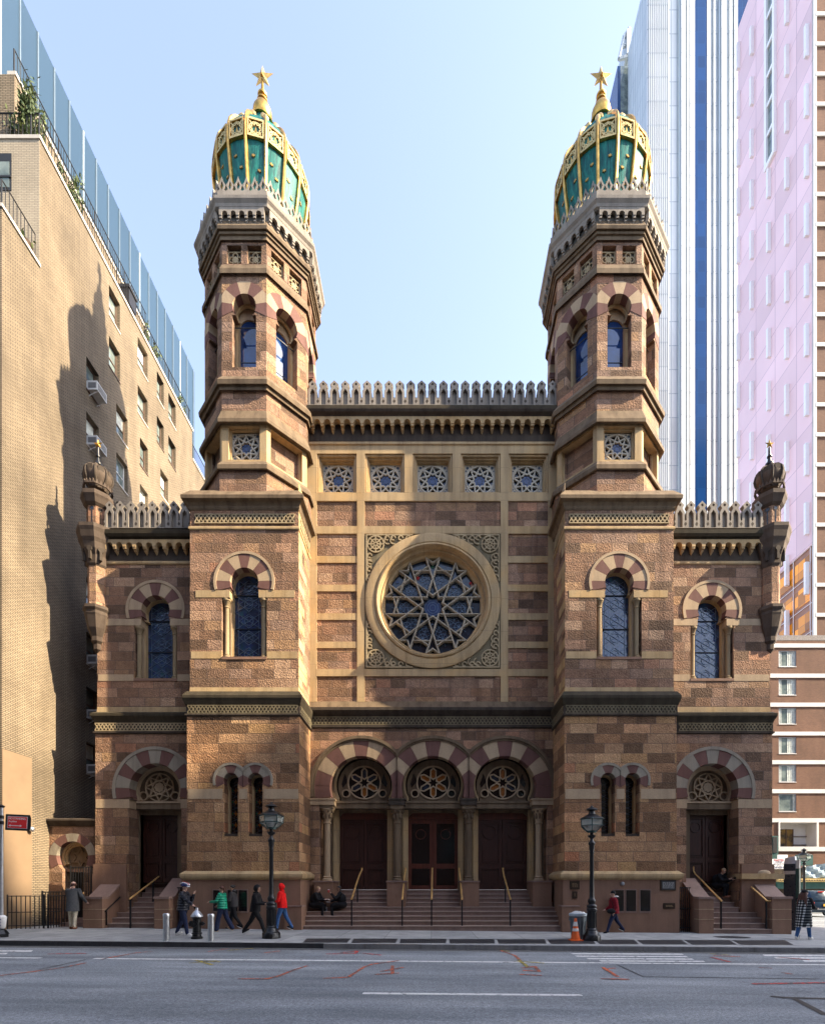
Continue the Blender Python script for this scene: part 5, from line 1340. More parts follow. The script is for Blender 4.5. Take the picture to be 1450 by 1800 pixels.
rl = MB(); rl.box(AX-.75, AX-.05, 25.3, 25.9, z1+.5, z1+1.3, M['signblack']); rl.box(AX-.8, AX, 25.25, 25.95, z1+1.25, z1+1.4, M['ironflat']); rl.box(AX-.7, AX-.1, 25.35, 25.85, z1+.14, z1+.5, M['ironflat']); tag(rl.build('barbecue_grill'), 'black covered box grill standing at the terrace railing of the tan building', 'grill')
cm = MB(); cm.ell((0, 0, 0), (.1, .1, .1), M['galv'], 12, 8); cm.box(-.12, 0, -.03, .03, .02, .07, M['galv']); o = cm.build('security_camera'); o.location = (AX+.14, 18.9, zY(1458, 18.9)); tag(o, 'small grey dome security camera on the tan brick wall beside the gate wall', 'security camera')
# window air conditioners
def ac_unit():
    m = MB(); m.box(-.33, .33, -.3, .34, 0, .4, M['ac'])
    for i in range(5): m.box(-.28, .28, -.306, -.29, .06+.06*i, .09+.06*i, M['acgrille'])
    m.box(.325, .336, -.25, .1, .08, .32, M['acgrille']); m.box(-.336, -.325, -.25, .1, .08, .32, M['acgrille'])
    for sx in (-.25, .25): m.tube([(sx, -.28, 0), (sx, .3, -.3)], .018, M['ac'], 5)
    return m.build('air_conditioner')
acs = None; lab = ['white window air conditioner under the topmost window of the left column', 'white air conditioner in the window just above the small turret star', None, None, 'white air conditioner poking out beside the turret corbel', 'white air conditioner at the level of the carved frieze, left alley', 'lowest white air conditioner in the dark left alley']
for k in (0, 1, 5, 6, 7):
    a, b, c, d = spec[k]
    o = ac_unit() if acs is None else acs.copy()
    if acs is None: acs = o
    else: COL.objects.link(o)
    o.location = (AX+.12, (a+b)/2, c+.02); o.rotation_euler = (0, 0, pi/2)
    tag(o, {0: lab[0], 1: lab[1], 5: lab[4], 6: lab[5], 7: lab[6]}[k], 'air conditioner', 'window air conditioners on the tan wall')
# terrace plants
def shrub(name, loc, r, h, n, label, mat='leaf', seed=1, group=None, droop=0):
    rg = random.Random(seed); root = thing(name, loc, label, 'plant', group)
    st = MB(); lf = MB(); tips = []
    for i in range(7):
        a = rg.uniform(0, 2*pi); q = rg.uniform(.4, 1); e = Vector((cos(a)*r*q, sin(a)*r*q, h*rg.uniform(.5, 1)-droop*q))
        st.tube([(0, 0, 0), tuple(e*.5+Vector((0, 0, .1*h))), tuple(e)], [.03, .02, .008], M['bark'], 5); tips.append(e)
    for i in range(n):
        e = rg.choice(tips)*rg.uniform(.35, 1.08)+Vector((rg.gauss(0, .13*r), rg.gauss(0, .13*r), rg.gauss(0, .1*h)))
        s = rg.uniform(.05, .11); u = Vector((rg.gauss(0, 1), rg.gauss(0, 1), rg.gauss(0, 1))).normalized(); v = u.orthogonal().normalized()
        lf.add([tuple(e-u*s), tuple(e+v*s*.45), tuple(e+u*s), tuple(e-v*s*.45)], [(0, 1, 2, 3)], M[mat] if rg.random() < .75 else M['leaf2'])
    st.build('stem', root, False); lf.build('foliage', root, False)
    pot = MB(); pot.lathe(0, 0, [(.2, -.05), (.26, .3), (.28, .32), (.24, .3)], M['winframe'], 12); pot.build('pot', root, False)
    return root
for k, (Y, X, r, h, n, lb, dr) in enumerate(((19.95, AX-1.1, 1.0, 2.1, 1500, 'bushy dark shrub at the corner of the upper terrace railing', 0), (21.2, AX-.35, .75, 1.3, 800, 'smaller shrub drooping over the terrace railing beside the bushy corner shrub', .6), (19.9, AX-3.3, .8, 2.0, 900, 'leafy shrub on the terrace at the photo edge, left of the bushy corner shrub', 0),
    (27.0, AX-.35, .45, .9, 260, 'thin climbing plant on the terrace railing, right of the black grill', 0), (27.8, AX-.4, .5, 1.0, 300, 'green plant on the terrace railing beyond the thin climbing plant', 0), (30.3, AX-.4, .5, .8, 260, 'small plant low on the terrace railing near its far end', 0), (31.2, AX-.35, .35, .7, 160, 'last small plant at the far corner of the terrace railing', 0), (36.2, AX-.5, .7, 1.6, 500, 'green bush on the lower rear roof close to the left tower', 0))):
    zb = z1+.15 if Y < 32 else ZC+27.7
    shrub('terrace_shrub', (X, Y, zb), r, h, n, lb, 'leaf', 20+k, 'plants on the roof terraces', dr)
shrub('terrace_shrub', (AX-.3, 19.1, z0+.15), .3, .6, 140, 'tiny plant by the lowest terrace railing at the photo edge', 'leaf2', 77, 'plants on the roof terraces')
# --- glass tower behind it
gt = thing('glass_tower', (-30, 40, 0), 'pale blue glass curtain wall tower rising behind the tan apartment block', 'building')
g = MB(); Yb = 43.9; zt = zY(655, 43.9); g.box(-42, -21, 12, Yb, -1, zt, M['bluecurtain']); g.build('curtain_wall', gt)
fn = MB()
for i in range(28): y = 12.6+1.15*i; fn.box(-21, -20.95, y-.035, y+.035, 0, zt-.02, M['skyband'] if i % 5 == 0 else M['mullion'])
fn.build('mullions', gt)

# --- white tower behind the right
wt = thing('white_tower', (45, 85, 0), 'very tall white clad tower with a deep blue glass strip, behind the right dome', 'building')
Yt = 80.; Q = PL(Yt); ztop = ZC+148
w = MB(); w.box(Q.X(1137), Q.X(1175), Yt, Yt+7.7, -1, ztop, M['whitepanel']); w.box(Q.X(1175), Q.X(1330), Yt+.4, Yt+7.7, -1, ztop, M['whitepanel']); w.build('shaft', wt)
w = MB()
for x in (1140+3.3*i for i in range(11)): w.box(Q.X(x), Q.X(x+1.1), Yt-.12, Yt, 0, ztop, M['whiterib'])
w.build('ribs', wt)
w = MB(); w.box(Q.X(1222.5), Q.X(1243.5), Yt+.2, Yt+.5, 0, ztop, M['blueband']); w.build('blue_strip', wt)
w = MB(); w.box(Q.X(1297.5), Q.X(1332), Yt+.2, Yt+.5, 0, ztop, M['blueband']); w.build('blue_strip', wt)
w = MB()
for x0, x1, p, m in ((1194, 1196.2, .35, 'skyband'), (1197, 1203, .5, 'whiterib'), (1204, 1206, .3, 'skyband'), (1208, 1212, .3, 'whiterib'), (1214, 1222.3, .25, 'whiterib'), (1243.7, 1250, .25, 'whiterib'), (1255, 1258, .3, 'whiterib'), (1264, 1266.4, .35, 'skyband'), (1267.4, 1275, .5, 'whiterib'), (1276, 1278, .3, 'skyband'), (1283, 1288, .3, 'whiterib'), (1291, 1297.3, .35, 'whiterib')):
    w.box(Q.X(x0), Q.X(x1), Yt+.4-p, Yt+.45, 0, ztop, M[m])
w.build('vertical_fins', wt)
w = MB(); Q2 = PL(88.5); w.box(Q2.X(1086), Q2.X(1110), 88.5, 96, 60, zY(115, 88.5), M['pane']); w.box(Q2.X(1085), Q2.X(1090), 88.4, 96, 60, zY(115, 88.4), M['blueband']); w.build('glass_stair', wt)
w = MB(); 
for a, b in (((1088, 103), (1096, 66)), ((1096, 66), (1106, 50)), ((1088, 103), (1106, 98)), ((1092, 82), (1106, 76)), ((1106, 50), (1106, 103))): w.tube([(Q2.X(a[0]), 88.5, Q2.Z(a[1])), (Q2.X(b[0]), 88.5, Q2.Z(b[1]))], .3, M['whitepanel'], 6)
w.box(Q2.X(1100), Q2.X(1107), 88, 92, Q2.Z(100), Q2.Z(58), M['whitepanel']); w.build('roof_frame', wt)

# --- lilac clad tower
PXX = 36.6; PM = Matrix(((0, 1, 0, PXX), (1, 0, 0, 0), (0, 0, 1, 0), (0, 0, 0, 1)))  # local x -> Y, local y -> +X
pk = thing('lilac_tower', (PXX, 50, 0), 'lilac panelled tower with pale vertical fins and amber glass at its foot', 'building')
Yn, Yf_ = 47.6, 59.1; zk = zY(50, 59.1); za = zY(957, 47.6)
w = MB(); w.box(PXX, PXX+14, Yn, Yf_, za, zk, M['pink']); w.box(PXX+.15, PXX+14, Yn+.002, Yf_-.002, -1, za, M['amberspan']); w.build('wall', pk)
w = MB(PM)
zb_ = zY(1120, 47.6)
for k in range(4):
    z = za-2.75*(k+1)+.35
    for j in range(5): y = Yn+.35+2.25*j; w = MB(PM); w.box(y, y+2.0, .1, .16, z, z+1.75, M['amber']); w.build('amber_window', pk)
w = MB(PM)
for k in range(4): w.box(Yn, Yf_, .06, .1, za-2.75*k-.05, za-2.75*k+.0, M['pinkfin'])
for j in range(6): w.box(Yn+.3+2.25*j-.04, Yn+.3+2.25*j+.0, .04, .1, zb_, za, M['pinkfin'])
w.build('window_grid', pk)
src = None
for x, ys in ((1421, [-33, 72, 177, 283, 387, 493, 598, 703, 808, 912, 1017]), (1386, [15, 106, 205, 305, 404, 504, 604, 703, 803, 903, 1003, 1100]), (1354, [322, 417, 510, 603, 696, 790, 882, 975, 1068]), (1324, [71, 160, 252, 341, 431, 519, 607, 695, 784, 872]), (1300, [98, 183, 269, 354, 440, 525, 610, 696, 781, 866])):
    Y = PXX*F/(x-PX)
    for y in ys:
        o = MB().box(-.38, 0, -.12, .12, -1.55, 1.55, M['pinkfin']).build('fin', pk, False) if src is None else src.copy()
        if src is None: src = o; o.matrix_parent_inverse = wm(pk).inverted()
        else: COL.objects.link(o)
        o.location = (PXX, Y, zY(y, Y))
w = MB(PM); Ya, Yb_ = PXX*F/(1364-PX), PXX*F/(1348.5-PX); zt_ = zk-.4; zb2 = zY(268, Ya)
w.prism(rect(Ya-.1, Yb_+.1, zb2, zt_), -.3, .06, M['pinkfin'], [rect(Ya+.22, Yb_-.22, zb2+.5, zt_-.1)]); w.box(Ya+.1, Yb_-.1, -.05, -.02, zb2+.1, zt_, M['pane'])
for i in range(8): z = zb2+.2+3.2*i; w.box(Ya, Yb_, -.2, .05, z, z+.4, M['pinkfin'])
w.build('tall_window', pk)

# --- red brick hotel on the far corner
bb = thing('red_brick_building', (36, 47, 0), 'red brown brick building with white floor bands behind the right stair', 'building')
Yh = 47.; Q = PL(Yh); x0, x1 = 31.95, 75.
zroof = Q.Z(1126); bands = [(1132, 1139), (1185, 1192), (1236, 1243), (1287, 1293.5), (1337, 1344), (1388, 1395), (1439, 1446)]
rows = [(1144, 1172), (1193.5, 1222), (1244.5, 1273), (1296, 1325), (1345, 1375), (1396, 1427)]
cols = [(1368.7, 1399.5), (1455, 1486), (1541, 1572)]
holes = [rect(Q.X(a), Q.X(b), Q.Z(d), Q.Z(c)) for a, b in cols for c, d in rows] + [rect(Q.X(1370), Q.X(1434), Q.Z(1489), Q.Z(1446.5))]
w = MB(); w.prism(rect(x0, x1, -1, Q.Z(1126)), Yh, Yh+.4, M['redbrick'], holes)
w.box(x0+.02, x1, Yh+1.7, Yh+1.9, -1, Q.Z(1126)-.02, M['redbrick']); w.box(x0+.02, x1, Yh+.42, Yh+.6, Q.Z(1437), Q.Z(1126)-.02, M['redbrick'])
w.box(x0+.01, x1, Yh-.02, Yh+.4, Q.Z(1126), Q.Z(1117), M['granite']); w.build('wall', bb)
w = MB()
for a, b in bands: w.box(x0-.06, x1, Yh-.08, Yh+.02, Q.Z(b), Q.Z(a), M['band'])
w.box(Q.X(1434), x1, Yh-.08, Yh+.02, Q.Z(1497), Q.Z(1489.5), M['band']); w.build('floor_bands', bb)
rg = random.Random(9)
for a, b in cols:
    for c, d in rows:
        X0, X1, z0_, z1_ = Q.X(a), Q.X(b), Q.Z(d), Q.Z(c); w = MB()
        w.prism(rect(X0, X1, z0_, z1_), Yh+.04, Yh+.14, M['galv'], [rect(X0+.07, X1-.07, z0_+.07, z1_-.07)]); w.box(X0, X1, Yh-.04, Yh+.1, z0_-.06, z0_, M['band']); o = w.build('window', bb)
        g = MB(); g.box(X0+.06, X1-.06, Yh+.12, Yh+.14, z0_+.06, z1_-.06, M['pane'])
        for s_, e_ in ((.04, .2), (.52, .96)) if c != 1396 else ((.85, .97),):
            k = 9
            for i in range(k):
                f = s_+(e_-s_)*i/k; g.box(X0+(X1-X0)*f, X0+(X1-X0)*(f+(e_-s_)/k*.8), Yh+.095+.012*(i % 2), Yh+.118, z0_+.07, z1_-.07, M['curtainw'])
        g.build('pane', o)
w = MB(); X0, X1 = Q.X(1370), Q.X(1434); zb0, zb1 = Q.Z(1489), Q.Z(1446.5)
w.prism(rect(X0-.15, X1+.2, Q.Z(1497), zb1+.1), Yh-.1, Yh+.0, M['band'], [rect(X0, X1, zb0, zb1)])
w.box(X0, X1, Yh+.0, Yh+1.3, zb1-.02, zb1+.1, M['band']); w.box(X1-.02, X1+.1, Yh+.0, Yh+1.6, zb0, zb1, M['band']); w.box(X0-.1, X0+.02, Yh, Yh+1.6, zb0, zb1, M['band'])
w.box(X0+.5, X1-1.3, Yh+1.2, Yh+1.25, zb0, zb1-.5, M['shopglass']); w.box(X0, X1, Yh+1.26, Yh+1.6, zb0, zb1, M['band'])
for x in (X0+.5, X0+.7, (X0+X1)/2-.3, X1-1.35): w.box(x, x+.07, Yh+1.15, Yh+1.2, zb0, zb1-.5, M['winframe'])
for z in (zb0+.25, zb0+1.05): w.box(X1-1.3, X1, Yh+1.1, Yh+1.26, z, z+.05, M['winframe'])
w.build('shop_window', bb)
tw_ = MB(); Q = PL(47.5); tw_.box(Q.X(1433.5), 75, 47.5, 58, zroof-.5, ZC+92, M['redbrick']); tw_.box(Q.X(1429), Q.X(1434.5), 47.42, 47.62, zroof+.2, ZC+92, M['band'])
bz = 76
while zY(bz, 47.5) < ZC+92 and bz > -130: bz -= 53
y = bz
while y < 1110: tw_.box(Q.X(1432.5), 75, 47.4, 47.51, Q.Z(y+6.5), Q.Z(y), M['band']); y += 52.8
tw_.build('upper_block', bb)
# hoarding, sign boards and pavement shed under it
hb = thing('sidewalk_shed', (33, 44, 0), 'green and yellow timber pavement shed with pale netting at the foot of the brick building', 'scaffolding'); Q = PL(44.)
w = MB(); w.box(Q.X(1352), Q.X(1368), 44, 44.3, Q.Z(1512), Q.Z(1470), M['greenhoard']); w.box(Q.X(1358), Q.X(1365.5), 43.95, 44, Q.Z(1500), Q.Z(1472), M['signblack']); w.build('green_post_panel', hb)
w = MB(); w.box(Q.X(1402), Q.X(1432), 44.2, 44.3, Q.Z(1522), Q.Z(1503), M['greenhoard']); w.box(Q.X(1366), Q.X(1470), 44, 44.2, Q.Z(1563), Q.Z(1551), M['greenhoard']); w.build('green_panel', hb)
w = MB(); w.box(Q.X(1366), Q.X(1480), 43.8, 44.1, Q.Z(1551), Q.Z(1545), M['scafftimber']); 
for i in range(24): x = 1368+4.6*i; w.box(Q.X(x), Q.X(x+1.8), 43.76, 43.8, Q.Z(1549), Q.Z(1547), M['winframe'])
w.build('timber_beam', hb)
w = MB(); nt_ = 9; vs = []
for i in range(nt_+1):
    for j in range(9): x = 1412+8*i; vs.append((Q.X(x), 44+.12*sin(i*2.1+j), Q.Z(1544-j*3.2*(.75+.05*i)-(0 if j < 8 else rg.uniform(0, 1)))))
w.add(vs, [(i*9+j, (i+1)*9+j, (i+1)*9+j+1, i*9+j+1) for i in range(nt_) for j in range(8)], M['scaffnet'])
w.build('netting', hb)
w = MB(); w.box(Q.X(1352), Q.X(1470), 44.4, 46.8, -.5, Q.Z(1526), M['soot_shade']); w.build('passage_shade', hb)  # solid dark block paints the shade inside the shed
def text_obj(txt, size, mat, loc, rot, name, par, ext=.004, align='CENTER', sx=1.0):
    c = bpy.data.curves.new(name, 'FONT'); c.body = txt; c.size = size; c.extrude = ext; c.align_x = align; c.align_y = 'CENTER'
    o = bpy.data.objects.new(name, c); COL.objects.link(o); bpy.context.view_layer.update()
    me = bpy.data.meshes.new_from_object(o.evaluated_get(bpy.context.evaluated_depsgraph_get())); bpy.data.objects.remove(o)
    me.materials.clear(); me.materials.append(M[mat]); o = bpy.data.objects.new(name, me); COL.objects.link(o)
    o.location = loc; o.rotation_euler = rot; o.scale = (sx, 1, 1)
    if par: adopt(o, par)
    return o
sg = thing('notice_board', (31, 43.6, 3), 'white notice board with a red heading and a phone number below the green post', 'sign'); Q = PL(43.6)
w = MB(); w.box(Q.X(1352), Q.X(1382), 43.6, 43.65, Q.Z(1528), Q.Z(1510.5), M['signwhite']); w.box(Q.X(1368), Q.X(1386), 43.7, 43.75, Q.Z(1510), Q.Z(1503), M['signwhite']); w.build('board', sg)
for i, (tx_, sz, m_) in enumerate((('MASTER', .26, 'inkred'), ('SCAFFOLD', .13, 'ink'), ('BROOKLYN, NY', .12, 'ink'), ('NY 112', .11, 'ink'), ('718-628-0', .25, 'ink'))):
    text_obj(tx_, sz, m_, (Q.X(1369), 43.59, Q.Z(1513+3.1*i)), (pi/2, 0, 0), 'lettering', sg, sx=.95)
# --- unseen buildings across the avenue, shaped for sun, shade and reflections
def street_block(x0, x1, h, mat, label, y0=-4.0, y1=-24.):
    b = thing('unseen_avenue_block', ((x0+x1)/2, y0, 0), label, 'building', 'unseen light-shaping blocks across the avenue')
    w = MB(); w.box(x0, x1, y1, y0, -1, h, M[mat]); w.build('wall', b)
    n = int((x1-x0)/6)
    for i in range(n):
        for z in [4.2+5*k for k in range(min(8, int((h-5)/5)))]:
            a = x0+(i+.5)*(x1-x0)/n; g = MB(); g.box(a-1, a+1, y0-.02, y0+.05, z, z+2.6, M['pane']); g.build('window', b)
    return b
street_block(-60, -22, 28, 'tanfront', 'buff office block across the avenue, left of the viewer')
street_block(-21.5, 12, 29, 'redbrick', 'brick walk-up block across the avenue behind the viewer')
street_block(12.5, 47, 15, 'tanfront', 'unseen buff block across the avenue, kept low to let sun reach the road')  # kept low so sun reaches the near road
street_block(47.5, 94, 68, 'redbrick', 'unseen brick sun blocker across the avenue, added to shade the street')  # added sun blocker, height set to shade the street level
street_block(95, 170, 80, 'tanfront', 'unseen buff sun blocker across the avenue, added to shade the lower right facade')  # added to block sun from the porch and right facade
# ================================================================ street furniture
def lamp_post(loc, label, group='cast iron lamp posts'):
    r_ = thing('street_lamp', loc, label, 'street lamp', group); I = M['iron']
    p = MB()
    p.lathe(0, 0, [(.28, 0), (.28, .15), (.25, .19)], I, 8, False, pi/8)
    p.lathe(0, 0, [(.25, .19), (.22, .21), (.2, .27), (.16, .33), (.17, .36), (.135, .4), (.14, .92), (.16, .96), (.165, 1.0), (.14, 1.04), (.16, 1.08), (.15, 1.13), (.1, 1.17), (.125, 1.24), (.11, 1.31), (.085, 1.34), (.072, 1.42), (.06, 2.76), (.075, 2.8), (.065, 2.84), (.085, 2.95), (.08, 3.02), (.11, 3.08), (.1, 3.13), (.06, 3.18), (.05, 3.25), (.11, 3.31), (.13, 3.34), (.06, 3.38), (.05, 3.5)], I, 20)
    for k in range(10): a = 2*pi*k/10; p.tube([(.142*cos(a), .142*sin(a), .42), (.142*cos(a), .142*sin(a), .9)], .014, I, 5)
    p.build('post', r_, False)
    f = MB(); L = M['lampgreen']; n = 6; V = lambda r, z, k: (r*cos(2*pi*k/n+.26), r*sin(2*pi*k/n+.26), z)
    for k in range(n):
        f.tube([V(.14, 3.47, k), V(.25, 3.55, k), V(.36, 3.66, k), V(.37, 3.87, k)], .013, L, 5)
        for r, z, t in ((.14, 3.47, .014), (.36, 3.66, .016), (.37, 3.87, .02)): f.tube([V(r, z, k), V(r, z, k+1)], t, L, 5)
    f.lathe(0, 0, [(.385, 3.87), (.36, 3.9), (.2, 3.99), (.12, 4.03), (.1, 4.08), (.09, 4.13), (.11, 4.15), (.19, 4.17), (.17, 4.2), (.09, 4.24), (.05, 4.26), (.03, 4.3), (0, 4.31)], I, 12)
    f.lathe(0, 0, [(.15, 3.45), (.15, 3.5), (.05, 3.52)], L, 12); f.build('lantern_frame', r_, False)
    g = MB()
    for k in range(n):
        g.add([V(.145, 3.48, k), V(.145, 3.48, k+1), V(.355, 3.66, k+1), V(.355, 3.66, k)], [(0, 1, 2, 3)], M['lens']); g.add([V(.355, 3.66, k), V(.355, 3.66, k+1), V(.365, 3.87, k+1), V(.365, 3.87, k)], [(0, 1, 2, 3)], M['lens'])
    g.build('lantern_glass', r_, False)
    b = MB(); b.lathe(0, 0, [(.04, 3.52), (.05, 3.6), (.09, 3.7), (.07, 3.78), (0, 3.84)], M['paper'], 10); b.build('bulb', r_, False)
    return r_
l0 = lamp_post(ground(477, 1650), 'black cast iron lamp post between the black hoodie walker and the red hooded walker')
l1 = copy_tree(l0); l1.location = ground(1040, 1654); l1['label'] = 'black cast iron lamp post beside the grey trash bin and traffic cone'
l2 = copy_tree(l0); l2.location = (23.35, 31, gz(23.35)); l2['label'] = 'distant lamp post beyond the dark kiosk on the side street'
def bollard(loc, label):
    r_ = thing('bollard', loc, label, 'bollard', 'steel bollards on the pavement'); m = MB()
    m.lathe(0, 0, [(.09, 0), (.09, .74)], M['steel'], 20); m.build('tube', r_, False); m = MB(); m.lathe(0, 0, [(.1, .73), (.1, .79), (.085, .81), (0, .815)], M['steel'], 20); m.build('cap', r_, False); return r_
b0 = bollard(ground(292.5, 1654.5), 'steel bollard left of the hydrant, nearest the helmeted walker'); b1 = copy_tree(b0); b1.location = ground(371, 1655); b1['label'] = 'steel bollard right of the hydrant, before the green jacket walker'
X, Yq, z = ground(346, 1651)
hy = thing('fire_hydrant', (X, Yq, z), 'black fire hydrant with a silver bonnet between two steel bollards', 'fire hydrant')
m = MB(); m.lathe(0, 0, [(.17, 0), (.17, .06), (.13, .08), (.125, .14), (.15, .15), (.15, .19), (.12, .2), (.12, .62), (.15, .64), (.15, .68)], M['iron'], 20); m.build('barrel', hy, False)
m = MB(); m.lathe(0, 0, [(.18, .68), (.18, .71), (.15, .76), (.1, .84), (.05, .88), (.04, .9), (.04, .96), (0, .97)], M['galv'], 20); m.build('bonnet', hy, False)
for a, r in ((pi, .075), (-pi/2, .085), (0, .05)):
    m = MB(); m.lathe(0, 0, [(r, .1), (r, .17), (r*1.25, .175), (r*1.25, .21), (r*.4, .22), (r*.4, .25), (0, .255)], M['iron'], 10, M=Matrix.Translation((0, 0, .47)) @ Matrix.Rotation(a, 4, 'Z') @ Matrix.Rotation(pi/2, 4, 'Y')); m.build('outlet', hy, False)
X, Yq, z = ground(1016, 1651)
tb = thing('trash_bin', (X, Yq, z), 'grey plastic trash bin with a pale rim and bag behind the traffic cone', 'trash bin')
m = MB(); m.lathe(0, 0, [(.2, 0), (.26, .78)], M['bin'], 20); 
for k in range(16): a = 2*pi*k/16; m.tube([(.205*cos(a), .205*sin(a), .03), (.255*cos(a), .255*sin(a), .6)], .009, M['bin'], 4)
m.box(-.29, -.24, -.06, .06, .6, .72, M['bin']); m.box(.24, .29, -.06, .06, .6, .72, M['bin']); m.build('body', tb, False)
m = MB(); m.lathe(0, 0, [(.26, .74), (.29, .76), (.29, .83), (.26, .85), (.24, .8), (.22, .6)], M['binlid'], 20, caps=False); m.build('rim', tb, False)
rg = random.Random(4); m = MB(); m.ell((0, 0, .8), (.26, .25, .1), M['binbag'], 16, 8, fn=lambda x, y, z: (x*(1+rg.uniform(-.12, .12)), y*(1+rg.uniform(-.12, .12)), z*(1+rg.uniform(-.3, .3)))); m.build('bag', tb, False)
X, Yq, z = ground(1011.5, 1654)
cn = thing('traffic_cone', (X, Yq, z), 'orange traffic cone with two white bands before the grey trash bin', 'traffic cone'); pr_ = [(.15, .03), (.035, .7)]
m = MB(); m.sweep(rectring(-.19, .19, -.19, .19), [(0, 0), (0, .03), (-.02, .035)], M['cone']); m.lathe(0, 0, [(.15, .03), (.13, .14), (.035, .7), (.03, .71), (0, .71)], M['cone'], 20); m.build('body', cn, False)
for a, b in ((.3, .39), (.46, .6)):
    r = lambda h: .13-.095*(h-.14)/.56+.004; m = MB(); m.lathe(0, 0, [(r(a), a), (r(b), b)], M['conew'], 20, caps=False); m.build('reflective_band', cn, False)
# sign pole with the red NO STANDING plate
X, Yq, z = ground(3, 1648)
sp_ = thing('sign_pole', (X, Yq, z), 'galvanised sign pole with a red NO STANDING plate at the left edge', 'sign'); s = Yq/F; hh = (1648-1418)*s
m = MB(); m.lathe(0, 0, [(.045, .0), (.043, hh)], M['galv'], 14); m.build('pole', sp_, False)
m = MB(); m.lathe(0, 0, [(.055, hh-.04), (.09, hh), (.06, hh+.03), (.0, hh+.06)], M['ironflat'], 12)
for q in (1437, 1447): m.lathe(0, 0, [(.06, (1648-q)*s-.05), (.06, (1648-q)*s+.05)], M['ironflat'], 12)
m.build('cap_and_clamps', sp_, False)
m = MB(); m.lathe(0, 0, [(.17, 0), (.17, .1), (.2, .1), (.12, .22), (.06, .26)], M['iron'], 8, False, pi/8); m.build('base', sp_, False)
m = MB(); m.lathe(0, 0, [(.06, .26), (.1, .3), (.13, .62), (.07, .68)], M['paper'], 14, caps=False)
for i in range(6): m.box(-.09+.01*(i % 3), .07-.012*(i % 2), -.137+.006*i*.2, -.1, .36+.045*i, .375+.045*i+.008*(i > 3), M['ink'])
m.build('paper_wrap', sp_, False)
za_, zb_ = (1648-1461)*s, (1648-1433)*s; x0 = 10*s; x1 = 55*s; sk = -.035
pc = Vector(((x0+x1)/2, 0, (za_+zb_)/2)); pl3 = lambda y: Matrix.Translation(pc) @ Matrix.Rotation(.045, 4, 'Y') @ Matrix.Translation(-pc)
m = MB(); w_ = x1-x0
m.prism([(x0, za_+.02), (x0+.02, za_), (x1-.05, za_), (x1-.01, za_+.1), (x1-.01, zb_-.1), (x1-.05, zb_), (x0+.02, zb_), (x0, zb_-.02)], -.075, -.06, M['signblack'], M=pl3(0)); m.build('back_plate', sp_, False)
r0, r1, q0, q1 = x0+.07, x1-.11, za_+.06, zb_-.06
m = MB(); m.prism(rect(r0, r1, q0, q1), -.08, -.076, M['signwhite'], M=pl3(0)); m.prism(rect(r0+.014, r1-.014, q0+.014, q1-.014), -.083, -.079, M['signred'], M=pl3(0))
mid = (q0+q1)/2; ay = q0+.085
m.bars([[(r0+.08, ay), (r1-.2, ay)]], .022, -.087, -.082, M['signwhite'], M=pl3(0))
for e, sg_ in ((r0+.04, 1), (r1-.16, -1)): m.prism([(e, ay), (e+sg_*.06, ay+.035), (e+sg_*.06, ay-.035)], -.087, -.082, M['signwhite'], M=pl3(0))
m.build('red_plate', sp_, False)
for t_, sz, zz in (('NO STANDING', .082, q1-.075), ('Anytime', .08, q1-.16)):
    o = text_obj(t_, sz, 'signwhite', (0, 0, 0), (0, 0, 0), 'lettering', None, .002, 'LEFT', .93)
    o.parent = sp_; o.location = (r0+.04, -.0855, zz+.014); o.rotation_euler = (pi/2, .045, 0)
# iron fences on the left
def fence(name, pts, h, label, step=.13, z0=None, bulge=False):
    r_ = thing(name, (pts[0][0], pts[0][1], gz(pts[0][0]) if z0 is None else z0), label, 'fence', None); m = MB(); b = pts[0]
    P3 = [(x-b[0], y-b[1]) for x, y in pts]
    for (xa, ya_), (xb, yb2) in zip(P3, P3[1:]):
        L = sqrt((xb-xa)**2+(yb2-ya_)**2); n = max(1, int(L/step))
        for i in range(n+1):
            t = i/n; x, y = xa+(xb-xa)*t, ya_+(yb2-ya_)*t; r = .011 if i % 8 else .022; m.box(x-r, x+r, y-r, y+r, 0, h+(.04 if i % 8 == 0 else 0), M['ironflat'])
            if bulge and i % 2: m.ell((x, y, h*.55), (.03, .03, .06), M['brass'] if i % 4 == 1 else M['ironflat'], 6, 5)
        for zz in (.12, h*.5, h-.02): m.tube([(xa, ya_, zz), (xb, yb2, zz)], .016, M['ironflat'], 5)
    m.build('pickets', r_, False); return r_
fence('iron_fence', [(AX+.02, 17.95), (-14.2, 18.35), (-14.2, 19.7)], 1.22, 'low black iron area fence at the foot of the tan wall')
fence('iron_fence', [(AX+.05, 19.55), (-14.6, 19.55)], 1.35, 'short black iron fence behind the low area fence against the tan wall', .1)
fence('iron_gate', [(-14.35, 19.7), (-12.72, 19.7), (-12.72, 19.95)], 2.35, 'tall black iron gate railing in front of the striped gate arch', .1, None, True)
st_ = MB(); st_.box(-14.4, -13.2, 19.2, 19.9, -.3, gz(-13.6)+.17, M['step']); st_.box(-14.3, -13.2, 19.5, 19.9, -.3, gz(-13.6)+.32, M['step']); struct(st_.build('gate_step'))
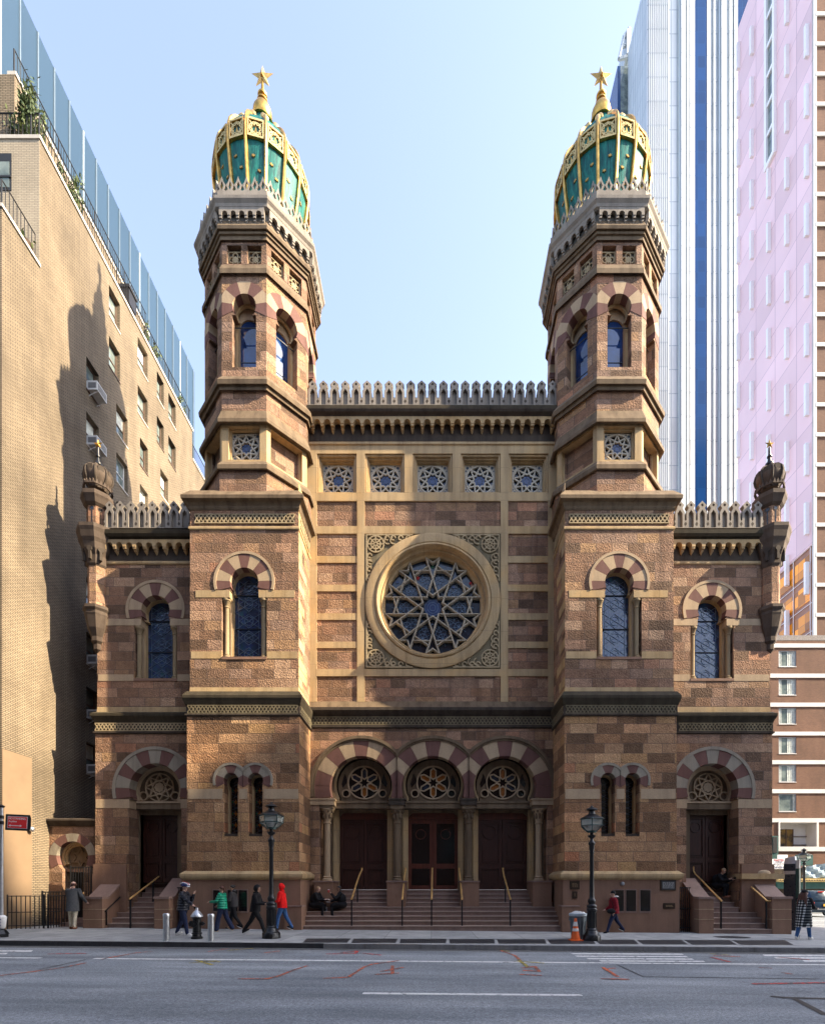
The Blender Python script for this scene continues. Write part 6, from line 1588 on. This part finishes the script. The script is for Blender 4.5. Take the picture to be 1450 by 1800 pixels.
# kiosk and car on the right
kx, ky = 14.93, 20.3
kk = thing('kiosk', (kx, ky, gz(kx)), 'tall dark navy and green kiosk at the corner behind the checked coat walker', 'kiosk', rz=R(-48))
m = MB(); m.box(-.4, 0, 0, .34, 0, 2.75, M['kiosk']); m.add([(-.4, 0, 2.75), (0, 0, 2.75), (0, .34, 2.75), (-.4, .34, 2.75), (-.36, .05, 3.0), (-.03, .05, 3.06), (-.03, .3, 3.06), (-.36, .3, 3.0)], [(0, 1, 5, 4), (1, 2, 6, 5), (2, 3, 7, 6), (3, 0, 4, 7), (4, 5, 6, 7)], M['galv']); m.build('cabinet', kk, False)
m = MB(); m.box(.003, .12, .03, .31, .1, 2.55, M['kioskg']); m.box(.003, .12, .03, .31, 2.56, 2.9, M['coping']); m.box(.06, .124, .06, .28, .75, 1.0, M['helmetblue']); m.build('side_screen', kk, False)
m = MB(); m.box(-.405, .002, -.008, .0, 2.32, 2.46, M['galv']); m.build('pale_stripe', kk, False)
cx_, cy_ = 26.3, 33.
car = thing('parked_suv', (cx_, cy_, gz(cx_)-.14), 'dark blue sport utility car seen from behind on the side street at the right edge', 'car')
def loft_car(secs, mat):
    m = MB(); vs = []; n = len(secs[0][1])
    for y, ring_ in secs: vs += [(x, y, z) for x, z in ring_]
    fs = [(i*n+j, i*n+(j+1) % n, (i+1)*n+(j+1) % n, (i+1)*n+j) for i in range(len(secs)-1) for j in range(n)]
    fs += [tuple(range(n))[::-1], tuple((len(secs)-1)*n+j for j in range(n))]
    return m.add(vs, fs, mat, True)
def cs(w, zb, zt, f=.9, wt=None): wt = wt or w*f; return [(-w*.92, zb), (w*.92, zb), (w, zb+.12), (w, zb+(zt-zb)*.55), (wt, zt-.05), (wt*.93, zt), (-wt*.93, zt), (-wt, zt-.05), (-w, zb+(zt-zb)*.55), (-w, zb+.12)]
loft_car([(0, cs(.88, .45, .95)), (.06, cs(.95, .34, 1.06)), (.5, cs(.98, .3, 1.1)), (3.3, cs(.98, .3, 1.08)), (4.3, cs(.95, .32, 1.0)), (4.75, cs(.85, .4, .85))], M['carblue']).build('body', car, False)
loft_car([(.12, cs(.9, 1.0, 1.1, .95)), (.5, cs(.92, 1.0, 1.74, .78)), (1.2, cs(.93, 1.0, 1.8, .78)), (2.4, cs(.93, 1.0, 1.76, .78)), (3.3, cs(.9, 1.0, 1.1, .9))], M['carblue']).build('cabin', car, False)
m = MB(); m.add([(-.78, .15, 1.13), (.78, .15, 1.13), (.66, .475, 1.66), (-.66, .475, 1.66)], [(0, 1, 2, 3)], M['carglass']); 
for sx in (-1, 1): m.add([(sx*.935, .75, 1.13), (sx*.935, 2.9, 1.13), (sx*.775, 2.2, 1.66), (sx*.765, .85, 1.66)], [(0, 1, 2, 3)], M['carglass'])
m.build('window', car, False)
for sx in (-.86, .86): m = MB(); m.box(sx-.1, sx+.1, -.02, .1, .82, 1.02, M['taillight']); m.build('tail_lamp', car, False)
m = MB(); m.box(-.2, .2, .38, .44, 1.68, 1.74, M['taillight']); m.build('brake_light', car, False)
m = MB(); m.box(-.17, .17, -.03, .02, .74, .9, M['plate']); m.build('number_plate', car, False)
m = MB(); m.box(-.9, .9, -.06, .06, .42, .62, M['kiosk']); m.box(-.8, .8, -.07, -.05, .53, .57, M['galv']); m.build('bumper', car, False)
for sx in (-.86, .86):
    for y in (.95, 3.75):
        m = MB(); m.lathe(0, 0, [(.2, -.11), (.34, -.11), (.37, -.06), (.37, .06), (.34, .11), (.2, .11)], M['tyre'], 20, M=Matrix.Translation((sx, y, .37)) @ Matrix.Rotation(pi/2, 4, 'Y')); o = m.build('wheel', car, False)
        m = MB(); m.lathe(0, 0, [(0, -.115), (.21, -.115), (.21, .115), (0, .115)], M['galv'], 10, M=Matrix.Translation((sx, y, .37)) @ Matrix.Rotation(pi/2, 4, 'Y')); m.build('rim', o, False)
# ================================================================ people
import numpy as np
def person(loc, face, label, legs=((20, 10), (-22, 25)), arms=((15, 8, 25), (-15, 8, 25)), lean=4, head=(0, 0), top='black', legsm='navy', skin='skin', shoe='white', H=1.72,
           hair='hairdark', hairstyle='short', fat=1.0, hem=None, hemm=None, seat=None, flare=0, hat=None, sleeve=None, holds=(), hipw=.085, hands=True, bag=None):
    k = H/1.74; prims = []; lo = R(lean)
    u = Vector((sin(lo), 0, cos(lo))); Y_ = Vector((0, 1, 0)); hz = .93
    P0 = Vector((0, 0, hz)); sleeve = sleeve or top
    def cap(a, b, ra, rb, m, fl=1.0): prims.append((Vector(a), Vector(b), ra, rb, m, fl))
    ankles = []; feet = []
    for sd, (t, kn) in zip((1, -1), legs):
        t, kn = R(t), R(kn); hip = P0+Vector((0, sd*hipw, -.03))
        knee = hip+.42*Vector((sin(t), 0, -cos(t))); q = t-kn; ank = knee+.42*Vector((sin(q), 0, -cos(q)))
        cap(hip, knee, .102*fat**.5, .074+.012*flare, legsm); cap(knee, ank, .072+.012*flare, .052+.035*flare, legsm); ankles.append(ank)
        pitch = max(-.6, min(.5, -q*.75)) if seat is None else 0
        feet.append((ank, pitch if abs(q) > .2 else 0))
        if flare < 0: cap(ank+Vector((0, 0, .05)), ank, .036, .036, skin)
    ch = P0+u*.33; nk = P0+u*.53; sh = P0+u*.46
    cap(P0+Vector((0, 0, .0)), P0+u*.16, .125*fat, .12*fat, top, 1.25); cap(P0+u*.14, ch, .12*fat, .128*fat, top, 1.3); cap(ch, P0+u*.43, .125*fat, .095*fat, top, 1.4)
    for sd in (1, -1): cap(P0+u*.43, sh+Y_*sd*.165+Vector((0, 0, -.01)), .085*fat, .066*fat, top)
    cap(P0+u*.46, nk+u*.06, .058, .052, skin)
    hy, hp = R(head[0]), R(head[1]); HR = Matrix.Rotation(hy, 3, 'Z') @ Matrix.Rotation(lo*.5+hp, 3, 'Y')
    hc = nk+u*.13+Vector((.015, 0, .0)); hw = lambda x, y, z: hc+HR @ Vector((x, y, z))
    cap(hw(-.012, 0, .035), hw(.005, 0, .03), .082, .08, skin); cap(hw(.012, 0, .0), hw(.035, 0, -.065), .066, .045, skin); cap(hw(.085, 0, .02), hw(.1, 0, -.014), .011, .016, skin)
    for sd in (1, -1): cap(hw(0, sd*.078, .02), hw(-.005, sd*.08, -.015), .017, .013, skin); cap(hw(.068, sd*.0, -.045), hw(.074, 0, -.06), .018, .014, skin)
    palms = []
    for sd, (a, s_, e) in zip((1, -1), arms):
        a, s_, e = R(a), R(s_), R(e); S = sh+Y_*sd*.185
        d1 = Vector((sin(a)*cos(s_), sd*sin(s_), -cos(a)*cos(s_))); E = S+.285*d1
        d2 = Vector((sin(a+e)*cos(s_), sd*(sin(s_)-.35*sin(min(e, 1.6))), -cos(a+e)*cos(s_))).normalized(); Wp = E+.245*d2
        cap(S, E, .068*fat**.7, .058*fat**.7, sleeve); cap(E, Wp, .058*fat**.7, .045*fat**.4, sleeve)
        Pm = Wp+.075*d2; cap(Wp-.01*d2, Pm, .026, .034, skin, 1.0); palms.append((Pm, d2))
        n = d2.cross(Y_*sd).normalized() if abs(d2.dot(Y_)) < .95 else Vector((0, 0, 1)); lat = d2.cross(n).normalized()
        for i in range(4):
            L = (.068, .078, .074, .058)[i]; b = Pm+lat*(.0215*(1.5-i))*sd*1.0+d2*.012; m1 = b+d2*L*.5-n*.006; cap(b, m1, .0105, .0098, skin); cap(m1, m1+(d2*.75-n*.66).normalized()*L*.5, .0098, .0085, skin)
        tb_ = Wp+.025*d2+lat*sd*.03; cap(tb_, tb_+d2*.035+lat*sd*.022, .0125, .011, skin); cap(tb_+d2*.035+lat*sd*.022, tb_+d2*.068+lat*sd*.016-n*.012, .011, .009, skin)
    dz = (-(min(a.z for a in ankles)-.088)) if seat is None else seat/k-P0.z+.1
    sh_ = Vector((0, 0, dz))
    # one continuous body: capsules fused by a voxel remesh, clothes by region
    mb = MB(); dummy = M['black']
    for a, b, ra, rb, m, fl in prims:
        L = (b-a).length; ax = (b-a)/L if L > 1e-5 else Vector((0, 0, 1)); n = 7
        pts = []; rs = []
        for i in range(4): q = pi/2*(1-i/3); pts.append(a-ax*ra*sin(q)); rs.append(max(.0015, ra*cos(q)))
        for i in range(4): q = pi/2*i/3; pts.append(b+ax*rb*sin(q)); rs.append(max(.0015, rb*cos(q)))
        S = len(mb.v); mb.tube(pts, rs, dummy, 10 if ra < .02 else 16)
        if fl != 1.0:
            c = (a+b)/2
            for i in range(S, len(mb.v)): v = mb.v[i]; mb.v[i] = (v[0], c.y+(v[1]-c.y)*fl, v[2])
    o = mb.build('person'); md = o.modifiers.new('remesh', 'REMESH'); md.mode = 'VOXEL'; md.voxel_size = .0095; md.use_smooth_shade = True
    sm = o.modifiers.new('smooth', 'SMOOTH'); sm.factor = .5; sm.iterations = 2
    bpy.context.view_layer.update(); me = bpy.data.meshes.new_from_object(o.evaluated_get(bpy.context.evaluated_depsgraph_get()))
    old = o.data; o.modifiers.clear(); o.data = me; bpy.data.meshes.remove(old); me.name = 'person'
    n = len(me.polygons); cen = np.empty(n*3); me.polygons.foreach_get('center', cen); cen = cen.reshape(-1, 3); best = np.full(n, 1e9); idx = np.zeros(n, int)
    mats = []; me.materials.clear()
    for a, b, ra, rb, m, fl in prims:
        if m not in mats: mats.append(m); me.materials.append(M[m])
        A, B = np.array(a), np.array(b); d = B-A; t = np.clip(((cen-A) @ d)/max(1e-9, d @ d), 0, 1); q = cen-(A+t[:, None]*d)
        q[:, 1] /= fl; dd = np.linalg.norm(q, axis=1)-(ra+(rb-ra)*t); w = dd < best; best[w] = dd[w]; idx[w] = mats.index(m)
    me.polygons.foreach_set('material_index', idx); me.polygons.foreach_set('use_smooth', [True]*n)
    co_ = np.empty(len(me.vertices)*3); me.vertices.foreach_get('co', co_); co_ = co_.reshape(-1, 3); co_[:, 2] += dz; me.vertices.foreach_set('co', (co_*k).ravel()); me.update()
    o.location = loc; o.rotation_euler = (0, 0, R(face)); o.name = 'person'
    tag(o, label, 'person')
    SX = Matrix.Scale(k, 4) @ Matrix.Translation(sh_)
    HM = Matrix.Translation(hc) @ HR.to_4x4()
    def child(name, m): return m.build(name, o, False)
    f = MB(SX)
    for sd in (1, -1): f.ell((.0, 0, 0), (.007, .011, .007), M['eye'], 8, 6, M=HM @ Matrix.Translation((.079, sd*.031, .03))); f.box(.078, .084, sd*.031-.014, sd*.031+.014, .047, .052, M[hair], M=HM)
    f.ell((0, 0, 0), (.006, .021, .006), M['lip'], 8, 6, M=HM @ Matrix.Translation((.083, 0, -.042))); child('face_details', f)
    # shoes
    for (ank, pt) in feet:
        s = MB(SX); Fm = Matrix.Translation(ank) @ Matrix.Rotation(-pt, 4, 'Y')
        s.ell((.055, 0, -.045), (.135, .047, .055), M[shoe], 14, 8, M=Fm, fn=lambda x, y, z: (x, y*(1-.15*max(0, -x)), z if z > -.75 else -.75)); s.ell((-.005, 0, -.01), (.055, .045, .05), M[shoe], 10, 6, M=Fm)
        if shoe != 'brownshoe': s.ell((.057, 0, -.078), (.14, .05, .014), M['white'] if shoe in ('white', 'black') else M[shoe], 14, 6, M=Fm)
        child('shoe', s)
    # hair / headgear
    h = MB(SX); Hm = M[hair]; rg = random.Random(len(label))
    def cut(x, y, z): j = 1+rg.uniform(-.02, .03); return (x*j, y*j, z*j) if z > -.25-.55*max(0, -x) else (x*.8, y*.9, -.25-.55*max(0, -x))
    if hairstyle == 'balding': h.ell((-.03, 0, .005), (.073, .086, .07), Hm, 16, 10, M=HM)
    elif hairstyle != 'none': h.ell((-.022, 0, .042), (.092, .09, .088), Hm, 18, 12, M=HM, fn=cut)
    if hairstyle == 'ponytail': h.tube([HM @ Vector(p) for p in ((-.09, 0, .06), (-.14, 0, .03), (-.15, 0, -.06), (-.12, .01, -.15))], [.02, .036, .032, .008], Hm, 8)
    if hairstyle == 'bun': h.ell((-.1, 0, .075), (.04, .04, .04), Hm, 10, 8, M=HM)
    if hairstyle == 'long':
        for i in range(9):
            y = -.1+.025*i; h.tube([HM @ Vector((-.06, y*.7, .05))] + [Vector((hc.x-.12-.015*j+rg.uniform(-.01, .01), y*(1+.12*j), hc.z-.05-.1*j)) for j in range(5)], [.03, .036, .034, .032, .026, .006], Hm, 7)
    if hairstyle == 'tied':
        h.tube([HM @ Vector(p) for p in ((-.07, .02, -.0), (-.06, .06, -.08), (0, .07, -.16))], [.035, .03, .01], Hm, 8)
    if h.v: child('hair', h)
    if hat == 'beanie' or hat == 'cap':
        c = MB(SX); c.ell((-.02, 0, .055), (.103, .1, .095), M['black'], 18, 12, M=HM, fn=lambda x, y, z: (x, y, max(z, -.2)))
        if hat == 'cap': c.ell((.1, 0, .045), (.075, .075, .01), M['black'], 12, 6, M=HM)
        child('hat', c)
    if hat == 'helmet':
        c = MB(SX); c.ell((-.015, 0, .07), (.135, .112, .1), M['helmetblue'], 20, 14, M=HM, fn=lambda x, y, z: (x, y, max(z, -.35)))
        for y in (-.055, 0, .055): c.tube([HM @ Vector((-.015+.137*cos(q), y, .07+.1*sqrt(max(0, 1-(y/.112)**2))*sin(q))) for q in [pi*i/12 for i in range(1, 12)]], .014, M['signwhite'] if y else M['helmetred'], 6)
        c.ell((.1, 0, .05), (.05, .09, .012), M['signwhite'], 12, 6, M=HM); child('helmet', c)
    if hat and hat.startswith('hood:'):
        c = MB(SX); mm = M[hat[5:]]; c.ell((-.025, 0, .03), (.118, .112, .135), mm, 20, 14, M=HM, fn=lambda x, y, z: (x if x < .62 else .62-(x-.62)*.6, y, z)); c.tube([HM @ Vector((-.03, 0, -.09)), nk-Vector((.02, 0, .02))], [.09, .1], mm, 14); child('hood', c)
    if hat and hat.startswith('down:'):
        c = MB(SX); c.ell((-.09, 0, -.11), (.075, .115, .06), M[hat[5:]], 14, 10, M=HM); child('hood', c)
    # jacket shell from shoulders to hem
    if hem is not None and seat is None:
        c = MB(SX); zs = [1.0*(hz+.44), hz+.33, hz+.16, hz, hz-.1, hem/k-dz]; zs = [z for z in zs if z > hem/k-dz+.03]+[hem/k-dz]; vs = []; n = 22
        for z in zs:
            t = (z-hz); cxx = sin(lo)*max(t, -.25); low = max(0, -t)
            rx = (.135*fat if t > .3 else .155*fat)+.1*low; ry = (.15*fat+.035 if t > .4 else .178*fat)+.04*low
            for i in range(n): a = 2*pi*i/n; vs.append((cxx+rx*cos(a), ry*sin(a), z))
        fs = [(j*n+i, (j+1)*n+i, (j+1)*n+(i+1) % n, j*n+(i+1) % n) for j in range(len(zs)-1) for i in range(n)]
        c.add(vs, fs, M[hemm or top], True); child('coat', c)
    if seat is not None:
        c = MB(SX); c.ell((.02, 0, hz-.0), (.2*fat, .22*fat, .17), M[top], 18, 12); c.ell((.0, 0, hz+.22), (.15*fat, .19*fat, .24), M[top], 18, 12)
        for sd in (1, -1): c.tube([(0, sd*.1, hz-.02), (.3, sd*.12, hz+.0), (.42, sd*.12, hz-.06)], [.12, .1, .07], M[top], 12)
        child('coat', c)
    for what, hand, off in holds:
        c = MB(SX); p, d = palms[hand]; T = Matrix.Translation(p+d*.06+Vector(off))
        if what == 'phone': c.box(-.04, .04, -.008, .008, -.075, .075, M['phone'], M=T @ Matrix.Rotation(.7, 4, 'Y'))
        elif what == 'cup': c.lathe(0, 0, [(.028, -.06), (.04, .05)], M['cupred'], 14, M=T); c.lathe(0, 0, [(.042, .05), (.042, .065), (.03, .07)], M['paper'], 14, M=T)
        elif what == 'paper': c.box(-.1, .1, -.07, .07, -.005, .005, M['paper'], M=T)
        elif what == 'glove': c.ell((0, 0, 0), (.05, .03, .05), M['black'], 10, 8, M=T)
        q = c.build({'cup': 'paper_cup', 'paper': 'papers', 'glove': 'glove'}.get(what, what)); q.location = loc; q.rotation_euler = (0, 0, R(face)); held.append((q, what, label))
    return o
held = []
def gpt(x, y): return ground(x, y)
p1 = person(gpt(128, 1634), 100, 'balding person in a grey coat and cream trousers phoning beside the gate', ((4, 2), (-3, 4)), ((35, 15, 125), (-12, 28, 55)), 3, (25, 8), 'greywool', 'khaki', 'skin', 'brownshoe', 1.76, 'hairbrown', 'balding', 1.12, .66, holds=(('phone', 0, (0, 0, 0)),))
p2 = person(gpt(322, 1646), 0, 'walking person in a bicycle helmet, dark puffer jacket and white shoes beside the hydrant', ((-12, 12), (15, 6)), ((30, 5, 125), (42, 10, 12)), 4, (0, 8), 'puffnavy', 'navy', 'skin', 'white', 1.72, 'hairdark', 'short', 1.2, .84, hat='helmet', holds=(('glove', 1, (0, 0, -.02)),))
p3 = person(gpt(391, 1638), 176, 'walking person in a bright green puffer jacket and wide navy trousers', ((16, 6), (-18, 12)), ((25, 6, 60), (10, 8, 45)), 2, (-25, 0), 'puffgreen', 'navy', 'skin', 'tanshoe', 1.66, 'hairbrown', 'ponytail', 1.1, .82, flare=1.0, holds=(('phone', 1, (0, 0, 0)),))
p4 = person(gpt(411, 1634.5), 183, 'walking person in a charcoal jacket and cropped black trousers beside the green jacket', ((-12, 22), (16, 8)), ((10, 8, 70), (8, 10, 68)), 5, (0, 0), 'charcoal', 'black', 'skin2', 'black', 1.7, 'hairdark', 'bun', 1.08, .86, hat='down:charcoal')
p5 = person(gpt(449, 1644), 0, 'striding person in black with hood up looking at a phone', ((-26, 10), (30, 12)), ((20, 6, 62), (15, 8, 70)), 5, (0, 14), 'black', 'black', 'skin2', 'black', 1.74, 'hairdark', 'short', 1.08, .78, hat='hood:black', holds=(('phone', 0, (0, 0, 0)),))
p6 = person(gpt(496, 1637.5), 180, 'walking person in a bright red hooded fleece and blue jeans behind the lamp post', ((17, 10), (-18, 12)), ((12, 8, 40), (-6, 8, 40)), 3, (0, 4), 'red', 'jeans', 'skin', 'black', 1.74, 'hairdark', 'short', 1.1, .86, hat='hood:red')
p7 = person((PL(19.97).X(553), 19.97, .68), -14, 'seated fair haired person in a black coat on the great stair', ((88, 88), (80, 82)), ((30, 6, 62), (34, 6, 58)), 14, (-8, 6), 'black', 'black', 'skin', 'black', 1.66, 'hairblond', 'tied', 1.2, seat=.17, holds=(('paper', 1, (0, 0, 0)),))
p8 = person((PL(19.98).X(601), 19.98, .68), 196, 'seated dark haired person in black holding a red paper cup on the stair', ((82, 86), (70, 84)), ((45, 4, 95), (20, 8, 60)), 10, (0, 0), 'black', 'black', 'skin2', 'black', 1.7, 'hairdark', 'tied', 1.2, seat=.17, holds=(('cup', 0, (.03, 0, .02)), ('paper', 1, (0, 0, -.02))))
p9 = person(gpt(1079, 1641), 181, 'walking person in a maroon parka, black hat and navy trousers with a black shoulder bag', ((24, 6), (-22, 16)), ((-8, 8, 30), (4, 8, 55)), 3, (0, 0), 'maroon', 'navy', 'skin', 'black', 1.62, 'hairdark', 'short', 1.22, .74, hat='beanie')
p10 = person((PL(20.6).X(1257), 20.5, 1.45), -62, 'seated fair haired person in black looking at a phone on the side stair', ((92, 96), (88, 92)), ((32, 4, 70), (36, 4, 68)), 26, (0, 22), 'black', 'black', 'skin', 'brownshoe', 1.66, 'hairblond', 'tied', 1.15, seat=.19, holds=(('phone', 0, (0, 0, .02)),))
p11 = person(gpt(1413, 1652), 24, 'walking person in a long checked coat with long auburn hair and black cap', ((-14, 10), (16, 8)), ((28, 8, 55), (20, 8, 60)), 3, (10, 4), 'plaid', 'jeans', 'skin', 'white', 1.68, 'hairbrown', 'long', 1.28, .42, 'plaid', hat='cap', sleeve='black')
hl = {'phone': ('phone', 'phone'), 'cup': ('red and white paper cup', 'cup'), 'paper': ('white papers', 'papers'), 'glove': ('black glove', 'glove')}
for q, what, lab in held:
    who = ' '.join(lab.replace('walking ', '').replace('striding ', '').replace('seated ', '').replace('balding ', '').split()[:8])
    who = who.rstrip(','); 
    for w_ in (' in', ' with', ' and', ' a', ' holding', ' the', ' on'):
        if who.endswith(w_): who = who[:-len(w_)]
    tag(q, {'phone': 'black phone', 'cup': 'red paper cup', 'paper': 'white papers', 'glove': 'black glove'}[what]+' in the hand of the '+who, hl[what][1])
# shoulder bag, cup on the step, small bags
m = MB(); m.ell((0, 0, 0), (.17, .09, .1), M['black'], 16, 10); m.tube([(.1, 0, .07), (.04, .02, .3), (-.06, .05, .48)], .012, M['black'], 6); o = m.build('shoulder_bag'); a = p9.location; o.location = (a.x-.17, a.y-.2, a.z+.83); tag(o, 'black rounded shoulder bag at the hip of the maroon parka walker', 'bag')
m = MB(); m.ell((0, 0, 0), (.1, .13, .06), M['charcoal'], 14, 8); m.ell((.02, 0, .02), (.09, .14, .045), M['white'], 14, 8)
o = m.build('fur_collar', p9, False); o.location = (-.1, 0, 1.34)
m = MB(); m.lathe(0, 0, [(.03, 0), (.042, .11), (.045, .115), (.045, .13), (0, .135)], M['paper'], 14); o = m.build('paper_cup'); o.location = (PL(20.1).X(574), 20.06, .68); tag(o, 'white paper cup standing on the step beside the fair haired sitter', 'cup')
m = MB(); m.ell((0, 0, .14), (.16, .12, .15), M['black'], 14, 10); m.tube([(-.08, 0, .25), (0, 0, .36), (.08, 0, .25)], .012, M['black'], 6); o = m.build('handbag'); o.location = (PL(20.7).X(1274), 20.6, 1.44); tag(o, 'black handbag on the stair beside the sitter with the phone', 'bag')
m = MB(); m.lathe(0, 0, [(.03, 0), (.034, .14), (.02, .17), (.015, .2), (0, .2)], M['lens'], 12); o = m.build('bottle'); o.location = (PL(20.9).X(1232), 20.85, 1.64); tag(o, 'small pale bottle on the right side stair left of the sitter', 'bottle')
# ---------------------------------------------------------------- light, sky, camera
SUN_DX, SUN_DY, SUN_EL = 1.0, -0.24, 34.8
az = atan2(SUN_DX, SUN_DY)                     # clockwise from +Y
wd = bpy.data.worlds.new('World'); SC.world = wd; wd.use_nodes = True; nt = wd.node_tree
bg = nt.nodes['Background']; sky = nt.nodes.new('ShaderNodeTexSky'); sky.sky_type = 'NISHITA'; sky.sun_disc = False
sky.sun_elevation = R(SUN_EL); sky.sun_rotation = az; sky.altitude = 0; sky.air_density = .9; sky.dust_density = 2.2; sky.ozone_density = 3.0
hz = nt.nodes.new('ShaderNodeHueSaturation'); hz.inputs['Saturation'].default_value = .78; hz.inputs['Hue'].default_value = .503; nt.links.new(sky.outputs[0], hz.inputs['Color'])
nt.links.new(hz.outputs[0], bg.inputs[0]); bg.inputs[1].default_value = .138
sl = bpy.data.lights.new('sun', 'SUN'); sl.energy = 3.7; sl.angle = R(.6); sl.color = (1, .84, .61)
so = bpy.data.objects.new('sun', sl); COL.objects.link(so); so.location = (40, -10, 60)
n = sqrt(SUN_DX**2+SUN_DY**2); dv = Vector((SUN_DX/n*cos(R(SUN_EL)), SUN_DY/n*cos(R(SUN_EL)), sin(R(SUN_EL))))
so.rotation_euler = dv.to_track_quat('Z', 'Y').to_euler()
cam = bpy.data.cameras.new('camera'); co = bpy.data.objects.new('camera', cam); COL.objects.link(co)
co.location = (0, 0, ZC); co.rotation_euler = (R(90), 0, 0)
cam.sensor_fit = 'HORIZONTAL'; cam.sensor_width = 36; cam.lens = F/1450*36
cam.shift_x = -(PX-725)/1450; cam.shift_y = (PY-900)/1450; cam.clip_start = .1; cam.clip_end = 3000
SC.camera = co
SC.view_settings.view_transform = 'Standard'; SC.view_settings.look = 'None'; SC.view_settings.exposure = 2.22; SC.view_settings.gamma = 1
SC.view_settings.use_curve_mapping = False
SC.cycles.max_bounces = 6; SC.cycles.use_denoising = True
